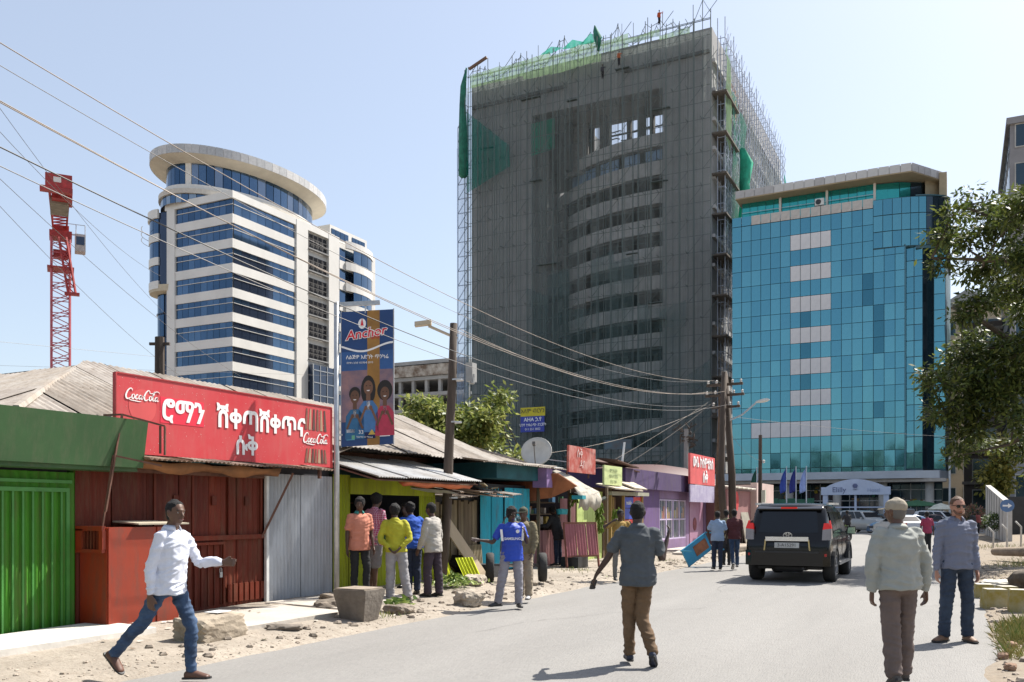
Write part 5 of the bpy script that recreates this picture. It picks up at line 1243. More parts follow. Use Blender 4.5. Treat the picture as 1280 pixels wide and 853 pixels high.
# back rows of roofs filling the block behind the shacks
for (x0, x1, y0, y1, z, lab, mm) in [(-22,-15,27,38,3.6,'low back house with rusty roof behind the purple shop',ROOFR),(-26,-17,40,54,3.9,'low back house with grey tin roof beyond the purple shop',ROOFG),(-34,-24,14,30,3.4,'low back house with grey tin roof behind the long roofed house',ROOFG)]:
    h_ = thing('back_house', ((x0+x1)/2,(y0+y1)/2,0), lab, 'house')
    b = MB(); b.box(x0, x1, y0, y1, .1, z-.8); b.build('wall', CONC3, h_)
    n = 8
    for i in range(n):
        ya = lerp(y0, y1, i/n); b = MB(); b.plate([(x1+.3, ya, z-.8), (x1+.3, ya+(y1-y0)/n-.03, z-.8), (x0, ya+(y1-y0)/n-.03, z), (x0, ya, z)], .04); b.build('roof_sheet', random.choice(mm), h_)
# ---- big red drinks billboard -------------------------------------------------------
bb_ = thing('drinks_billboard', (-9.9, 10.7, 2.4), 'long red drinks billboard with white Amharic lettering above the red shack', 'billboard')
CR = mat('billboard_red', (.55,.028,.038), .5, .10, 1.4, c2=(.50,.055,.06), dirt=(.42,.14,.12,.3)); BX = -9.93
BY0, BY1, BZ0, BZ1 = 8.22, 12.72, 2.40, 3.45
b = MB(); b.box(BX-.04, BX, BY0, BY1, BZ0, BZ1); b.build('panel', CR, bb_)
b = MB(); b.box(BX-.05, BX+.012, BY0-.02, BY0, BZ0-.01, BZ1+.01); b.box(BX-.05, BX+.012, BY0, BY1, BZ1, BZ1+.018); b.box(BX-.05, BX+.012, BY1, BY1+.02, BZ0-.01, BZ1+.01); b.build('frame', mat('billboard_frame', (.35,.03,.03), .5), bb_)
for y in (8.5, 9.9, 11.3, 12.5):
    b = MB(); b.bar((BX-.08, y, 2.2), (BX-.08, y, 3.4), .05); b.bar((BX-.08, y, 3.3), (BX-.75, y, 2.5), .04); b.build('strut', RS_, bb_)
b = MB(); b.box(BX+.001, BX+.004, BY0+.72, BY0+1.52, 2.86, 3.22); b.build('brighter_patch', mat('patch_red', (.66,.02,.05), .45, .06, 2), bb_)
b = MB(); b.cyl((BX, BY0+.42, 3.05), (BX+.003, BY0+.42, 3.05), .23, n=28); b.build('faded_disc', mat('faded_disc_red', (.56,.07,.07), .5, .06, 2), bb_)
WL = mat('billboard_white', (.80,.78,.76), .5, .05, 6)
RY = (pi/2, 0, pi/2)
text_obj('lettering', 'ሮማን', .40, WL, bb_, (BX+.008, 9.35, 3.03), RY, .003, bold=.010)
text_obj('lettering', 'ሽቀጣሸቀጥና', .40, WL, bb_, (BX+.008, 11.0, 3.02), RY, .003, bold=.012, sx=1.0)
text_obj('lettering', 'ሱቅ', .36, WL, bb_, (BX+.008, 10.62, 2.62), RY, .003, bold=.010)
def script_logo(par, y0, z0, w, x, m):
    """flowing white script wordmark drawn as brush strokes of changing width"""
    k = w/10.0
    ST = {  # strokes in a 10 x 3.4 box: list of (x, z, width)
      'C1': [(2.1,2.5,.1),(1.9,2.9,.22),(1.4,3.0,.3),(.75,2.3,.42),(.5,1.3,.5),(.8,.65,.42),(1.4,.6,.3),(2.1,1.1,.12)],
      'o1': [(2.6,1.75,.15),(2.2,1.5,.3),(2.25,.85,.34),(2.65,.72,.28),(2.95,1.15,.3),(2.8,1.65,.22),(2.55,1.75,.15)],
      'c1': [(3.85,1.55,.15),(3.6,1.75,.25),(3.3,1.4,.32),(3.3,.85,.32),(3.65,.7,.25),(4.0,1.0,.12)],
      'a1': [(4.75,1.6,.15),(4.4,1.65,.25),(4.15,1.2,.32),(4.3,.75,.28),(4.65,.95,.2),(4.85,1.7,.28),(4.8,.95,.3),(5.1,.75,.18),(5.4,1.1,.12)],
      'C2': [(7.1,2.55,.1),(6.95,2.9,.2),(6.5,3.0,.28),(5.95,2.4,.4),(5.65,1.5,.48),(5.9,.75,.4),(6.4,.62,.28),(6.9,1.0,.12)],
      'o2': [(7.5,1.75,.15),(7.15,1.5,.3),(7.2,.85,.34),(7.55,.72,.28),(7.85,1.15,.3),(7.7,1.65,.22),(7.45,1.75,.15)],
      'l2': [(8.0,1.3,.12),(8.35,2.3,.25),(8.45,2.75,.22),(8.3,2.9,.14),(8.15,2.3,.3),(8.15,1.1,.36),(8.45,.72,.2),(8.75,1.0,.1)],
      'a2': [(9.4,1.6,.15),(9.05,1.65,.25),(8.8,1.2,.32),(8.95,.75,.28),(9.3,.95,.2),(9.5,1.7,.28),(9.45,.95,.3),(9.75,.75,.18),(10.0,1.05,.1)],
      'tail1': [(1.3,.55,.1),(2.0,.3,.2),(3.2,.25,.26),(4.4,.15,.2),(5.0,.3,.08)],
      'swash': [(6.9,2.6,.08),(7.4,2.4,.2),(8.1,2.55,.2),(8.9,3.0,.22),(9.6,2.95,.16),(9.9,2.6,.08)],
      'hyph': [(5.15,1.35,.1),(5.5,1.45,.24),(5.75,1.4,.1)]}
    for nm, P in ST.items():
        b = MB(); Q = []
        for i in range(len(P)-1):
            p0 = P[max(0,i-1)]; p1 = P[i]; p2 = P[i+1]; p3 = P[min(len(P)-1,i+2)]
            for s_ in range(5):
                t = s_/5
                Q.append(tuple(.5*((2*p1[c])+(-p0[c]+p2[c])*t+(2*p0[c]-5*p1[c]+4*p2[c]-p3[c])*t*t+(-p0[c]+3*p1[c]-3*p2[c]+p3[c])*t**3) for c in range(3)))
        Q.append(P[-1]); R = []
        for i, q in enumerate(Q):
            a = Q[max(0,i-1)]; c_ = Q[min(len(Q)-1,i+1)]; d = Vector((c_[0]-a[0], c_[1]-a[1])).normalized(); nrm = Vector((-d.y, d.x))*max(.05, q[2])*.42
            sh = .18
            def W(px, pz, xx): return (xx, y0+(px+pz*sh)*k, z0+pz*k)
            R.append([W(q[0]+nrm.x, q[1]+nrm.y, x), W(q[0]-nrm.x, q[1]-nrm.y, x), W(q[0]-nrm.x, q[1]-nrm.y, x+.006), W(q[0]+nrm.x, q[1]+nrm.y, x+.006)])
        b.rings(R); b.build('logo_stroke', m, par)
script_logo(bb_, BY0+.10, 3.10, .58, BX+.004, WL)
# crate of bottles picture at the right end with a second wordmark
CRB = mat('crate_brown', (.17,.07,.045), .6, .3, 6)
for (za, zb, n) in [(3.02, 3.38, 6), (2.46, 2.70, 7)]:
    for i in range(n):
        b = MB(); y = 12.0+i*.62/n; b.add([(BX+.002,y,za),(BX+.002,y+.07,za),(BX+.002,y+.05+.02*(i-n/2)*-.5,zb),(BX+.002,y+.015-.01*(i-n/2),zb),(BX+.006,y,za),(BX+.006,y+.07,za),(BX+.006,y+.05-.01*(i-n/2),zb),(BX+.006,y+.015-.01*(i-n/2),zb)], [(4,5,6,7),(0,1,5,4),(1,2,6,5),(2,3,7,6),(3,0,4,7)])
        b.build('printed_bottle', [CRB, mat('crate_tan', (.34,.22,.14), .6), mat('crate_dark', (.08,.04,.03), .6)][i % 3], bb_)
script_logo(bb_, 11.92, 2.76, .68, BX+.004, WL)
b = MB(); rb = random.Random(4)
for i in range(240):
    y = rb.uniform(BY0, BY1); z = rb.uniform(BZ0, BZ1); w = rb.uniform(.003, .009); b.box(BX+.0005, BX+.002, y, y+w, z, z+w)
stuff(b.build('chipped_paint', mat('chip_pale', (.6,.45,.42)), bb_))
# ------------------------------------------------------------------ poles, cables, lamps
def ins(b, x, y, z, r=.05): b.lathe([(.01,0),(r,.02),(r*.7,.06),(r,.10),(r*.5,.13),(.01,.14)], (x, y, z), 8)
PORC = mat('porcelain', (.55,.52,.48), .4, .1, 3)
up_ = thing('wooden_utility_pole', (-9.66,16.2,.12), 'leaning dark wooden utility pole with a street lamp stub, standing before the plank lean-to', 'utility pole', 'utility poles')
b = MB(); b.tube([(-9.72,16.1,.0),(-9.66,16.25,1.6),(-9.65,16.33,3.0),(-9.63,16.42,4.4),(-9.62,16.47,5.62)], [.115,.105,.10,.09,.08], 10); b.build('pole', WOODP, up_, smooth=True)
b = MB()
for z in (1.9, 2.3, 3.5, 4.4): b.cyl((-9.66+z*.03,16.25+z*.05,z),(-9.66+z*.03,16.25+z*.05,z+.03),.14,n=12)
b.build('metal_band', STEEL, up_)
b = MB(); b.obox((-9.35,16.75,4.6),(.07,.02,0),(0,.1,0),(0,0,.2)); b.cyl((-9.3,16.7,4.35),(-9.3,16.75,4.55),.05); b.build('junction_box', mat('box_grey', (.3,.3,.29), .6), up_)
b = MB(); b.bar((-9.55,16.5,5.3),(-10.05,16.15,5.55),.05); b.obox((-10.15,16.1,5.6),(.16,.07,.02),(-.04,.08,0),(0,0,.045)); b.build('street_lamp_head', mat('lamp_beige', (.45,.38,.28), .6), up_)
# twin poles with crossarms at the end of the shops
up2 = thing('wooden_utility_pole', (-7.9,34.4,.1), 'tall twin wooden utility poles carrying all the cables, left of the glass block', 'utility pole', 'utility poles')
b = MB(); b.tube([(-7.75,34.4,0),(-7.8,34.4,3),(-8.05,34.35,6.9)], [.15,.14,.1], 10); b.build('pole', WOODP, up2, smooth=True)
b = MB(); b.tube([(-7.95,34.0,0),(-8.1,33.9,3),(-7.95,33.8,6.9)], [.14,.13,.1], 10); b.build('pole', WOODP, up2, smooth=True)
b = MB(); b.tube([(-8.4,34.3,0),(-8.3,34.3,3),(-8.2,34.3,6.0)], [.11,.1,.08], 8); b.build('pole', mat('brown_pole_wood', (.14,.085,.05), .9, .3, 5), up2, smooth=True)
for z, xa, xb in [(6.45,-8.7,-7.3),(6.05,-8.75,-7.25),(5.6,-8.5,-7.4)]:
    b = MB(); b.bar((xa,34.1,z),(xb,34.0,z),.08,.09); ca = b.build('crossarm', WOODP, up2)
    for x in (xa+.08, xa+.4, xb-.4, xb-.08):
        q = MB(); ins(q, x, 34.05, z+.05); q.build('insulator', PORC, ca)
b = MB(); b.tube([(-7.8,34.1,5.1),(-7.4,34.3,5.3),(-6.95,34.6,5.75)], .035, 6); b.build('lamp_arm', STEEL, up2)
b = MB(); b.rings([[( -6.95+t*.55+dx*.0, 34.6+t*.28+dy, 5.78+t*.12+dz) for dx, dy, dz in ((0,-.1*w,-.02),(0,-.07*w,.07*w),(0,.07*w,.07*w),(0,.1*w,-.02),(0,.05*w,-.05*w),(0,-.05*w,-.05*w))] for t, w in ((0,.4),(.2,.8),(.45,1.1),(.7,1.0),(.85,.4))]); b.build('street_lamp_head', mat('lamp_white', (.62,.6,.56), .4), up2)
up3 = thing('thin_utility_pole', (-7.3,37.2,.05), 'thin dark pole with a pale meter box standing against the pale pink wall', 'utility pole', 'utility poles')
b = MB(); b.tube([(-7.3,37.2,0),(-7.28,37.2,4.75)], [.09,.07], 8); b.build('pole', WOODP, up3)
b = MB(); b.box(-7.2,-7.05,37.0,37.15,2.0,2.5); b.build('meter_box', mat('meter_pale', (.5,.5,.4)), up3)
b = MB(); ins(b,-7.15,37.2,3.6,.06); b.build('insulator', PORC, up3)
up4 = thing('transformer_pole', (-17.2,61.5,0), 'pole crowded with cables and fittings rising in front of the dark netted tower', 'utility pole', 'utility poles')
b = MB(); b.tube([(-17.1,61.4,0),(-17.1,61.4,7.4)], [.2,.16], 8); b.build('pole', mat('concrete_pole', (.28,.26,.24)), up4)
b = MB()
for i in range(34): p = Vector((-17.1+rnd(-.6,.6),61.4+rnd(-.2,.2),6.2+rnd(0,1.6))); b.bar(p, p+Vector((rnd(-.8,.8),rnd(-.2,.2),rnd(-.5,.5))), rnd(.03,.09))
stuff(b.build('fittings', WOODP, up4))
b = MB(); ins(b,-16.6,61.4,4.6,.28); b.tube([(-16.9,61.3,4.3),(-16.6,61.3,4.6),(-16.4,61.3,5.3)], .14, 7); b.build('lamp_head', PORC, up4)
up5 = thing('short_wooden_pole', (-15.5,15.4,0), 'dark wooden pole top poking up behind the drinks billboard in front of the white tower', 'utility pole', 'utility poles')
b = MB(); b.tube([(-15.9,14.3,0),(-15.9,14.3,5.5)], [.13,.1], 8); b.build('pole', WOODP, up5)
b = MB(); b.bar((-16.1,14.2,5.35),(-15.7,14.4,5.35),.06); b.build('crossarm', WOODP, up5)
# overhead cables, each its own object
def cable(label, P, r=.012, m=None, grp='overhead cables'):
    P = [Vector(p) for p in P]; o = MB(); o.tube(P, r*.52, 5)
    return tag(o.build('overhead_cable', m or CABL), label, 'cable', grp)
CABL = mat('cable_pale', (.14,.13,.125), .5, .15, 2); CABD = mat('cable_dark', (.03,.03,.03), .5, .2, 2); CABT = mat('cable_tan', (.24,.19,.15), .6, .2, 2)
def sag(y0, z0, y1, z1, s_, x0=-8.0, x1=-8.0, n=44):
    return [(lerp(x0, x1, t), lerp(y0, y1, t), lerp(z0, z1, t)-4*s_*t*(1-t)) for t in [i/n for i in range(n+1)]]
lab = 'cable from the upper left to the twin poles, '
cable(lab+'topmost of them', sag(-6, 7.85, 34, 6.62, 1.72, -8.1, -8.4), .011, CABT)
cable(lab+'thin second one', sag(-6, 7.95, 34, 6.62, 1.9, -8.35, -8.6), .008)
cable(lab+'upper of the tan middle pair', sag(-6, 7.38, 34, 6.2, 1.85, -8.0, -8.6), .012, CABT)
cable(lab+'lower of the tan middle pair', sag(-6, 7.33, 34, 6.2, 1.95, -8.02, -7.9), .011, CABT)
cable(lab+'thick dark lowest one', sag(-6, 6.72, 34, 5.72, 1.7, -7.95, -8.4), .015, CABD)
cable(lab+'thin one under the thick dark one', sag(-6, 6.72, 34, 5.7, 1.95, -8.1, -7.8), .010)
cable('thin cable from the wooden pole with lamp stub to the top of the twin poles', sag(16.5, 5.5, 34, 6.2, .55, -9.5, -8.4), .010, CABT)
for i, (A, Z, s_, r_) in enumerate([((-10.4,23.3,3.3),(-8.4,34,5.75),.25,.012), ((-10.3,28.2,3.35),(-8.3,34,6.0),.06,.010), ((-10.3,29.6,3.3),(-8.3,34,5.9),.1,.010), ((-10.6,33.5,3.4),(-8.1,34,5.6),.05,.010)]):
    cable(['long service cable from the roof of the vegetable stall up to the twin poles','service cable from the front of the purple roof to the twin poles','lower service cable beside it from the purple roof to the twin poles','steep service cable from the middle of the purple roof to the twin poles'][i],
          [Vector(A).lerp(Vector(Z), t)-Vector((0,0,4*s_*t*(1-t))) for t in [k/16 for k in range(17)]], r_, CABT)
for i, (a, z, Y1, Y2) in enumerate([((-2,133),(215,400),22,48),((-2,163),(200,345),20,44),((-2,222),(300,470),20,44),((-2,256),(240,480),22,46)]):
    P0, P1 = cam_pt(a[0], a[1], Y1), cam_pt(z[0], z[1], Y2)
    cable('thin far cable dropping across the sky past the crane, '+['first','second','third','fourth'][i]+' counted from above', [P0.lerp(P1, t)-Vector((0,0,4*.35*t*(1-t))) for t in [k/20 for k in range(21)]], .013)
cable('thin level cable low in the sky between the crane and the white tower', [cam_pt(-5,427,60).lerp(cam_pt(205,447,75), t) for t in (0,.3,.6,1)], .022)
cable('lowest thin level cable in the sky just above the left corrugated roof', [cam_pt(-5,457,60).lerp(cam_pt(420,470,75), t) for t in (0,.3,.6,1)], .016)
cable('thin cable crossing low in front of the glass block', [cam_pt(905,520,34).lerp(cam_pt(1285,548,60), t)-Vector((0,0,1.0*t*(1-t))) for t in [k/12 for k in range(13)]], .012)
cable('sagging service cable from the twin poles to the thin dark pole', [Vector((-7.8,34.2,4.6)).lerp(Vector((-7.25,37.2,3.7)), t)-Vector((0,0,.8*t*(1-t))) for t in [k/8 for k in range(9)]], .01)
# ------------------------------------------------------------------ galvanised lamp post with the milk powder poster
LPX, LPY = -9.27, 12.02
lp = thing('poster_pole', (LPX, LPY, .1), 'galvanised square steel pole with a top arm carrying the blue poster', 'pole')
b = MB(); b.cyl((LPX,LPY,.05),(LPX,LPY,5.1),.045,n=14); b.build('post', STEEL, lp, smooth=True)
cr_ = Vector((.8944,.4472,0))      # the poster hangs square to the direction people see it from down the road
A = Vector((LPX,LPY,5.06))
b = MB(); b.bar(A-cr_*.04, A+cr_*.72+Vector((0,0,.04)), .05, .07); b.build('arm', STEEL, lp)
b = MB(); b.bar(A+cr_*.48+Vector((0,0,.0)), A+cr_*.48+Vector((0,0,-.14)), .02); b.bar(Vector((LPX,LPY,2.9)), Vector((LPX,LPY,2.9))+cr_*.1, .03); b.bar(Vector((LPX,LPY,3.6)), Vector((LPX,LPY,3.6))+cr_*.06, .06); stuff(b.build('clamp_set', STEEL, lp))
po = thing('dairy_poster', tuple(A+cr_*.5-Vector((0,0,2.3))), 'tall blue dairy poster with red lettering, three smiling people and a brown stripe', 'poster')
PW, PH = .86, 2.24
O_ = A+cr_*.08+Vector((0,0,-.12-PH)); nrm = Vector((.4472,-.8944,0)); 
def PP(u, v, d=0.0): return O_+cr_*(u*PW)+Vector((0,0,v*PH+u*.05))+nrm*d
def pquad(name, m, u0, u1, v0, v1, d, par=po):
    b = MB(); b.plate([PP(u0,v0,d),PP(u1,v0,d),PP(u1,v1,d),PP(u0,v1,d)], .0025); return b.build(name, m, par)
def ppoly(name, m, pts, d, par=po):
    b = MB(); b.plate([PP(u,v,d) for u, v in pts], .0025); return b.build(name, m, par)
def ell(cu, cv, ru, rv, n=20, a0=0, a1=2*pi): return [(cu+ru*cos(a0+(a1-a0)*i/n), cv+rv*sin(a0+(a1-a0)*i/n)) for i in range(n if a1-a0 > 6 else n+1)]
PB1 = mat('poster_navy', (.012,.05,.17), .45, .15, 1.5); PB2 = mat('poster_mid_blue', (.025,.09,.26), .45, .2, 2); PB3 = mat('poster_dusk', (.14,.13,.22), .5, .3, 3, c2=(.30,.17,.17))
b = MB(); b.plate([PP(0,0),PP(1,0),PP(1,1),PP(0,1)], .02); b.build('panel', PB1, po)
b = MB(); b.plate([PP(1.0,-.005,.004),PP(1.02,-.005,.004),PP(1.02,1.005,.004),PP(1.0,1.005,.004)], .03); b.plate([PP(-.015,-.005,.004),PP(0,-.005,.004),PP(0,1.005,.004),PP(-.015,1.005,.004)], .03); b.build('frame', mat('poster_frame', (.35,.36,.38)), po)
pquad('photo_backdrop', PB2, .0, 1, .56, .70, .004); pquad('photo_backdrop', PB3, 0, 1, .18, .56, .0045)
wv = [(u, .735-.028*sin((u-.1)*5.2)-.0*u) for u in [i/16 for i in range(17)]]
ppoly('white_wave', WTX, wv+[(u, v-.014) for u, v in reversed(wv)], .006)
pquad('brown_stripe', mat('poster_brown_stripe', (.30,.15,.03), .5, .25, 2), .50, .74, 0, 1, .0050)
RT = atan2(cr_.y, cr_.x)
def ptext(s_, size, m, u, v, d, rot=0.0, bold=0.0, sx=1.0, shear=0.0):
    return text_obj('lettering', s_, size, m, po, PP(u, v, d), (pi/2, -rot, RT), .0015, shear, sx, 'CENTER', bold)
RDL = mat('poster_red', (.62,.02,.035), .45, .05)
ptext('Anchor', .215, WTX, .47, .832, .0075, .16, .013, 1.03, .25); ptext('Anchor', .215, RDL, .47, .832, .0105, .16, .003, 1.03, .25)
ptext('ወተት', .075, RDL, .66, .795, .009)
ppoly('emblem', WTX, ell(.40, .905, .075, .038), .006); ppoly('emblem_mark', RDL, [(.37,.89),(.43,.89),(.41,.93),(.40,.945),(.39,.93)], .0085)
ptext('ለልጅዎ እድገት ጥንካሬ', .085, WTX, .5, .655, .008, .03, .001); ptext('በየቀኑ አንድ ብርጭቆ ወተት', .045, WTX, .36, .615, .008, .03)
def cut_person(cu, headv, s_, skin, hair, shirt, longh=False, big=False):
    sk = mat('print_skin_%d' % (skin[0]*1000), skin, .5, .08, 8); hm = mat('print_hair', (.012,.008,.007), .5); sh = mat('print_shirt_%d%d' % (shirt[0]*100, shirt[2]*100), shirt, .5, .12, 8)
    k = PW/PH
    ppoly('printed_torso', sh, [(cu-.21*s_, headv-.36*s_), (cu-.19*s_, headv-.17*s_), (cu-.09*s_, headv-.115*s_), (cu+.09*s_, headv-.115*s_), (cu+.19*s_, headv-.17*s_), (cu+.21*s_, headv-.36*s_)], .0055)
    if longh: ppoly('printed_hair', hm, ell(cu, headv-.03, .15*s_, .115*s_), .0060)
    ppoly('printed_hair', hm, ell(cu, headv+.012, (.165 if big else .125)*s_, (.085 if big else .058)*s_), .0064)
    ppoly('printed_neck', sk, [(cu-.045*s_, headv-.13*s_), (cu+.045*s_, headv-.13*s_), (cu+.04*s_, headv-.04), (cu-.04*s_, headv-.04)], .0068)
    ppoly('printed_face', sk, ell(cu, headv-.012, .095*s_, .056*s_), .0072)
    ppoly('printed_smile', WTX, [(cu+.032*s_*cos(pi+pi*i/8), headv-.032*s_+.008*s_*sin(pi+pi*i/8)) for i in range(9)], .0080)
    for q in (-1, 1): ppoly('printed_eye', hm, ell(cu+q*.038*s_, headv+.002, .014*s_, .004*s_, 8), .0080)
    ppoly('printed_glass', WTX, [(cu-.03*s_, headv-.19*s_), (cu+.03*s_, headv-.19*s_), (cu+.035*s_, headv-.12*s_), (cu-.035*s_, headv-.12*s_)], .0080)
    for q in (-1, 1): ppoly('printed_hand', sk, ell(cu+q*.05*s_, headv-.17*s_, .035*s_, .018*s_, 10), .0086); ppoly('printed_arm', sk, [(cu+q*.19*s_, headv-.27*s_), (cu+q*.15*s_, headv-.28*s_), (cu+q*.05*s_, headv-.185*s_), (cu+q*.07*s_, headv-.16*s_)], .0083)
cut_person(.52, .44, .95, (.17,.08,.045), None, (.05,.16,.36), True)
cut_person(.26, .375, .9, (.12,.055,.03), None, (.02,.12,.25))
cut_person(.84, .39, .9, (.13,.06,.032), None, (.42,.03,.07), False, True)
pquad('printed_packet', mat('packet_blue', (.10,.35,.52)), .10, .26, .045, .12, .0065); pquad('printed_packet', WTX, .10, .26, .10, .125, .0080); pquad('printed_packet', mat('packet_green', (.15,.4,.25)), .20, .26, .05, .08, .009)
pquad('text_box', mat('box_navy', (.01,.02,.08)), .28, .66, .05, .12, .0065); ptext('33', .09, WTX, .38, .10, .009); ptext('ቫይታሚን እና ሚኒራል', .035, WTX, .45, .062, .009)
ppoly('gold_triangle', mat('gold_print', (.5,.36,.08)), [(.52,.078),(.66,.078),(.59,.118)], .009); pquad('printed_skirt', WTX, .74, .94, .06, .14, .0065)
# ------------------------------------------------------------------ stones, blocks, tyres along the verge
def rock(name, label, c, r, m, seed=0, n=2, flat=.0, cat='stone', grp=None, rz=0, blocky=.0, amp=.22):
    R_ = random.Random(seed); bm = bmesh.new(); bmesh.ops.create_icosphere(bm, subdivisions=4, radius=1)
    off = Vector((R_.random()*50, R_.random()*50, 0))
    for v in bm.verts:
        p = v.co.copy()
        if blocky:
            mx = max(abs(p.x), abs(p.y), abs(p.z)); q = p/mx; p = p.lerp(q, blocky)
        k = 1+amp*noise.noise(p*1.1+off)+amp*.5*noise.noise(p*2.7+off)+amp*.22*noise.noise(p*7+off)
        v.co = Vector((p.x*r[0]*k, p.y*r[1]*k, p.z*r[2]*k))
    me = bpy.data.meshes.new(name); bm.to_mesh(me); bm.free(); me.materials.append(m)
    me.polygons.foreach_set('use_smooth', [amp > .3 or blocky < .3]*len(me.polygons))
    o = bpy.data.objects.new(name, me); COL.objects.link(o); o.location = c; o.rotation_euler = (0, 0, rz); return tag(o, label, cat, grp)
STN = mat('grey_brown_stone', (.20,.165,.13), .95, .3, 3, .8, 14); STL = mat('pale_stone', (.36,.31,.25), .95, .25, 3, .7, 14); CB = mat('old_concrete_block', (.17,.145,.12), .95, .25, 3, .6, 16)
rock('stone_block', 'long squarish stone block behind the leg of the man in the white shirt', (-8.2,8.15,.20), (.25,.42,.17), mat('sandstone', (.30,.25,.19), .95, .25, 2.5, .8, 12), 3, blocky=.72, rz=.1, amp=.12)
b = MB(); b.plate([(-8.25,8.1,.385),(-8.08,8.14,.385),(-8.1,8.4,.385),(-8.27,8.36,.385)], .01); b.v=[(x,y,z+.012) for x,y,z in b.v]; tag(b.build('white_paint_patch', WTX), 'small white sheet of paper on top of the long stone block', 'paper')
bk = MB(); z0 = .05; cx, cy = -7.8, 10.65
R = []
for (z, w) in ((0,.20),(.12,.225),(.38,.275),(.45,.28)):
    R.append([(cx+w*sx_*(1+.03*noise.noise((sx_*3,sy_*3,z*9))), cy+w*.9*sy_*(1+.03*noise.noise((sx_,sy_,z*7))), z0+z) for sx_, sy_ in ((-1,-1),(-.3,-1.03),(.4,-1),(1,-.97),(1.03,-.2),(1,.5),(.97,1),(.2,1.02),(-.5,1),(-1,.98),(-1.02,.3),(-1,-.4))])
bk.rings(R); fb = thing('concrete_footing', (cx,cy,z0), 'tapered rough dark concrete footing block in front of the steel poster pole', 'concrete block')
bk.build('block', CB, fb)
q = MB(); q.box(cx-.26, cx+.25, cy-.23, cy+.23, z0+.45, z0+.47); q.build('lighter_top', mat('block_top', (.27,.22,.17), .95, .3, 6), fb)  # top slab in a lighter tone than the block
rk = [('flat grey stone slab lying behind the footing block', (-9.15,12.0,.16), (.33,.42,.12), STN), ('low stone with jagged edges left of the footing block', (-8.75,11.3,.12), (.3,.3,.14), STN), ('rough brown stone just right of the footing block', (-7.75,11.6,.09), (.17,.22,.10), STN), ('small flat dark stones beside the long stone block', (-7.95,9.2,.09), (.14,.24,.05), CB),
      ('large boulder at the road edge left of the man in the blue football shirt', (-7.4,13.2,.15), (.19,.24,.15), STL), ('pale stone beside the heap of green leaves', (-8.85,16.0,.2), (.2,.3,.14), STL), ('flat stone by the front handcart wheel', (-8.1,16.9,.12), (.2,.25,.07), STL), ('small round stone behind the boulder', (-8.3,14.4,.1), (.1,.12,.07), STN)]
for i, (lab_, c, r, m) in enumerate(rk): rock('stone', lab_, c, r, m, 20+i, blocky=.45, amp=.3, grp='stones on the left verge', rz=i*.7)
# heap of green leaves
b = MB()
for i in range(900):
    a = rnd(0, 6.3); r_ = abs(random.gauss(0, .28)); x = -8.95+r_*cos(a)*.9; y = 15.3+r_*sin(a)*1.5; z = .2+max(0, .22-.5*r_)*random.random()
    L = rnd(.05,.12); d = Vector((rnd(-1,1),rnd(-1,1),rnd(-.2,.7))).normalized(); s_ = Vector((rnd(-1,1),rnd(-1,1),0)).normalized(); p = Vector((x,y,z)); b.add([p, p+d*L*.5+s_*L*.3, p+d*L, p+d*L*.5-s_*L*.3], [(0,1,2,3)], random.choice((0,1,2)))
stuffo = b.build('leaf_heap', leaf_mats('cabbage', (.18,.26,.05), (.36,.44,.14), (.08,.14,.03))); tag(stuffo, 'heap of cut green cabbage leaves at the foot of the wooden pole', 'leaves', kind='stuff')
b = MB()
for i in range(60):
    p = Vector((-7.95+rnd(-.15,.15), 11.9+rnd(-.3,.3), .1+rnd(0,.12))); d = Vector((rnd(-1,1),rnd(-1,1),rnd(0,1))).normalized()*.1; b.add([p,p+d,p+d+Vector((.04,.03,0)),p+Vector((.04,.05,.02))],[(0,1,2,3)], random.choice((0,1,2)))
tag(b.build('leaf_scraps', MC_l if False else leaf_mats('cabbage', (.18,.26,.05), (.36,.44,.14), (.08,.14,.03))), 'few green leaves lying between the footing block and the brown stone', 'leaves', kind='stuff')
# broad plank leaning on the lean-to
b = MB(); b.obox((-9.75,17.25,.78), (.02,.17,0), (.0,.0,.0) if False else (.012,0,.004), (.16,.30,-.72)); 
b = MB(); c = Vector((-9.78,17.2,.80)); ax = Vector((.22,.52,-.68)).normalized(); sd2 = Vector((0,1,.65)); sd2 = (sd2-ax*sd2.dot(ax)).normalized(); b.obox(c, ax*.95, sd2*.16, ax.cross(sd2)*.014)
lpk = thing('leaning_plank', (-9.6,17.6,.15), 'broad pale wooden board with drill holes leaning against the lean-to behind the leaf heap', 'board')
b.build('board', mat('pale_plank', (.48,.38,.26), .8, .15, 2, stretch=(1,1,.3)), lpk)
b = MB(); b.bar((-9.9,17.9,.2),(-10.0,17.3,.55),.5,.25); b.box(-9.95,-9.4,17.9,18.35,.12,.42); tag(b.build('dark_heap', mat('dark_plastic', (.03,.03,.032), .7, .3, 3)), 'heap of dark plastic sheeting behind the leaning board', 'heap')
# tyres
TYR = mat('tyre_rubber', (.028,.027,.026), .85, .3, 5, .3, 20)
def tyre_mb(R_=.3, w=.16, n=24):
    b = MB(); b.lathe([(R_*.62,-w*.5),(R_*.9,-w*.52),(R_,-w*.36),(R_*1.01,0),(R_,w*.36),(R_*.9,w*.52),(R_*.62,w*.5),(R_*.58,0),(R_*.62,-w*.5)], (0,0,0), n, 'x'); return b
RIM = mat('rim_steel', (.30,.30,.31), .35, .15, 5, metal=.6)
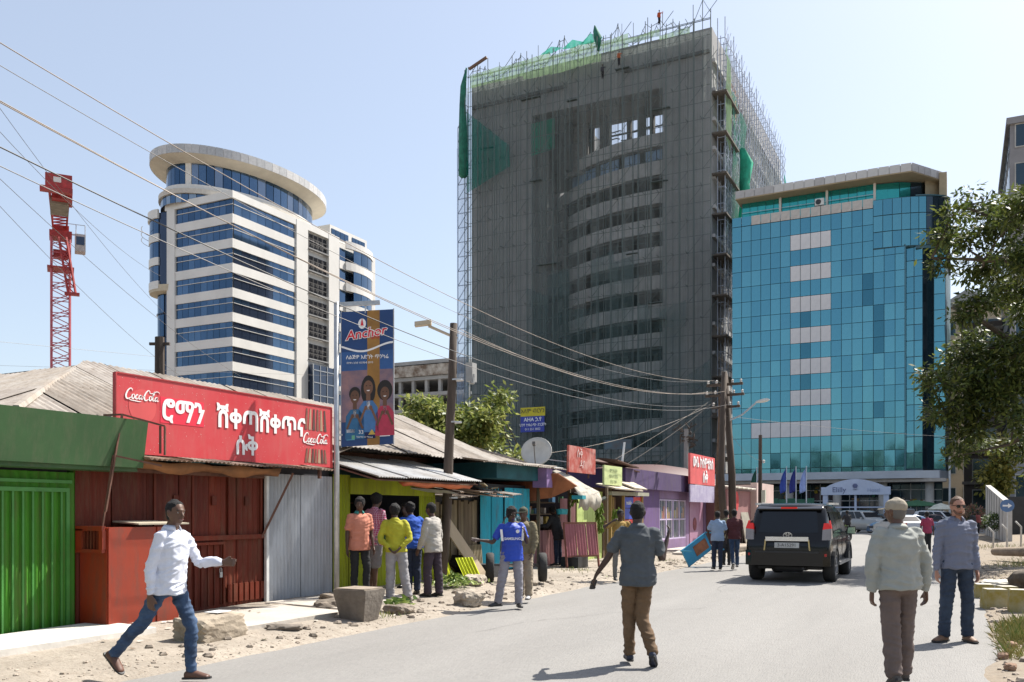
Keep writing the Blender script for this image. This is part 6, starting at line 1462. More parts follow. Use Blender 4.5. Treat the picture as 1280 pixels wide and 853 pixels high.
# ------------------------------------------------------------------ two-wheeled handcart
hc = thing('handcart', (-8.5,17.3,.13), 'two wheeled metal handcart with thick rubber tyres and a tall bent tube handle', 'handcart')
CT = mat('cart_tube', (.10,.09,.085), .5, .3, 5); WS = mat('worn_slat', (.42,.34,.25), .85, .2, 3)
for (x, y) in ((-8.95,16.85),(-7.95,17.35)):
    b = tyre_mb(.31,.17); b.xform(Matrix.Translation((x,y,.44))@Matrix.Rotation(radians(28),4,'Z')); w_ = b.build('wheel', TYR, hc, smooth=True)
    q = MB(); q.lathe([(.02,-.07),(.21,-.07),(.22,0),(.21,.07),(.02,.07)], (0,0,0), 16, 'x'); q.xform(Matrix.Translation((x,y,.44))@Matrix.Rotation(radians(28),4,'Z')); q.build('rim', RIM, w_)
b = MB(); b.bar((-8.95,16.85,.49),(-7.95,17.35,.49),.05); b.build('axle', CT, hc)
b = MB()
e1 = Vector((.894,.447,0)); e2 = Vector((-.447,.894,0))
c0 = Vector((-8.45,17.1,.5))
for s_ in (-.33,.33):
    b.tube([c0+e1*s_-e2*.65+Vector((0,0,-.15)), c0+e1*s_+Vector((0,0,.02)), c0+e1*s_+e2*.55+Vector((0,0,.35)), c0+e1*(s_*.85)+e2*.75+Vector((0,0,.9))], .022, 6)
b.tube([c0+e1*(.28*cos(a))+e2*.76+Vector((0,0,.88+.22*sin(a))) for a in [pi*i/8 for i in range(9)]], .02, 6)
b.bar(c0-e1*.33-e2*.65+Vector((0,0,-.15)), c0-e1*.33-e2*.6+Vector((0,0,-.36)), .03); b.bar(c0+e1*.33-e2*.65+Vector((0,0,-.15)), c0+e1*.33-e2*.6+Vector((0,0,-.36)), .03)
b.tube([c0+e1*.35+e2*.1, c0+e1*.42+e2*.3+Vector((0,0,.55)), c0+e1*.42+e2*.3+Vector((0,0,.75))], .02, 6)
b.build('frame', CT, hc)
for i in range(5):
    t = i/4; b = MB(); p = c0-e2*(.6-1.1*t)+Vector((0,0,-.12+.42*max(0,t-.3))); b.bar(p-e1*.34, p+e1*.34, .09, .02); b.build('slat', WS, hc)
b = MB(); p = c0+e2*.62+Vector((0,0,.62)); b.obox(p, e1*.25, e2*.02+Vector((0,0,.0)), Vector((0,0,.16))); b.build('pink_panel', mat('pink_dull', (.35,.12,.14), .7, .2, 3), hc)
b = MB(); 
for i in range(7): q = p+Vector((rnd(-.15,.15),rnd(-.1,.1),.22+rnd(0,.16))); b.lathe([(.01,-.06),(.07,0),(.01,.07)], tuple(q), 7)
b.build('bundle', mat('bundle_teal', (.07,.13,.15), .8, .4, 6), hc)
# ------------------------------------------------------------------ display board, blue tables, boards on the ground
pb = thing('pink_display_board', (-8.9,22.3,.13), 'dark pink ribbed sheet stand on wooden legs standing in front of the lime booth', 'stand')
for i in range(3): corr((-9.25+i*.17,21.75+i*.33,.42), (.235,.46,0), (-.12,.05,1), .37, .88, .1, .012).build('metal_sheet', mat('tin_dark_pink', (.30,.10,.115), .6, .15, 1.5), pb)
b = MB(); b.bar((-9.25,21.75,.13),(-9.37,21.8,1.32),.05); b.bar((-8.74,22.74,.13),(-8.86,22.79,1.32),.05); b.bar((-9.37,21.8,1.32),(-8.86,22.79,1.32),.05); b.bar((-9.25,21.8,.44),(-8.74,22.7,.44),.05); b.build('leg', mat('stand_wood', (.20,.08,.06), .9), pb)
b = MB(); b.box(-9.5,-9.0,21.9,22.6,.13,.42); tag(b.build('crate', BLACKM), 'dark crate under the dark pink display board', 'crate')
bt = thing('blue_table', (-7.3,26.7,.1), 'toppled blue painted table with a brown patch lying beside the walking men', 'table')
c = Vector((-6.95,26.1,.50)); ax = Vector((.55,.75,.55)).normalized(); sd3 = Vector((.35,.5,-1.0)); sd3 = (sd3-ax*sd3.dot(ax)).normalized(); nn_ = ax.cross(sd3)
b = MB(); b.obox(c, ax*.5, sd3*.28, nn_*.03); b.build('top', mat('table_blue', (.02,.22,.38), .5, .15, 3), bt)
b = MB(); b.obox(c+nn_*.035+ax*.15, ax*.26, sd3*.16, nn_*.006); b.obox(c-nn_*.035+ax*.15, ax*.26, sd3*.16, nn_*.006); b.build('panel', mat('table_brown', (.24,.09,.04), .7, .4, 5), bt)
for s1 in (-1,1):
    for s2 in (-1,1):
        b = MB(); b.bar(c+ax*s1*.52+sd3*s2*.28, c+ax*s1*.52+sd3*s2*.28+nn_*(-.5)+Vector((0,0,.0)), .04); b.build('leg', MC['table_blue'], bt)
b = MB(); b.plate([(-8.9,30.2,.2),(-8.1,30.4,.2),(-8.3,33.2,.22),(-9.3,33.0,.24)], .07); struct(b.build('concrete_step', SLABC))
b = MB(); b.bar((-8.2,33.1,.16),(-7.4,37.5,.16),.3,.14); struct(b.build('kerb', STN))
# ------------------------------------------------------------------ right verge: painted blocks, rails, wall, signs
YB = mat('worn_yellow_paint', (.36,.27,.03), .85, .3, 3.5, .3, 20, c2=(.36,.32,.20)); YT = mat('pale_block_top', (.50,.46,.38), .9, .15, 4, .3, 20)  # painted sides, and a pale tone for the block tops
for i, (x, y, w, d, h_, a, lab_) in enumerate([(.40,19.1,.32,.34,.25,.15,'farthest low yellow painted concrete block at the right road edge'),(.75,18.3,.30,.32,.24,.35,'yellow painted block behind, between the farthest and the two near ones'),(.52,17.0,.36,.34,.31,.28,'wide yellow painted concrete block left of the nearest one'),(.84,16.25,.31,.31,.34,.05,'nearest yellow painted concrete block by the grass')]):
    t = thing('painted_block', (x,y,right_h(x,y)), lab_, 'concrete block', 'yellow painted concrete blocks')
    b = MB(); R = []
    for (z, k) in ((-.04,1.0),(.02,1.02),(h_*.6,.97),(h_-.03,.93),(h_,.88)):
        R.append([(x+k*(px_*cos(a)-py_*sin(a))+.012*noise.noise((px_*9,py_*9,z*8+i)), y+k*(px_*sin(a)+py_*cos(a))+.012*noise.noise((px_*8,z*9,i)), right_h(x,y)+z) for px_, py_ in [(-w/2,-d/2),(-w/6,-d/2),(w/6,-d/2),(w/2,-d/2),(w/2,-d/6),(w/2,d/6),(w/2,d/2),(w/6,d/2),(-w/6,d/2),(-w/2,d/2),(-w/2,d/6),(-w/2,-d/6)]])
    b.rings(R); b.build('block', YB, t)
    b = MB(); b.prism([(x+.84*(px_*cos(a)-py_*sin(a)), y+.84*(px_*sin(a)+py_*cos(a))) for px_, py_ in ((-w/2,-d/2),(w/2,-d/2),(w/2,d/2),(-w/2,d/2))], right_h(x,y)+h_-.01, right_h(x,y)+h_+.006); b.build('pale_top', YT, t)  # inset top face, paler than the painted sides
rock('stone', 'flat white painted stone behind the farthest yellow block', (.75,20.9,.12), (.35,.4,.10), mat('white_stone', (.58,.54,.46), .9, .15, 3), 41, blocky=.6, grp='stones on the right verge')
rock('stone', 'dark rounded boulder behind the yellow painted blocks', (1.15,20.4,.25), (.28,.32,.22), mat('dark_boulder', (.09,.07,.05), .9, .3, 4, .6, 14), 42, blocky=.2, grp='stones on the right verge')
for i, (x, y, lab_) in enumerate([(.55,12.1,'small reddish stone in the dirt left of the near grass tuft'),(.42,11.2,'small stone at the road edge below the near grass tuft'),(.45,10.3,'small brown stone in the bottom right corner')]):
    rock('stone', lab_, (x,y,right_h(x,y)+.03), (.06,.08,.04), mat('red_brown_stone', (.24,.15,.10), .95, .3, 5, .6, 20), 50+i, blocky=.3, grp='stones on the right verge')
tg = tyre_mb(.33,.2); tg.xform(Matrix.Translation((2.3,24.2,.55))@Matrix.Rotation(radians(70),4,'Y')@Matrix.Rotation(.3,4,'X')); tag(tg.build('discarded_tyre', TYR, None, smooth=True), 'old black tyre half buried in the right verge beyond the blocks', 'tyre')
# log edging and thin posts
for i, P in enumerate([[(1.0,33,.33),(1.8,31.5,.40),(2.4,29.3,.45),(2.8,27,.45),(3.2,24,.5)],[(1.6,24.5,.42),(2.6,25.5,.5),(3.8,27.5,.62)]]):
    b = MB(); b.tube(P, [.13,.15,.14,.15,.12][:len(P)], 8); tag(b.build('log', mat('grey_log', (.24,.19,.14), .95, .3, 3, .5, 15), smooth=True), ['long grey log edging the raised earth of the right verge','shorter grey log lying across the raised earth on the right'][i], 'log', 'logs on the right verge')
PW_ = mat('pale_post', (.50,.47,.42), .7, .2, 3)
for i in range(9):
    x = 1.1+i*.42; y = 38-i*.55; z = right_h(x,y); k = i % 3
    b = MB(); b.tube([(x,y,z-.1),(x+.02,y,z+.6),(x+.02,y,z+.8+.1*k),(x-.16,y,z+1.0+.1*k)] if i < 6 else [(x,y,z-.1),(x,y,z+1.5+.1*k)], .035, 6)
    tag(b.build('fence_post', PW_ if i < 6 else BLACKM, smooth=True), 'thin '+('pale bent' if i < 6 else 'dark straight')+' metal post, '+['leftmost','second','third','fourth','fifth','sixth','first dark','second dark','last dark'][i]+' of the row on the right verge', 'post', 'posts on the right verge')
aw = thing('angled_wall', (3.5,56,0), 'short pale concrete wall stepping down towards the road left of the blue arrow sign', 'wall')
b = MB(); W0 = cam_pt(1232,640,60); W1 = cam_pt(1257,640,46)
W0.z = W1.z = 0
b.plate([(W0.x,W0.y,0),(W1.x,W1.y,0),(W1.x,W1.y,2.1),(W0.x,W0.y,3.4)], .3); b.build('wall', CONC2, aw)
b = MB(); d_ = (W1-W0).normalized()
for i in range(1,8):
    p = W0.lerp(W1, i/8); b.bar((p.x,p.y,0), (p.x,p.y,lerp(3.35,2.05,i/8)), .05)
b.build('joint_strip', mat('joint_grey', (.2,.19,.18)), aw)  # joint strips in a plain darker grey
dk = cam_pt(1268,640,58); b = MB(); b.box(dk.x-.8, dk.x+8, dk.y, dk.y+.3, 0, 2.6); tag(b.build('dark_gate', BLACKM), 'dark gate behind the blue arrow sign at the right edge', 'gate')
sp = cam_pt(1259,640,38); zs_ = right_h(sp.x, sp.y)
ws = thing('arrow_sign', (sp.x,sp.y,zs_), 'round blue traffic sign with a white arrow on a thin post at the right', 'traffic sign')
b = MB(); b.cyl((sp.x,sp.y,zs_-.1),(sp.x,sp.y,2.1),.03); b.build('post', STEEL, ws)
fdir = Vector((-sp.x,-sp.y,0)).normalized(); sdir = Vector((-fdir.y,fdir.x,0))
if sdir.dot(Vector((.894,.447,0))) < 0: sdir = -sdir
b = MB(); ct = Vector((sp.x,sp.y,1.88)); b.cyl(ct, ct+fdir*.03, .27, n=24); b.build('disc', mat('sign_blue', (.09,.17,.33), .5), ws)
b = MB(); P = [(-.17,-.035),(.03,-.035),(.03,-.11),(.18,0),(.03,.11),(.03,.035),(-.17,.035)]; b.plate([ct+fdir*.037+sdir*u+Vector((0,0,v)) for u, v in P], .004); b.build('arrow', WTX, ws)
# parasols by the hotel
for (px, Y, r_, h_, c, lab_) in [(1146,82,2.2,2.7,(.04,.13,.06),'dark green parasol by the office block columns behind the parked cars'),(1176,80,1.3,2.4,(.62,.60,.50),'small cream parasol just left of the head of the man in sunglasses')]:
    p = cam_pt(px, 640, Y); p.z = 0; pr = thing('parasol', tuple(p), lab_, 'parasol', 'parasols by the office block')
    b = MB(); b.cyl((p.x,p.y,0),(p.x,p.y,h_),.05); b.build('pole', STEEL, pr)
    b = MB(); b.lathe([(r_,h_-.55),(r_*.55,h_-.22),(.02,h_),(.02,h_-.04),(r_*.55,h_-.27),(r_-.02,h_-.6)], (p.x,p.y,0), 12); b.build('canopy', mat('parasol_%d' % px, c, .8, .15, 2), pr)
# ------------------------------------------------------------------ vehicles
PAINT_K = mat('black_car_paint', (.004,.004,.005), .16, .1, 3, coat=.0, spec=.42)
def paint(name, c): return mat('paint_'+name, c, .28, .05, 2, coat=.8)
TGL = mat('tinted_car_glass', (.006,.009,.014), .08, .1, 2, spec=.45); PLA = mat('black_plastic', (.022,.022,.023), .6, .1, 6)
CHR = mat('chrome', (.62,.64,.66), .15, .05, 4, metal=1.0)
TLR = mat('tail_light_red', (.42,.008,.008), .25, .05, 6, emit=(1,.05,.03,.10)); TLW = mat('tail_light_clear', (.26,.24,.24), .2, .06, 8); TLD = mat('reflector_red', (.40,.015,.015), .3)
HLG = mat('headlight_glass', (.55,.58,.6), .12, .1, 8, metal=.3)
def car_body(par, paintm, L, W, H, prof, belt, sill=.28, tumble=.13, glassm=None, name='body'):
    """prof: [(y, z_top, z_shoulder)] from the rear (y=0) to the front; body is lofted with rounded shoulders"""
    b = MB(); R = []
    for (y, zt, zs_, k) in prof:
        w = W/2*k; cab = max(0, min(1, (zt-zs_)/.45)); wt_ = w-tumble*cab-.05*(1-cab)
        zb = sill
        half = [(0, zb-.02), (w*.80, zb-.02), (w*.95, zb+.04), (w*.985, zb+.22), (w, (zb+zs_)/2), (w*.985, zs_-.04), (w*.955, zs_+.01)]
        top = [(lerp(w*.955, wt_, .5), lerp(zs_, zt, .5)), (wt_, zt-.07 if cab > .3 else zt-.02), (wt_*.88, zt-.015), (wt_*.5, zt), (0, zt+.005)]
        pr = half+top
        R.append([(x, y, z) for x, z in pr]+[(-x, y, z) for x, z in reversed(pr[1:-1])])
    b.rings(R)
    o = b.build(name, paintm, par, smooth=True, world=False)
    return o
def wheel(par, x, y, r, w, side, rimm=RIM, nsp=6):
    b = tyre_mb(r, w, 28); b.v = [(a+x, c+y, d+r) for a, c, d in b.v]; t = b.build('wheel', TYR, par, smooth=True, world=False)
    q = MB(); xo = x+side*w*.36
    q.lathe([(r*.60,0),(r*.64,side*.03),(r*.56,side*.035),(r*.5,-side*.03),(.01,-side*.04)], (xo,y,r), 24, 'x')
    for k in range(nsp):
        a = 2*pi*k/nsp; q.bar((xo+side*.02,y,r),(xo+side*.01,y+cos(a)*r*.56,r+sin(a)*r*.56),.05,.03)
    q.lathe([(.05,0),(.05,side*.035),(.01,side*.04)], (xo,y,r), 10, 'x')
    q.build('rim', rimm, t, world=False)
def glass_plate(par, pts, name='window', m=None, th=.008):
    b = MB(); b.plate(pts, th); return b.build(name, m or TGL, par, world=False)
# ---- the black off-roader --------------------------------------------------------------
sv_ = thing('off_road_car', (-3.5, 20.9, .005), 'big black off road car seen from behind driving away down the middle of the road', 'car')
W_, H_ = 1.88, 1.80
prof = [(.10,.62,.60,.90),(.04,.95,.92,.975),(.06,1.05,1.02,.985),(.16,1.14,1.09,.99),(.30,1.50,1.10,.99),(.40,1.72,1.10,1.0),(.52,1.79,1.10,1.0),(1.2,1.82,1.11,1.0),(2.2,1.80,1.10,1.0),(2.75,1.72,1.09,1.0),(3.15,1.40,1.07,1.0),(3.45,1.12,1.05,1.0),(4.2,1.05,1.02,.985),(4.6,.92,.90,.95),(4.74,.66,.64,.86)]
prof = [(.03,.98,.95,.975)]+prof[3:]
prof = [(.02,.55,.53,.93),(.0,.8,.78,.965)]+prof
car_body(sv_, PAINT_K, 4.75, W_, H_, prof, 1.1, .40, .17)
rearz = lambda z: .165+(z-1.12)*.36
glass_plate(sv_, [(-.66,rearz(1.14)-.015,1.14),(.66,rearz(1.14)-.015,1.14),(.60,rearz(1.60)+.0,1.62),(-.60,rearz(1.60)+.0,1.62)], 'rear_window', th=.01)
b = MB(); b.plate([(-.72,.30,1.69),(.72,.30,1.69),(.70,.62,1.80),(-.70,.62,1.80)], .035); b.build('spoiler', PAINT_K, sv_, world=False)
b = MB(); b.box(-.18,.18,.275,.31,1.685,1.725); b.build('brake_light', TLR, sv_, world=False)
for s in (-1,1):
    b = MB(); b.plate([(s*.93,.10,1.22),(s*.76,.075,1.22),(s*.78,.13,1.36),(s*.88,.15,1.36)][::(1 if s<0 else -1)], .06); b.build('tail_light', TLR, sv_, world=False)
    b = MB(); b.plate([(s*.935,.06,.98),(s*.75,.03,.98),(s*.76,.07,1.215),(s*.93,.095,1.235)][::(1 if s<0 else -1)], .06); b.build('tail_light', TLW, sv_, world=False)
    b = MB(); b.plate([(s*.945,.08,1.0),(s*.945,.30,1.02),(s*.945,.24,1.24),(s*.94,.10,1.235)][::s], .03); b.build('tail_light', TLW, sv_, world=False)
    b = MB(); b.plate([(s*.945,.11,1.24),(s*.945,.24,1.24),(s*.90,.30,1.42),(s*.90,.20,1.42)][::s], .03); b.build('tail_light', TLR, sv_, world=False)
    b = MB(); b.box(s*.78-.08,s*.78+.08,-.05,-.02,.62,.68); b.build('reflector', TLD, sv_, world=False)
    xs = lambda z: s*(.945-(z-1.1)*.25)
    for (ya, yb, yc, yd, nm) in [(.55,.62,1.28,1.28,'side_window'),(1.34,1.34,2.12,2.12,'side_window'),(2.18,2.18,3.02,2.66,'side_window')]:
        glass_plate(sv_, [(xs(1.14)+s*.004,ya,1.14),(xs(1.14)+s*.004,yc,1.14),(xs(1.6)-s*.0,yd,1.62),(xs(1.6)-s*.0,yb,1.62)][::s], nm)
    b = MB(); b.bar((s*.80,.6,1.80),(s*.80,2.5,1.81),.05,.05); b.build('roof_rail', STEEL, sv_, world=False)
    b = MB(); b.box(s*.94-.06,s*.94+.06,1.15,3.2,.38,.45); b.build('running_board', mat('step_grey', (.22,.22,.22), .5, metal=.4), sv_, world=False)
    b = MB(); b.rings([[(s*(.98+dx),y_,1.16+dz) for dx,dz in ((0,-.08),(.2,-.09),(.24,0),(.2,.1),(.03,.09))] for y_ in (2.62,2.76)]); m_ = b.build('wing_mirror', PAINT_K, sv_, world=False)
    b = MB(); b.plate([(s*1.01,2.61,1.09),(s*1.19,2.61,1.08),(s*1.19,2.61,1.24),(s*1.03,2.61,1.23)][::-s], .004); b.build('mirror_glass', mat('mirror_glass', (.35,.5,.4), .1, metal=.8), m_, world=False)
    for (y_, nm) in ((1.45,'door_handle'),(2.35,'door_handle')):
        b = MB(); b.box(s*.955-.02,s*.955+.02,y_,y_+.2,.98,1.01); b.build(nm, CHR, sv_, world=False)
    for y_ in (.85, 3.62):
        b = MB(); R = []
        for i in range(13):
            a = pi*i/12; R.append([(s*.90,y_+.47*cos(a),.40+.45*sin(a)),(s*.975,y_+.47*cos(a),.40+.45*sin(a)),(s*.975,y_+.40*cos(a),.40+.38*sin(a)),(s*.90,y_+.40*cos(a),.40+.38*sin(a))])
        b.rings(R); b.build('wheel_arch', PLA, sv_, world=False)
        wheel(sv_, s*.83, y_, .385, .26, s)
    for y_ in (1.31, 2.15, 3.05):
        b = MB(); b.box(s*.942-.004,s*.942+.004,y_,y_+.012,.5,1.08); b.build('door_gap', PLA, sv_, world=False)
b = MB(); b.rings([[(x,yy,z) for x, yy in ((-.92,.25),(-.93,.02),(-.78,-.07),(.78,-.07),(.93,.02),(.92,.25))] for z in (.40,.46,.62,.74)]); b.build('rear_bumper', PAINT_K, sv_, world=False)
b = MB(); b.box(-.70,.70,-.10,-.03,.69,.73); b.build('bumper_step', PLA, sv_, world=False)
b = MB(); b.rings([[(x, -.005-dy, z) for z, dy in ((.965,0),(1.035,0),(1.05,.035),(.955,.035))] for x in (-.47,-.2,.2,.47)]); b.build('handle_bar', CHR, sv_, world=False)
for s in (-1,1):
    b = MB(); b.bar((s*.47,-.02,.99),(s*.50,-.02,.72),.035,.03); b.build('trim', mat('brass_trim', (.45,.36,.18), .3, metal=.7), sv_, world=False)
b = MB(); b.box(-.27,.27,-.035,-.015,.80,.92); pl_ = b.build('number_plate', mat('plate_grey', (.42,.43,.42), .5), sv_, world=False)
text_obj('lettering', '3-A15291', .105, BTX, pl_, (0,-.038,.86), (pi/2,0,0), .001, world=False)
b = MB()
def ovl(b, cx, cz, rx, rz, y, t=.008, n=20):
    b.rings([[(cx+(rx+q)*cos(2*pi*i/n), yy, cz+(rz+q)*sin(2*pi*i/n)) for q, yy in ((-t/2,y),(t/2,y),(t/2,y-.008),(-t/2,y-.008))] for i in range(n+1)], caps=False)
ovl(b,0,1.085,.095,.062,.09); ovl(b,0,1.085,.03,.058,.085); ovl(b,0,1.113,.062,.026,.085); b.build('badge', CHR, sv_, world=False)
b = MB(); b.bar((-.45,.31,1.18),(.05,.30,1.15),.02,.02); b.build('wiper', PLA, sv_, world=False)
b = MB(); b.box(-.7,.7,.3,4.2,.30,.42); b.cyl((.35,.0,.34),(.35,.5,.36),.035); b.cyl((-.3,.3,.36),(.3,.3,.36),.12,n=12); b.build('underbody', PLA, sv_, world=False)
b = MB(); b.lathe([(.40,-.10),(.41,0),(.40,.10)], (0,.0,0), 20, 'y') if False else b.box(-.38,.38,.25,.95,.28,.42); b.build('spare_wheel', TYR, sv_, world=False)
# ---- parked cars --------------------------------------------------------------------
def small_car(label, x, y, rz, c, kind='saloon', grp='cars parked in front of the office block'):
    t = thing('parked_car', (x,y,0), label, 'car', grp, rz)
    P = {'saloon': (4.4,1.72,1.42,[(.0,.55,.53,.9),(.03,.92,.90,.95),(.55,.98,.93,.98),(1.05,1.34,.92,1),(1.5,1.42,.92,1),(2.3,1.41,.91,1),(3.0,1.02,.88,1),(3.8,.90,.85,.98),(4.3,.72,.7,.92),(4.4,.5,.48,.85)],1.15,2.2,2.9,(.55,1.0)),
         'suv': (4.5,1.85,1.75,[(.0,.6,.58,.93),(.03,1.0,.98,.97),(.2,1.3,1.05,.99),(.42,1.7,1.05,1),(.9,1.75,1.05,1),(2.3,1.72,1.05,1),(2.7,1.6,1.04,1),(3.2,1.12,1.0,1),(4.2,1.02,.98,.97),(4.45,.8,.78,.92),(4.5,.55,.53,.88)],.6,2.6,3.1,(.2,.45)),
         'van': (4.6,1.75,1.95,[(.0,.6,.58,.95),(.03,1.1,1.0,.98),(.2,1.8,1.05,1),(.5,1.94,1.05,1),(3.2,1.92,1.05,1),(3.8,1.45,1.05,1),(4.3,1.05,1.0,.98),(4.55,.85,.8,.94),(4.6,.55,.5,.9)],.5,3.2,3.9,(.05,.2))}[kind]
    L, W, H, prof, y0, y1, y2, rr = P; pm = paint(c[0], c[1]); zs_ = prof[4][2]
    car_body(t, pm, L, W, H, prof, 1, .25, .16)
    zt = H-.12
    for s in (-1,1):
        xl = s*(W/2*.965); xt = s*(W/2-.15)
        n = 3 if kind != 'saloon' else 2
        for i in range(n):
            ya = lerp(y0, y2, i/n)+.04; yb = lerp(y0, y2, (i+1)/n)-.04; ta = lerp(y0, y1, i/n)+.04+(.0 if i else .1); tb_ = lerp(y0, y1, (i+1)/n)-.04
            glass_plate(t, [(xl,ya,zs_+.05),(xl,yb,zs_+.05),(xt+s*.012,tb_,zt),(xt+s*.012,ta,zt)][::s], 'side_window')
        for y_ in (.8, L-.85): wheel(t, s*(W/2-.10), y_, .31, .19, s)
        b = MB(); b.box(s*(W/2-.22)-.14,s*(W/2-.22)+.14,-.03,.06,.78,.90); b.build('tail_light', TLD, t, world=False)
        b = MB(); b.box(s*(W/2-.26)-.16,s*(W/2-.26)+.16,L-.12,L-.0,.62,.74); b.build('headlight', HLG, t, world=False)
        b = MB(); b.box(s*(W/2+.08)-.08,s*(W/2+.08)+.08,y2-.25,y2-.15,zs_+.02,zs_+.14); b.build('wing_mirror', pm, t, world=False)
    # windscreen and rear window
    pf = prof
    def at(y):
        for (a, b_) in zip(pf, pf[1:]):
            if a[0] <= y <= b_[0]: return lerp(a[1], b_[1], (y-a[0])/(b_[0]-a[0]))
    ya, yb = y1+.12, y2+.02
    glass_plate(t, [(-W/2+.16,yb,at(yb)+.012),(W/2-.16,yb,at(yb)+.012),(W/2-.27,ya,at(ya)+.012),(-W/2+.27,ya,at(ya)+.012)][::-1], 'windscreen')
    ya, yb = rr[0]+.04, rr[1]-.02
    glass_plate(t, [(-W/2+.2,ya,at(ya)+.012),(W/2-.2,ya,at(ya)+.012),(W/2-.27,yb,at(yb)+.012),(-W/2+.27,yb,at(yb)+.012)], 'rear_window')
    b = MB(); b.box(-.5,.5,L-.06,L+.01,.5,.62); b.build('grille', PLA, t, world=False)
    b = MB(); b.box(-W/2+.05,W/2-.05,L-.1,L+.02,.28,.45); b.build('front_bumper', pm, t, world=False)
    b = MB(); b.box(-.24,.24,L+.01,L+.03,.36,.46); b.build('number_plate', mat('plate_grey', (.42,.43,.42), .5), t, world=False)
    return t
def at_px(px, Y): p = cam_pt(px, 640, Y); return p.x, p.y
fc = pi+.46       # nose towards the street
for (px, Y, rz, c, k, lab_) in [
    (1053,72,pi+.9,('grey_silver',(.33,.34,.34)),'suv','silver grey parked car right beside the nose of the black off road car'),
    (1090,76,pi+.75,('dark_navy',(.012,.015,.022)),'saloon','dark saloon car parked in front of the entrance arch right of the silver grey one'),
    (1068,84,pi+.6,('dark_grey',(.05,.05,.055)),'suv','dark grey car parked behind the dark saloon under the entrance arch'),
    (1143,80,pi+1.2,('white',(.62,.62,.62)),'suv','white off road car parked below the parasols'),
    (1122,88,pi+.3,('grey_van',(.30,.33,.36)),'van','grey blue van parked behind the white off road car'),
    (1143,58,.5,('silver',(.48,.49,.49)),'saloon','pale silver saloon car just above the shoulder of the man in the pale green jacket'),
    (1166,63,2.1,('blue',(.03,.09,.20)),'saloon','dark blue car between the pale silver car and the head of the man in sunglasses'),
    (1190,78,2.0,('dark_red',(.05,.02,.02)),'saloon','dark car mostly hidden behind the head of the man in sunglasses')]:
    x, y = at_px(px, Y); small_car(lab_, x, y, rz, c, k)
# motorcyclist's machine beyond the off-roader
mx, my = at_px(1062, 50)
mc = thing('motorcycle', (mx,my,0), 'dark motorcycle with a green tank beyond the mirror of the black off road car', 'motorcycle', rz=.4)
for y_ in (0, 1.25): 
    b = tyre_mb(.3,.1,20); b.v = [(a,c+y_,d+.3) for a,c,d in b.v]; w_ = b.build('wheel', TYR, mc, world=False)
    q = MB()
    for k in range(6): a = k*pi/6; q.bar((0,y_-.18*cos(a),.3-.18*sin(a)),(0,y_+.18*cos(a),.3+.18*sin(a)),.012)
    q.build('spokes', STEEL, w_, world=False)
b = MB(); b.tube([(0,1.25,.3),(0,1.1,.75),(0,1.0,1.0)], .03); b.tube([(0,0,.3),(0,.4,.45),(0,.9,.7)], .04); b.bar((0,.1,.4),(0,.2,.75),.05); b.tube([(-.35,.85,1.0),(-.1,1.0,1.02),(.1,1.0,1.02),(.35,.85,1.0)], .018); b.build('frame', CT, mc, world=False)
b = MB(); b.rings([[(x*k,y_,.78+z*k) for x, z in ((-.14,0),(-.1,.12),(.1,.12),(.14,0),(.08,-.08),(-.08,-.08))] for y_, k in ((.5,.7),(.65,1),(.85,1),(.98,.5))]); b.build('tank', mat('tank_green', (.25,.4,.12), .3), mc, world=False)
b = MB(); b.box(-.12,.12,-.15,.5,.72,.80); b.build('seat', BLACKM, mc, world=False)
b = MB(); b.box(-.14,.14,.4,.75,.32,.62); b.build('engine', PLA, mc, world=False)
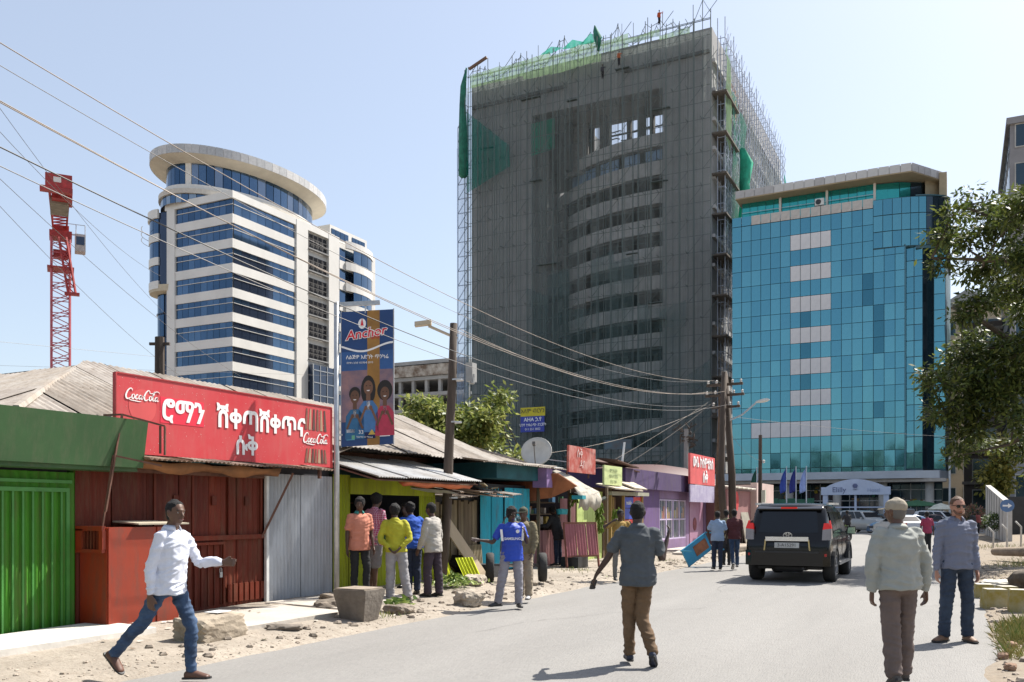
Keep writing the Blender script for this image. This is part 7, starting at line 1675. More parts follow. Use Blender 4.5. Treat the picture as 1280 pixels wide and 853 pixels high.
# ------------------------------------------------------------------ people
def V(*a): return Vector(a)
def remeshed(parts, voxel, smooth_it=2, wr=0.0, wseed=0, wfreq=9.0, keep=None):
    """parts: list of (points, radii (side, depth), side vector): swept ellipses, fused into one skin"""
    b = MB()
    for P, R_, sd, *flag in parts:
        blunt = bool(flag); P = [Vector(p) for p in P]; sd = Vector(sd); n = 14; rings = []
        # spline resample
        Q, RR = [], []
        for i in range(len(P)-1):
            p0, p1, p2, p3 = P[max(0,i-1)], P[i], P[i+1], P[min(len(P)-1,i+2)]
            for k in range(4):
                t = k/4; Q.append(.5*((2*p1)+(-p0+p2)*t+(2*p0-5*p1+4*p2-p3)*t*t+(-p0+3*p1-3*p2+p3)*t**3)); RR.append((lerp(R_[i][0],R_[i+1][0],t), lerp(R_[i][1],R_[i+1][1],t)))
        Q.append(P[-1]); RR.append(R_[-1])
        dirs = [(Q[min(i+1,len(Q)-1)]-Q[max(i-1,0)]).normalized() for i in range(len(Q))]
        def ring(c, d, ra, rb):
            a = (sd-d*sd.dot(d)).normalized(); bb = d.cross(a); return [c+a*(ra*cos(2*pi*k/n))+bb*(rb*sin(2*pi*k/n)) for k in range(n)]
        r0, r1 = min(RR[0]), min(RR[-1])
        if not blunt: rings.append(ring(Q[0]-dirs[0]*r0*.5, dirs[0], RR[0][0]*.45, RR[0][1]*.45)); rings.append(ring(Q[0]-dirs[0]*r0*.3, dirs[0], RR[0][0]*.8, RR[0][1]*.8))
        for q, d, (ra, rb) in zip(Q, dirs, RR): rings.append(ring(q, d, ra, rb))
        rings.append(ring(Q[-1]+dirs[-1]*r1*.3, dirs[-1], RR[-1][0]*.8, RR[-1][1]*.8)); rings.append(ring(Q[-1]+dirs[-1]*r1*.5, dirs[-1], RR[-1][0]*.45, RR[-1][1]*.45))
        b.rings(rings)
    me = bpy.data.meshes.new('t'); me.from_pydata(b.v, [], b.f)
    bm = bmesh.new(); bm.from_mesh(me); bmesh.ops.recalc_face_normals(bm, faces=bm.faces); bm.to_mesh(me); bm.free()
    o = bpy.data.objects.new('t', me); TMP.collection.objects.link(o)
    m = o.modifiers.new('r', 'REMESH'); m.mode = 'VOXEL'; m.voxel_size = voxel
    m = o.modifiers.new('s', 'SMOOTH'); m.iterations = smooth_it; m.factor = .6
    out = evaluated_mesh(o); bpy.data.objects.remove(o)
    if wr:
        off = Vector((wseed*7.3, wseed*3.1, 0)); import numpy as np
        nv = len(out.vertices); cs = np.empty(nv*3, dtype=np.float32); ns = np.empty(nv*3, dtype=np.float32)
        out.vertices.foreach_get('co', cs); out.vertex_normals.foreach_get('vector', ns); cs = cs.reshape(-1,3); ns = ns.reshape(-1,3); kk = np.zeros(nv, dtype=np.float32)
        for vi in range(nv):
            p = Vector(cs[vi]); q = Vector((p.x*wfreq, p.y*wfreq, p.z*wfreq*.8+.9*noise.noise(p*5+off)))+off
            k = noise.noise(q)+.5*noise.noise(q*2.3)
            k2 = .35-abs(noise.noise(Vector((p.x*6.2+p.z*8.5, p.y*6.2-p.z*7.1, p.z*13.5))+off))   # sharp crossing folds
            kk[vi] = wr*(max(-.45, k*.8+2.4*k2))
        cs += ns*kk[:,None]; out.vertices.foreach_set('co', cs.ravel()); out.update()
    out.polygons.foreach_set('use_smooth', [True]*len(out.polygons)); return out
def mesh_obj(name, me, m, par):
    me.materials.clear(); me.materials.append(m); me.name = name
    o = bpy.data.objects.new(name, me); COL.objects.link(o); o.parent = par; return o
SKIN = {'dark': mat('skin_dark', (.075,.036,.022), .5, .12, 8), 'brown': mat('skin_brown', (.10,.048,.028), .5, .12, 8), 'deep': mat('skin_deep', (.05,.025,.017), .5, .12, 8), 'fair': mat('skin_fair', (.40,.20,.135), .5, .1, 8)}
HAIR = mat('black_hair', (.008,.007,.007), .85, .3, 60, .8, 150); HAIRB = mat('brown_hair', (.10,.05,.025), .7, .2, 40, .5, 90)
def cloth_mat(name, c, var=.12, rough=.9): return mat('cloth_'+name, c, rough, var, 5, .12, 220)
def plaid(name, c1, c2, s_=38):
    if name in MC: return MC[name]
    m = cloth_mat(name, c1); n = m.node_tree.nodes; l = m.node_tree.links; p = n['Principled BSDF']; src = p.inputs['Base Color'].links[0].from_socket
    tc = n['Texture Coordinate']; acc = None
    for ax in (0, 2):
        sx = n.new('ShaderNodeSeparateXYZ'); l.new(tc.outputs['Object'], sx.inputs[0])
        a = n.new('ShaderNodeMath'); a.operation = 'MULTIPLY'; a.inputs[1].default_value = s_; l.new(sx.outputs[ax], a.inputs[0])
        f_ = n.new('ShaderNodeMath'); f_.operation = 'FRACT'; l.new(a.outputs[0], f_.inputs[0])
        g_ = n.new('ShaderNodeMath'); g_.operation = 'LESS_THAN'; g_.inputs[1].default_value = .28; l.new(f_.outputs[0], g_.inputs[0])
        if acc is None: acc = g_
        else:
            mx_ = n.new('ShaderNodeMath'); mx_.operation = 'MAXIMUM'; l.new(acc.outputs[0], mx_.inputs[0]); l.new(g_.outputs[0], mx_.inputs[1]); acc = mx_
    mi = n.new('ShaderNodeMix'); mi.data_type = 'RGBA'; l.new(acc.outputs[0], mi.inputs[0]); l.new(src, mi.inputs[6]); mi.inputs[7].default_value = (*c2, 1)
    l.new(mi.outputs[2], p.inputs['Base Color']); MC[name] = m; return m
def person(label, px=None, Y=None, pos=None, face=(0,1), H=1.74, skin='dark', hair=HAIR, haircut=.012, pose=None, top=None, topm=None, sleeve='short', loose=.0, hem=.0,
           legsm=None, shorts=False, legloose=.0, shoem=None, cap=None, vox=.012, gz=0.0, group=None, shades=False, build=1.0, collar=None, belt=None, z_off=0.0, name='person', beard=False):
    """face: direction the person looks, given in street axes. pose vectors: x right of the person, y forward, z up"""
    P = dict(lean=(0,.02), tl=(0.03,.05,-1), tr=(-.03,-.05,-1), sl=(0,-.02,-1), sr=(0,-.05,-1), al=(-.16,0,-1), fl=(-.08,.15,-1), ar=(.16,0,-1), fr=(.08,.15,-1), hy=0, hp=0, twist=0, toel=(-.12,1,0), toer=(.12,1,0), bend=0.0, sh=0.0)
    if pose: P.update(pose)
    k = H/1.76; nrm_ = lambda v: Vector(v).normalized()
    hipw = .088*k; pel = V(0,0,0)
    spine = nrm_((P['lean'][0], P['lean'][1], 1)); 
    ca, sa = cos(P['twist']), sin(P['twist']); X = V(ca, sa, 0); X = (X-spine*X.dot(spine)).normalized(); F = spine.cross(X)*-1 if spine.cross(X).y < 0 else spine.cross(X)
    def S_(x, y, z): return pel+X*x*k+F*(y*k+P['bend']*(z/.5)**2*.1)+spine*z*k
    J = {}
    J['hl'] = pel+V(-hipw,0,-.02*k); J['hr'] = pel+V(hipw,0,-.02*k)
    for s in 'lr':
        J['k'+s] = J['h'+s]+nrm_(P['t'+s])*.435*k; J['a'+s] = J['k'+s]+nrm_(P['s'+s])*.415*k
    shx = .172
    J['sl'] = S_(-shx,0,.442+P['sh']); J['sr'] = S_(shx,0,.442+P['sh'])
    for s in 'lr':
        J['e'+s] = J['s'+s]+nrm_(P['a'+s])*.295*k; J['w'+s] = J['e'+s]+nrm_(P['f'+s])*.255*k
    nk = S_(0,-.005,.50); 
    hy = P['hy']; hd = V(sin(-hy)*1, cos(hy), 0); hd.z = -P['hp']; hd.normalize(); hs = V(cos(hy), sin(hy), 0); hu = hs.cross(hd)
    hc_ = S_(0,.015,.655)+hd*.012+V(0,0,.0)
    def Hd(x, y, z): return hc_+hs*x*k+hd*y*k+hu*z*k
    B_ = build
    body = []
    tors = [((0,0,-.07),(.118,.085)),((0,-.005,.02),(.140*B_,.092*B_)),((0,.01,.12),(.126*B_,.085*B_)),((0,.01,.22),(.130*B_,.088*B_)),((0,.005,.33),(.150*B_,.098*B_)),((0,-.005,.42),(.146*B_,.085*B_)),((0,-.01,.475),(.105,.065)),((0,-.008,.51),(.06,.058))]
    body.append(([S_(*p) for p, r in tors], [(r[0]*k, r[1]*k) for p, r in tors], X))
    body.append(([S_(0,-.01,.48), S_(0,0,.54), hc_-hu*.07*k-hd*.01], [(.062*k,.062*k),(.055*k,.057*k),(.054*k,.058*k)], X))
    # head: skull, jaw, nose, ears, brow
    body.append(([Hd(0,.02,-.105), Hd(0,.018,-.075), Hd(0,.004,-.02), Hd(0,-.004,.04), Hd(0,-.008,.085), Hd(0,-.008,.108)], [(.028*k,.030*k),(.052*k,.062*k),(.070*k,.086*k),(.075*k,.095*k),(.062*k,.078*k),(.03*k,.04*k)], hs))
    body.append(([Hd(0,.088,.012), Hd(0,.103,-.014), Hd(0,.106,-.030), Hd(0,.088,-.036)], [(.009*k,.009*k),(.012*k,.011*k),(.017*k,.012*k),(.012*k,.008*k)], hs))
    body.append(([Hd(-.035,.080,.024), Hd(0,.090,.026), Hd(.035,.080,.024)], [(.010*k,.010*k)]*3, hu))
    body.append(([Hd(-.018,.084,-.056), Hd(0,.090,-.056), Hd(.018,.084,-.056)], [(.009*k,.008*k)]*3, hu))
    for s in (-1,1): body.append(([Hd(s*.074,-.002,-.028), Hd(s*.082,-.006,0), Hd(s*.080,-.004,.022)], [(.007*k,.012*k),(.008*k,.017*k),(.006*k,.014*k)], hs))
    legdim = [(.082*B_,.088*B_),(.070,.074),(.052,.055)]
    cvl = 0 if shorts else .012; cva = .012; cvf = .010 if sleeve != 'short' else 0
    for s in 'lr':
        h_, kn, an = J['h'+s], J['k'+s], J['a'+s]
        body.append(([h_+V(0,0,.03), h_.lerp(kn,.5), kn, kn.lerp(an,.3)+(V(0,-.012,0)), an.lerp(kn,.15), an], [(.070*k,.075*k),(.056*k,.060*k),((.052-cvl)*k,(.055-cvl)*k),((.052-cvl)*k,(.058-cvl)*k),(.034*k,.038*k),(.036*k,.042*k)], V(1,0,0)))
        sh_, el, wr_ = J['s'+s], J['e'+s], J['w'+s]
        body.append(([sh_-(spine*.0)+X*(-.02 if s=='l' else .02)*-1, sh_.lerp(el,.3), el, el.lerp(wr_,.35), wr_], [(.040*k,.040*k),((.046-cva)*k,(.046-cva)*k),((.036-cvf)*k,(.037-cvf)*k),((.036-cvf)*k,(.034-cvf)*k),(.024*k,.020*k)], F))
        fd = (wr_-el).normalized(); hn = P.get('hand'+s); hdn = nrm_(hn) if hn else (fd+V(0,.08,-.05)).normalized()
        out_ = X*(-1 if s=='l' else 1); pn = (out_-hdn*out_.dot(hdn)).normalized(); side = hdn.cross(pn)     # side = across the knuckles
        thumbdir = side if side.y > 0 or (abs(side.y) < .3 and side.z > 0) else -side
        pc = wr_+hdn*.045*k
        body.append(([wr_, pc, wr_+hdn*.09*k], [(.028*k,.018*k),(.040*k,.016*k),(.041*k,.014*k)], thumbdir))
        curl = P.get('curl', .45)
        for i, (o_, L) in enumerate(((.030,.070),(.011,.078),(-.010,.073),(-.030,.058))):
            a0 = wr_+hdn*.088*k+thumbdir*o_*k; c1 = (hdn-pn*curl*(.5+.12*i)).normalized(); c2 = (hdn-pn*curl*(1.7+.2*i)).normalized()
            body.append(([a0, a0+c1*L*.5*k, a0+c1*L*.5*k+c2*L*.5*k], [(.0095*k,.0095*k),(.0088*k,.0088*k),(.007*k,.007*k)], pn))
        t0 = wr_+hdn*.030*k+thumbdir*.028*k; t1 = t0+(thumbdir*.6+hdn-pn*.35).normalized()*.038*k
        body.append(([t0, t1, t1+(thumbdir*.2+hdn-pn*.5).normalized()*.032*k], [(.013*k,.012*k),(.0105*k,.010*k),(.008*k,.008*k)], pn))
        # bare foot (inside the shoe)
        td = nrm_(P['toe'+s]); dn = V(0,0,-1); an2 = an+dn*.0
        heel = an-td*.045*k; up_f = (V(0,0,1)-td*td.z).normalized(); J['f'+s] = (an, td, up_f)
        body.append(([an-td*.03*k-up_f*.045*k, an+td*.06*k-up_f*.045*k, an+td*.15*k-up_f*.060*k], [(.032*k,.03*k),(.036*k,.028*k),(.038*k,.018*k)], td.cross(up_f)))
    low = 1e9
    for s in 'lr':
        an, td, uf = J['f'+s]
        for q in (-.07, .19): low = min(low, (an+td*q*k-uf*.085*k).z)
    zf = -low
    if pos is None: c_ = cam_pt(px, 640, Y); pos = (c_.x, c_.y, gz)
    yaw = atan2(-face[0], face[1])
    root = thing(name, (pos[0], pos[1], pos[2]+z_off), label, 'person', group, yaw)
    up_ = V(0,0,zf)
    def sh(parts): return [([p+up_ for p in q[0]],)+tuple(q[1:]) for q in parts]
    mesh_obj('body', remeshed(sh(body), vox, 2), SKIN[skin], root)
    sd_ = hash(label) % 97 if False else sum(ord(c) for c in label) % 97
    wamp = .0088 if vox < .01 else .0075
    # top
    lo_ = loose
    T = []
    hemz = -.10+hem
    tt = [((0,-.005,hemz),(.168*B_+.020+lo_*.9,.118*B_+.026+lo_*.9)),((0,-.005,.02),(.160*B_+.022+lo_,.110*B_+.024+lo_)),((0,.01,.12),(.142*B_+.022+lo_*1.3,.10*B_+.022+lo_*1.3)),((0,.01,.22),(.145*B_+.024+lo_*1.2,.102*B_+.022+lo_*1.2)),((0,.005,.33),(.165*B_+.018+lo_*.8,.112*B_+.018+lo_*.8)),((0,-.005,.42),(.168*B_+.014+lo_*.4,.10*B_+.016+lo_*.5)),((0,-.012,.475),(.125+lo_*.3,.078+lo_*.3)),((0,-.010,.505),(.068+lo_*.2,.066+lo_*.2))]
    if collar is not None: pass
    T.append(([S_(*p) for p, r in tt], [(r[0]*k, r[1]*k) for p, r in tt], X, 1))
    for s in 'lr':
        sh_, el, wr_ = J['s'+s], J['e'+s], J['w'+s]; inn = X*(.035 if s=='l' else -.035)
        a0 = .056+lo_*.55
        if sleeve == 'short':
            T.append(([sh_+inn*1.3+V(0,0,.0), sh_+V(0,0,.002), sh_.lerp(el,.25), sh_.lerp(el,.72)], [(a0*.85*k,a0*.85*k),(a0*.98*k,a0*.98*k),((a0-.002)*k,(a0-.002)*k),((.060+lo_*.6)*k,(.060+lo_*.6)*k)], F))
        else:
            T.append(([sh_+inn*1.3, sh_+V(0,0,.002), sh_.lerp(el,.35), el, el.lerp(wr_,.4), el.lerp(wr_,.93)], [(a0*.85*k,a0*.85*k),(a0*.98*k,a0*.98*k),((.057+lo_*.7)*k,(.057+lo_*.7)*k),((.048+lo_*.8)*k,(.048+lo_*.8)*k),((.045+lo_*.9)*k,(.045+lo_*.9)*k),((.033+lo_*.5)*k,(.031+lo_*.5)*k)], F))
    nm = {'short':'shirt','long':'shirt','jacket':'jacket'}[sleeve]
    to = mesh_obj(nm, remeshed(sh(T), vox, 2, wamp*1.25, sd_), topm, root)
    if collar:
        # stand collar, open at the front
        R = []
        for i in range(15):
            a = radians(-65+ i*(310/14)-90+0) ; a = radians(120+i*(300/14)) 
            rx, ry = .070*k, .072*k
            base = S_(0,-.008,.488)+X*(rx*cos(a))+F*(ry*sin(a)); topp = S_(0,-.006,.545)+X*(rx*.92*cos(a))+F*(ry*.92*sin(a)); o2 = S_(0,-.008,.505)+X*(rx*1.35*cos(a))+F*(ry*1.3*sin(a))
            R.append([base+up_, topp+up_, o2+up_, base*.5+o2*.5+up_-spine*.004])
        b = MB(); b.rings(R); b.build('collar', collar, to, smooth=True, world=False)
    # legs
    ll = legloose; L_ = []
    L_.append(([S_(0,-.004,.075), S_(0,-.006,.0), S_(0,-.004,-.07)], [((.146*B_+.008)*k,(.104*B_+.008)*k),((.156*B_+.008)*k,(.108*B_+.010)*k),((.146*B_+.010)*k,(.106*B_+.010)*k)], X))
    for s in 'lr':
        h_, kn, an = J['h'+s], J['k'+s], J['a'+s]
        if shorts: L_.append(([h_+V(0,0,.03), h_.lerp(kn,.5), h_.lerp(kn,1.08)], [((.094+ll)*k,(.10+ll)*k),((.085+ll)*k,(.088+ll)*k),((.080+ll)*k,(.084+ll)*k)], V(1,0,0)))
        else: L_.append(([h_+V(0,0,.03), h_.lerp(kn,.5), kn, kn.lerp(an,.4)+V(0,-.006,0), kn.lerp(an,.82), kn.lerp(an,.99)], [((.086+ll*.4)*k,(.092+ll*.5)*k),((.077+ll*.7)*k,(.081+ll*.8)*k),((.063+ll)*k,(.067+ll)*k),((.060+ll)*k,(.066+ll)*k),((.053+ll*1.1)*k,(.059+ll*1.1)*k),((.055+ll*1.1)*k,(.062+ll*1.1)*k)], V(1,0,0)))
    mesh_obj('shorts' if shorts else 'trousers', remeshed(sh(L_), vox, 2, wamp*1.1, sd_+5), legsm, root)
    # shoes
    for s in 'lr':
        an, td, uf = J['f'+s]; an = an+up_
        me = remeshed([([an-td*.045*k-uf*.040*k, an+td*.03*k-uf*.035*k, an+td*.12*k-uf*.052*k, an+td*.175*k-uf*.060*k], [(.040*k,.042*k),(.043*k,.045*k),(.047*k,.032*k),(.038*k,.022*k)], td.cross(uf))], min(vox, .012), 1)
        so = mesh_obj('shoe', me, shoem, root)
        sb = MB(); sv2 = td.cross(uf).normalized(); ring = []
        for (q, w) in ((-.085,.022),(-.06,.036),(.0,.036),(.08,.044),(.14,.047),(.19,.034),(.205,.015)): ring.append((q, w))
        pts = [an+td*q*k+sv2*w*k-uf*.075*k for q, w in ring]+[an+td*q*k-sv2*w*k-uf*.075*k for q, w in reversed(ring)]
        sb.plate(pts, -.018 if (pts[1]-pts[0]).cross(pts[2]-pts[1]).dot(uf) > 0 else .018); sb.build('sole', PLA, so, world=False)
    # hair or cap
    hp_ = []
    if hair and not cap:
        g_ = haircut
        hp_.append(([Hd(0,-.024,-.055), Hd(0,-.020,-.01), Hd(0,-.013,.045), Hd(0,-.012,.090), Hd(0,-.012,.112)], [((.058)*k,(.060)*k),((.070+g_*.7)*k,(.082+g_*.5)*k),((.077+g_)*k,(.091+g_*.8)*k),((.062+g_)*k,(.076+g_)*k),((.032+g_)*k,(.042+g_)*k)], hs))
        mesh_obj('hair', remeshed(sh(hp_), vox*.9, 1, .003 if g_ < .02 else .009, sd_, 40), hair, root)
    if cap:
        hp_.append(([Hd(0,-.008,.030), Hd(0,-.010,.075), Hd(0,-.012,.105), Hd(0,-.012,.122)], [(.086*k,.106*k),(.084*k,.103*k),(.064*k,.08*k),(.03*k,.04*k)], hs))
        co = mesh_obj('cap', remeshed(sh(hp_), vox*.8, 1, .002, sd_, 30), cap[0], root)
        b = MB(); pts = [Hd(.075*cos(a), .06+.115*sin(a), .040-.012*sin(a))+up_ for a in [pi*i/10 for i in range(11)]]
        b.plate(pts, .006); b.build('peak', cap[1], co, world=False)
        hb_ = []; hb_.append(([Hd(0,-.030,-.055), Hd(0,-.026,-.01), Hd(0,-.018,.035)], [(.060*k,.058*k),(.073*k,.078*k),(.078*k,.086*k)], hs)); 
        if hair: mesh_obj('hair', remeshed(sh(hb_), vox*.9, 1), hair, root)
    if vox < .013:
        EW = mat('eye_white', (.32,.28,.25), .5); 
        if not shades:
            for s in (-1,1):
                b = MB(); b.lathe([(.002,-.004),(.009,-.002),(.009,.002),(.002,.004)], tuple(Hd(s*.032,.0775,.006)+up_), 8, 'y'); b.build('eye', EW, root, world=False)
                b = MB(); b.bar(Hd(s*.019,.090,.030)+up_, Hd(s*.048,.078,.028)+up_, .008); b.build('eyebrow', HAIR, root, world=False)
                b = MB(); b.lathe([(.001,-.003),(.0055,-.001),(.001,.003)], tuple(Hd(s*.032,.0895,.006)+up_), 8, 'y'); b.build('pupil', HAIR, root, world=False)
        b = MB(); b.tube([Hd(-.024,.086,-.058)+up_, Hd(0,.0965,-.056)+up_, Hd(.024,.086,-.058)+up_], .0038, 5); b.build('mouth', mat('lips', (.16,.05,.045), .5), root, world=False)
    if shades:
        b = MB()
        for s in (-1,1): b.plate([Hd(s*.012,.103,.020)+up_, Hd(s*.050,.094,.022)+up_, Hd(s*.056,.090,.004)+up_, Hd(s*.045,.095,-.016)+up_, Hd(s*.018,.104,-.014)+up_][::-s], .005); b.bar(Hd(s*.056,.088,.016)+up_, Hd(s*.082,.0,.012)+up_, .005)
        b.bar(Hd(-.012,.106,.014)+up_, Hd(.012,.106,.014)+up_, .005); b.build('sunglasses', mat('shades_black', (.01,.01,.01), .1), root, world=False)
    if beard:
        mesh_obj('beard', remeshed(sh([([Hd(-.058,.030,-.040), Hd(-.040,.064,-.078), Hd(0,.078,-.092), Hd(.040,.064,-.078), Hd(.058,.030,-.040)], [(.012*k,.012*k),(.014*k,.016*k),(.015*k,.018*k),(.014*k,.016*k),(.012*k,.012*k)], hu)]), .007, 1), mat('stubble_%s' % skin, (.16,.085,.055) if skin == 'fair' else (.02,.012,.01), .9), root)
    root['_z'] = 0; del root['_z']
    return root, J, up_, Hd, S_
CR_ = Vector((.8944,.4472,0)); CF_ = Vector((-.4472,.8944,0))     # picture-right and away-from-camera on the ground
def fdir_(r, a):  v = CR_*r+CF_*a; return (v.x, v.y)
BLKSHOE = mat('black_shoe', (.02,.018,.017), .4, .2, 6); BRNSHOE = mat('brown_shoe', (.10,.045,.028), .5, .25, 6); WHSHOE = mat('pale_trainer', (.5,.48,.45), .7, .15, 6)
DENIM = mat('denim', (.022,.045,.10), .85, .35, 4, .25, 300, c2=(.05,.095,.18)); DENIMW = mat('faded_denim', (.025,.04,.075), .85, .4, 2.5, .25, 300, c2=(.055,.085,.135), lo=.3, hi=.85)
WSH = cloth_mat('white_shirt', (.62,.64,.72), .05)
# 1 the walker in white (moving to the right of the picture)
person('man in white shirt and blue jeans striding past the orange red box counter', px=212, Y=8.45, face=fdir_(.93,-.25), H=1.77, skin='brown', haircut=.004, vox=.0085,
       pose=dict(lean=(0,.06), tr=(.03,-.62,-.95), sr=(.0,-.98,-.95), toer=(.1,.75,-.65), tl=(-.02,.42,-1), sl=(0,-.02,-1), toel=(-.08,1,.06), ar=(.10,-.28,-1), fr=(.02,-.02,-1), al=(-.22,.42,-.85), fl=(-.05,1,.02), hy=-.28, curl=.5),
       topm=WSH, sleeve='long', hem=.0, legsm=DENIM, legloose=-.008, shoem=BRNSHOE, collar=WSH, gz=.02)
# 2 man in the grey short sleeved shirt, walking away with a swinging arm
gsm = cloth_mat('slate_shirt', (.072,.082,.092), .14)
r2, J2, u2, H2, S2 = person('man in grey short sleeved shirt and brown trousers walking away mid road', px=797, Y=9.35, face=fdir_(.12,1), H=1.72, skin='deep', haircut=.003, vox=.0085,
       pose=dict(lean=(.0,.02), tl=(-.01,.18,-1), sl=(.02,.05,-1), toel=(-.15,1,.05), tr=(-.10,.06,-1), sr=(.30,-.42,-1), toer=(.1,.8,-.5), al=(-.42,.05,-.8), fl=(-.50,.25,-.75), ar=(.30,.12,-1), fr=(.28,.42,.95), handl=(-.3,.3,-.8), curl=.7, hy=-.15),
       topm=gsm, sleeve='short', loose=.010, hem=-.02, legsm=cloth_mat('brown_trousers', (.14,.085,.045), .14), legloose=.006, shoem=mat('navy_shoe', (.03,.035,.06), .6), collar=gsm)
b = MB(); hnd = J2['wl']+u2; b.obox(hnd+V(-.03,.05,-.10), (.022,.008,0), (-.009,.035,0), (.014,0,.05)); b.build('phone', BLACKM, r2, world=False)
b = MB(); b.tube([S2(-.135,-.100,.40)+u2, S2(0,-.128,.405)+u2, S2(.135,-.100,.40)+u2], .003, 4); b.build('yoke_seam', gsm, r2, smooth=True, world=False)
# 3 old man in a pale green jacket, seen from behind
jm = cloth_mat('pale_green_jacket', (.30,.31,.285), .08)
r3, J3, u3, H3, S3 = person('older man in a pale green bomber jacket and beige cap walking away', px=1123, Y=8.15, face=fdir_(-.06,1), H=1.70, skin='brown', hair=mat('grey_hair', (.12,.11,.10), .9), vox=.0085,
       pose=dict(lean=(0,.03), tl=(.0,-.08,-1), sl=(-.04,-.22,-1), toel=(-.05,.85,-.45), tr=(.01,.16,-1), sr=(0,.02,-1), toer=(.12,1,.05), al=(-.27,-.02,-1), fl=(.02,.06,-1), ar=(.32,.0,-1), fr=(.10,.10,-1), hy=.55, curl=.75, bend=.02),
       topm=jm, sleeve='jacket', loose=.019, hem=.03, legsm=cloth_mat('mauve_brown_trousers', (.135,.10,.088), .1), legloose=.018, shoem=mat('dusty_shoe', (.09,.075,.065), .8), cap=(cloth_mat('beige_cap', (.30,.26,.20), .15), mat('cap_peak', (.62,.58,.50), .8)), build=1.08, collar=jm)
b = MB(); R = []
for z, q in ((-.075,1.02),(-.02,1.04),(-.015,1.0)):
    R.append([S3(q*.196*cos(2*pi*i/28)*(1+.015*(i%2)), q*.150*sin(2*pi*i/28), z)+u3 for i in range(28)])
b.rings(R); b.build('waistband', cloth_mat('jacket_rib', (.30,.32,.27), .15), r3, smooth=True, world=False)
# 4 man in sunglasses facing the camera
bsm = plaid('blue_grey_check', (.135,.155,.22), (.19,.20,.26), 90)
person('man in sunglasses, blue grey shirt and jeans facing the camera at the right', px=1196, Y=11.15, face=fdir_(-.05,-1), H=1.84, skin='fair', hair=HAIRB, haircut=.004, vox=.0095, shades=True, beard=True,
       pose=dict(lean=(0,-.01), tl=(-.07,.02,-1), sl=(-.02,-.05,-1), toel=(-.10,1,0), tr=(.09,.05,-1), sr=(.06,-.05,-1), toer=(.85,.55,0), al=(-.10,.0,-1), fl=(-.02,.25,-1), ar=(.16,-.02,-1), fr=(.10,.12,-1), curl=.6),
       topm=bsm, sleeve='long', loose=.004, hem=.02, legsm=DENIMW, legloose=.010, shoem=mat('tan_shoe', (.17,.09,.05), .6), collar=bsm)
# ---- the group at the kiosk
KG = 'people waiting at the lime kiosk'
def lz(x, y): return left_h(x, y)
def kp(label, px, Y, **kw):
    c_ = cam_pt(px, 640, Y); kw.setdefault('gz', lz(max(c_.x, -10.3), c_.y)); kw.setdefault('vox', .013); kw.setdefault('shoem', BLKSHOE); return person(label, px=px, Y=Y, **kw)
coral = cloth_mat('coral_polo', (.55,.21,.14), .08)
kp('man in a coral polo shirt with teal collar in front of the kiosk', 449, 15.4, face=fdir_(.45,-.75), H=1.76, skin='dark', haircut=.018, group=KG, pose=dict(hy=-.5, al=(-.14,.05,-1), fl=(.0,.4,-1), ar=(.16,.0,-1), fr=(.05,.1,-1), tl=(-.05,.15,-1), sl=(0,-.05,-1)), topm=coral, hem=-.03, legsm=cloth_mat('black_trousers', (.018,.018,.02)), collar=mat('teal_collar', (.04,.28,.25), .8), build=1.05)
kp('man in a pink checked shirt and grey shorts just behind the coral polo, back turned', 467, 16.2, face=fdir_(.6,.75), H=1.83, skin='brown', haircut=.02, group=KG, pose=dict(lean=(0,.08), al=(-.12,.1,-1), fl=(0,.3,-1), ar=(.2,.1,-1), fr=(.05,.3,-.9)), topm=plaid('pink_check', (.34,.035,.11), (.55,.35,.42), 30), hem=-.04, shorts=True, legsm=cloth_mat('grey_shorts', (.20,.19,.19)), legloose=.014, shoem=WHSHOE)
kp('man in a yellow green pullover and pale grey trousers with hands clasped behind his back', 495, 15.2, face=fdir_(-.1,1), H=1.68, skin='deep', haircut=.022, group=KG, pose=dict(lean=(-.04,.04), tl=(-.02,.1,-1), sl=(-.02,0,-1), tr=(.12,-.02,-1), sr=(.18,-.12,-1), al=(-.32,-.18,-1), fl=(.55,-.42,-.55), ar=(.32,-.18,-1), fr=(-.55,-.42,-.55)), topm=cloth_mat('chartreuse_pullover', (.38,.36,.025), .14), sleeve='long', loose=.006, hem=.02, legsm=cloth_mat('pale_grey_trousers', (.28,.27,.28), .15), legloose=.020)
kp('man in a bright blue jacket at the kiosk beside the yellow green pullover', 516, 16.2, face=fdir_(-.45,.9), H=1.70, skin='deep', haircut=.02, group=KG, pose=dict(lean=(-.02,.16), al=(-.2,.3,-1), fl=(.2,.9,-.3), ar=(.25,.2,-1), fr=(-.1,.8,-.4)), topm=cloth_mat('cobalt_jacket', (.02,.085,.42), .14), sleeve='jacket', loose=.012, legsm=cloth_mat('dark_jeans', (.02,.03,.06)), legloose=.008)
kp('man in pale grey jacket and plum trousers in profile right of the kiosk group', 541, 15.9, face=fdir_(-.85,.45), H=1.70, skin='dark', haircut=.008, group=KG, pose=dict(lean=(0,.03), tl=(-.03,.12,-1), tr=(.03,-.1,-1), sr=(0,-.08,-1), al=(-.2,.15,-1), fl=(.1,.5,-1), ar=(.2,-.02,-1), fr=(.0,.45,-1)), topm=cloth_mat('stone_jacket', (.37,.345,.31), .1), sleeve='jacket', loose=.018, hem=-.03, legsm=cloth_mat('plum_trousers', (.045,.032,.045)), legloose=.014)
kp('dark haired man in black half hidden inside the kiosk hatch behind the blue jacket', 507, 17.2, face=fdir_(-.3,-.9), H=1.66, skin='deep', haircut=.012, group=KG, vox=.018, topm=cloth_mat('black_top', (.02,.02,.022)), legsm=cloth_mat('black_trousers', (.018,.018,.02)))
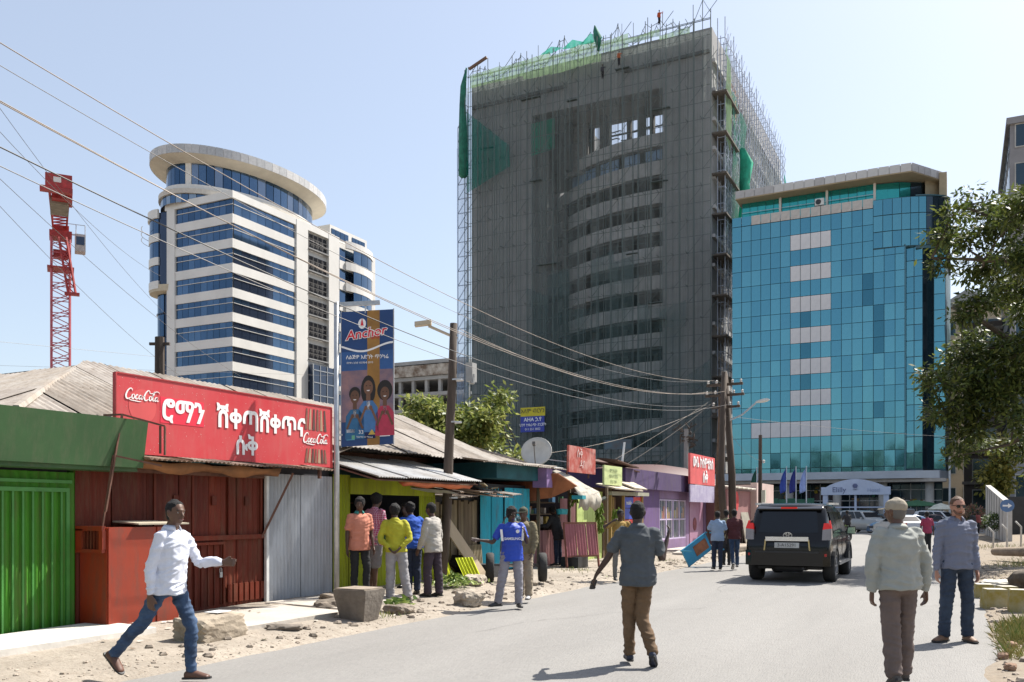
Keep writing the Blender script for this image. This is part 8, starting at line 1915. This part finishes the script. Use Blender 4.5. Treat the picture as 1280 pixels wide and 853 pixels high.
# ---- two men at the handcart
fb_blue = mat('football_blue', (.012,.055,.42), .6, .08, 4)
rf, Jf, uf_, Hf, Sf = kp('man in a blue football shirt and cropped grey trousers gesturing in front of the handcart', 640, 14.9, face=fdir_(.10,-1), H=1.70, skin='deep', haircut=.022, vox=.0115, gz=.03, pose=dict(lean=(.02,.0), tl=(-.05,.10,-1), sl=(-.02,-.1,-1), tr=(.20,.03,-1), sr=(.16,-.12,-1), toer=(.85,.5,0), ar=(.42,.05,-.75), fr=(.95,.15,.12), al=(-.30,.20,-.9), fl=(.25,.75,.75), hy=.35, hp=.1, curl=.4), topm=fb_blue, hem=-.05, legsm=cloth_mat('grey_track_trousers', (.25,.24,.27)), legloose=.012, shorts=False, loose=.008)
b = MB()
for q in (-.19, .19): b.plate([Sf(q-.02,.126,.40)+uf_, Sf(q+.02,.126,.40)+uf_, Sf(q*.9+.02,.118,.20)+uf_, Sf(q*.9-.02,.118,.20)+uf_], -.004)
tag(b.build('shirt_stripe', WTX, rf, world=False))
text_obj('lettering', 'SAMSUNG', .06, WTX, rf, Sf(0,.150,.235)+uf_, (pi/2,0,pi), .003, world=False, bold=.001)
b = MB(); b.lathe([(.001,0),(.03,.0),(.03,.004)], tuple(Sf(-.09,.14,.36)+uf_), 12, 'y'); b.build('crest', WTX, rf, world=False)
kp('man in an olive cap and khaki waistcoat standing just behind the blue football shirt', 655, 16.0, face=fdir_(-.3,-.9), H=1.67, skin='dark', group=None, gz=.06, pose=dict(al=(-.2,.15,-1), fl=(.1,.4,-.9), ar=(.2,.1,-1), fr=(-.05,.3,-1), tl=(-.05,.15,-1)), topm=cloth_mat('khaki_waistcoat', (.17,.14,.08), .25), sleeve='jacket', loose=.022, legsm=cloth_mat('khaki_trousers', (.26,.21,.15), .15), legloose=.016, shoem=WHSHOE, cap=(cloth_mat('olive_cap', (.05,.055,.035)), cloth_mat('olive_cap', (.05,.055,.035))))
# ---- others along the verge
kp('woman in black with a dark red sash bending at the vegetable stall', 697, 24.2, face=fdir_(-.9,.35), H=1.66, skin='deep', haircut=.02, vox=.018, pose=dict(lean=(0,.22), al=(-.2,.5,-.8), fl=(.0,.9,-.1), ar=(.2,.4,-.9), fr=(0,.9,-.2)), topm=cloth_mat('black_top', (.02,.02,.022)), sleeve='jacket', loose=.02, hem=-.12, legsm=cloth_mat('dark_jeans', (.02,.03,.06)))
kp('man in an ochre top with raised arms behind the man in the grey shirt', 775, 20.6, face=fdir_(.15,-1), H=1.66, skin='deep', haircut=.012, vox=.016, gz=.04, pose=dict(ar=(.7,.25,-.25), fr=(-.75,.25,.55), al=(-.5,.3,-.6), fl=(.5,.35,.8), tl=(-.06,.22,-1), tr=(.04,-.12,-1)), topm=cloth_mat('ochre_waistcoat', (.30,.19,.05), .2), legsm=cloth_mat('grey_trousers', (.16,.155,.15)), loose=.008)
FG = 'people walking away past the purple shop'
kp('man in a light blue shirt and dark jeans walking away past the toppled blue table', 897, 24.6, face=fdir_(.05,1), H=1.64, skin='deep', haircut=.01, vox=.016, gz=.03, group=FG, pose=dict(al=(-.35,.1,-1), fl=(.2,.3,-1), ar=(.3,.15,-1), fr=(-.3,.6,-.6), tl=(-.02,.15,-1)), topm=cloth_mat('light_blue_shirt', (.27,.36,.50), .08), sleeve='short', loose=.012, legsm=cloth_mat('dark_jeans', (.02,.03,.06)), legloose=.006)
kp('man in a dark maroon shirt and jeans walking away right of the light blue shirt', 918, 24.8, face=fdir_(.1,1), H=1.64, skin='deep', haircut=.012, vox=.016, gz=.03, group=FG, pose=dict(al=(-.12,0,-1), tl=(.02,-.25,-1), sl=(0,-.45,-1), toel=(0,.8,-.6), tr=(0,.2,-1)), topm=cloth_mat('maroon_shirt', (.085,.022,.025), .14), loose=.01, legsm=DENIM, shoem=WHSHOE)
kp('man in an olive and cream top half hidden between the light blue and maroon shirts', 908, 26.6, face=fdir_(0,1), H=1.68, skin='deep', haircut=.012, vox=.018, gz=.03, group=FG, topm=cloth_mat('olive_cream_top', (.22,.19,.11), .4), legsm=cloth_mat('black_trousers', (.018,.018,.02)))
kp('person in dark clothes by the pink wall left of the black off road car', 946, 28.5, face=fdir_(.1,-1), H=1.62, skin='dark', haircut=.012, vox=.018, gz=.02, topm=cloth_mat('dark_maroon_top', (.05,.015,.02)), sleeve='long', legsm=cloth_mat('dark_jeans', (.02,.03,.06)))
person('person in a magenta shirt walking away beyond the man in the green jacket', px=1159, Y=34, face=fdir_(0,1), H=1.66, skin='deep', haircut=.012, vox=.018, gz=0, topm=cloth_mat('magenta_shirt', (.28,.035,.08), .1), sleeve='short', legsm=cloth_mat('black_trousers', (.018,.018,.02)), shoem=BLKSHOE, pose=dict(ar=(.3,.0,-1), al=(-.25,.05,-1)))
c_ = cam_pt(1062, 640, 50)
person('rider in black on the dark motorcycle beyond the black off road car', pos=(c_.x-.13, c_.y+.25, .42), face=(-.39,.92), H=1.62, skin='deep', haircut=.02, vox=.02, pose=dict(lean=(0,.12), tl=(-.35,.95,-.25), sl=(-.05,-.2,-1), tr=(.35,.95,-.25), sr=(.05,-.2,-1), al=(-.2,.6,-.7), fl=(0,.9,-.2), ar=(.2,.6,-.7), fr=(0,.9,-.2)), topm=cloth_mat('black_top', (.02,.02,.022)), sleeve='jacket', loose=.02, legsm=cloth_mat('black_trousers', (.018,.018,.02)), shoem=BLKSHOE)
for (px, Y, c, lab_) in [(1216,62,(.03,.03,.035),'distant person in black by the flowering shrub right of the man in sunglasses'),(1037,80,(.45,.4,.38),'distant person in a pale top by the left pillar of the entrance arch'),(1222,66,(.25,.06,.05),'distant person in dull red beside the person in black by the flowering shrub')]:
    person(lab_, px=px, Y=Y, face=fdir_(.2,-1), H=1.68, skin='deep', vox=.03, topm=cloth_mat('far_%d' % px, c), sleeve='long', legsm=cloth_mat('black_trousers', (.018,.018,.02)), shoem=BLKSHOE)
# roof workers on the scaffold
for (x, z, c, lab_) in [(-33.0,61.4,(.45,.08,.03),'worker in a red orange top standing on the highest scaffold edge of the netted tower'),(-38.2,57.6,(.35,.10,.04),'worker in orange on the ledge below the roof edge of the netted tower'),(-40.4,56.4,(.05,.05,.06),'worker in dark clothes on the scaffold left of the orange worker')]:
    person(lab_, pos=(x, 106.4, z), face=(.3,-1), H=1.75, skin='deep', vox=.035, group='workers on the netted tower', topm=cloth_mat('worker_%d' % int(-x), c), sleeve='long', legsm=cloth_mat('black_trousers', (.018,.018,.02)), shoem=BLKSHOE, pose=dict(al=(-.6,.3,-.3), fl=(-.1,.8,.6), lean=(0,.2)))
bpy.data.scenes.remove(TMP)
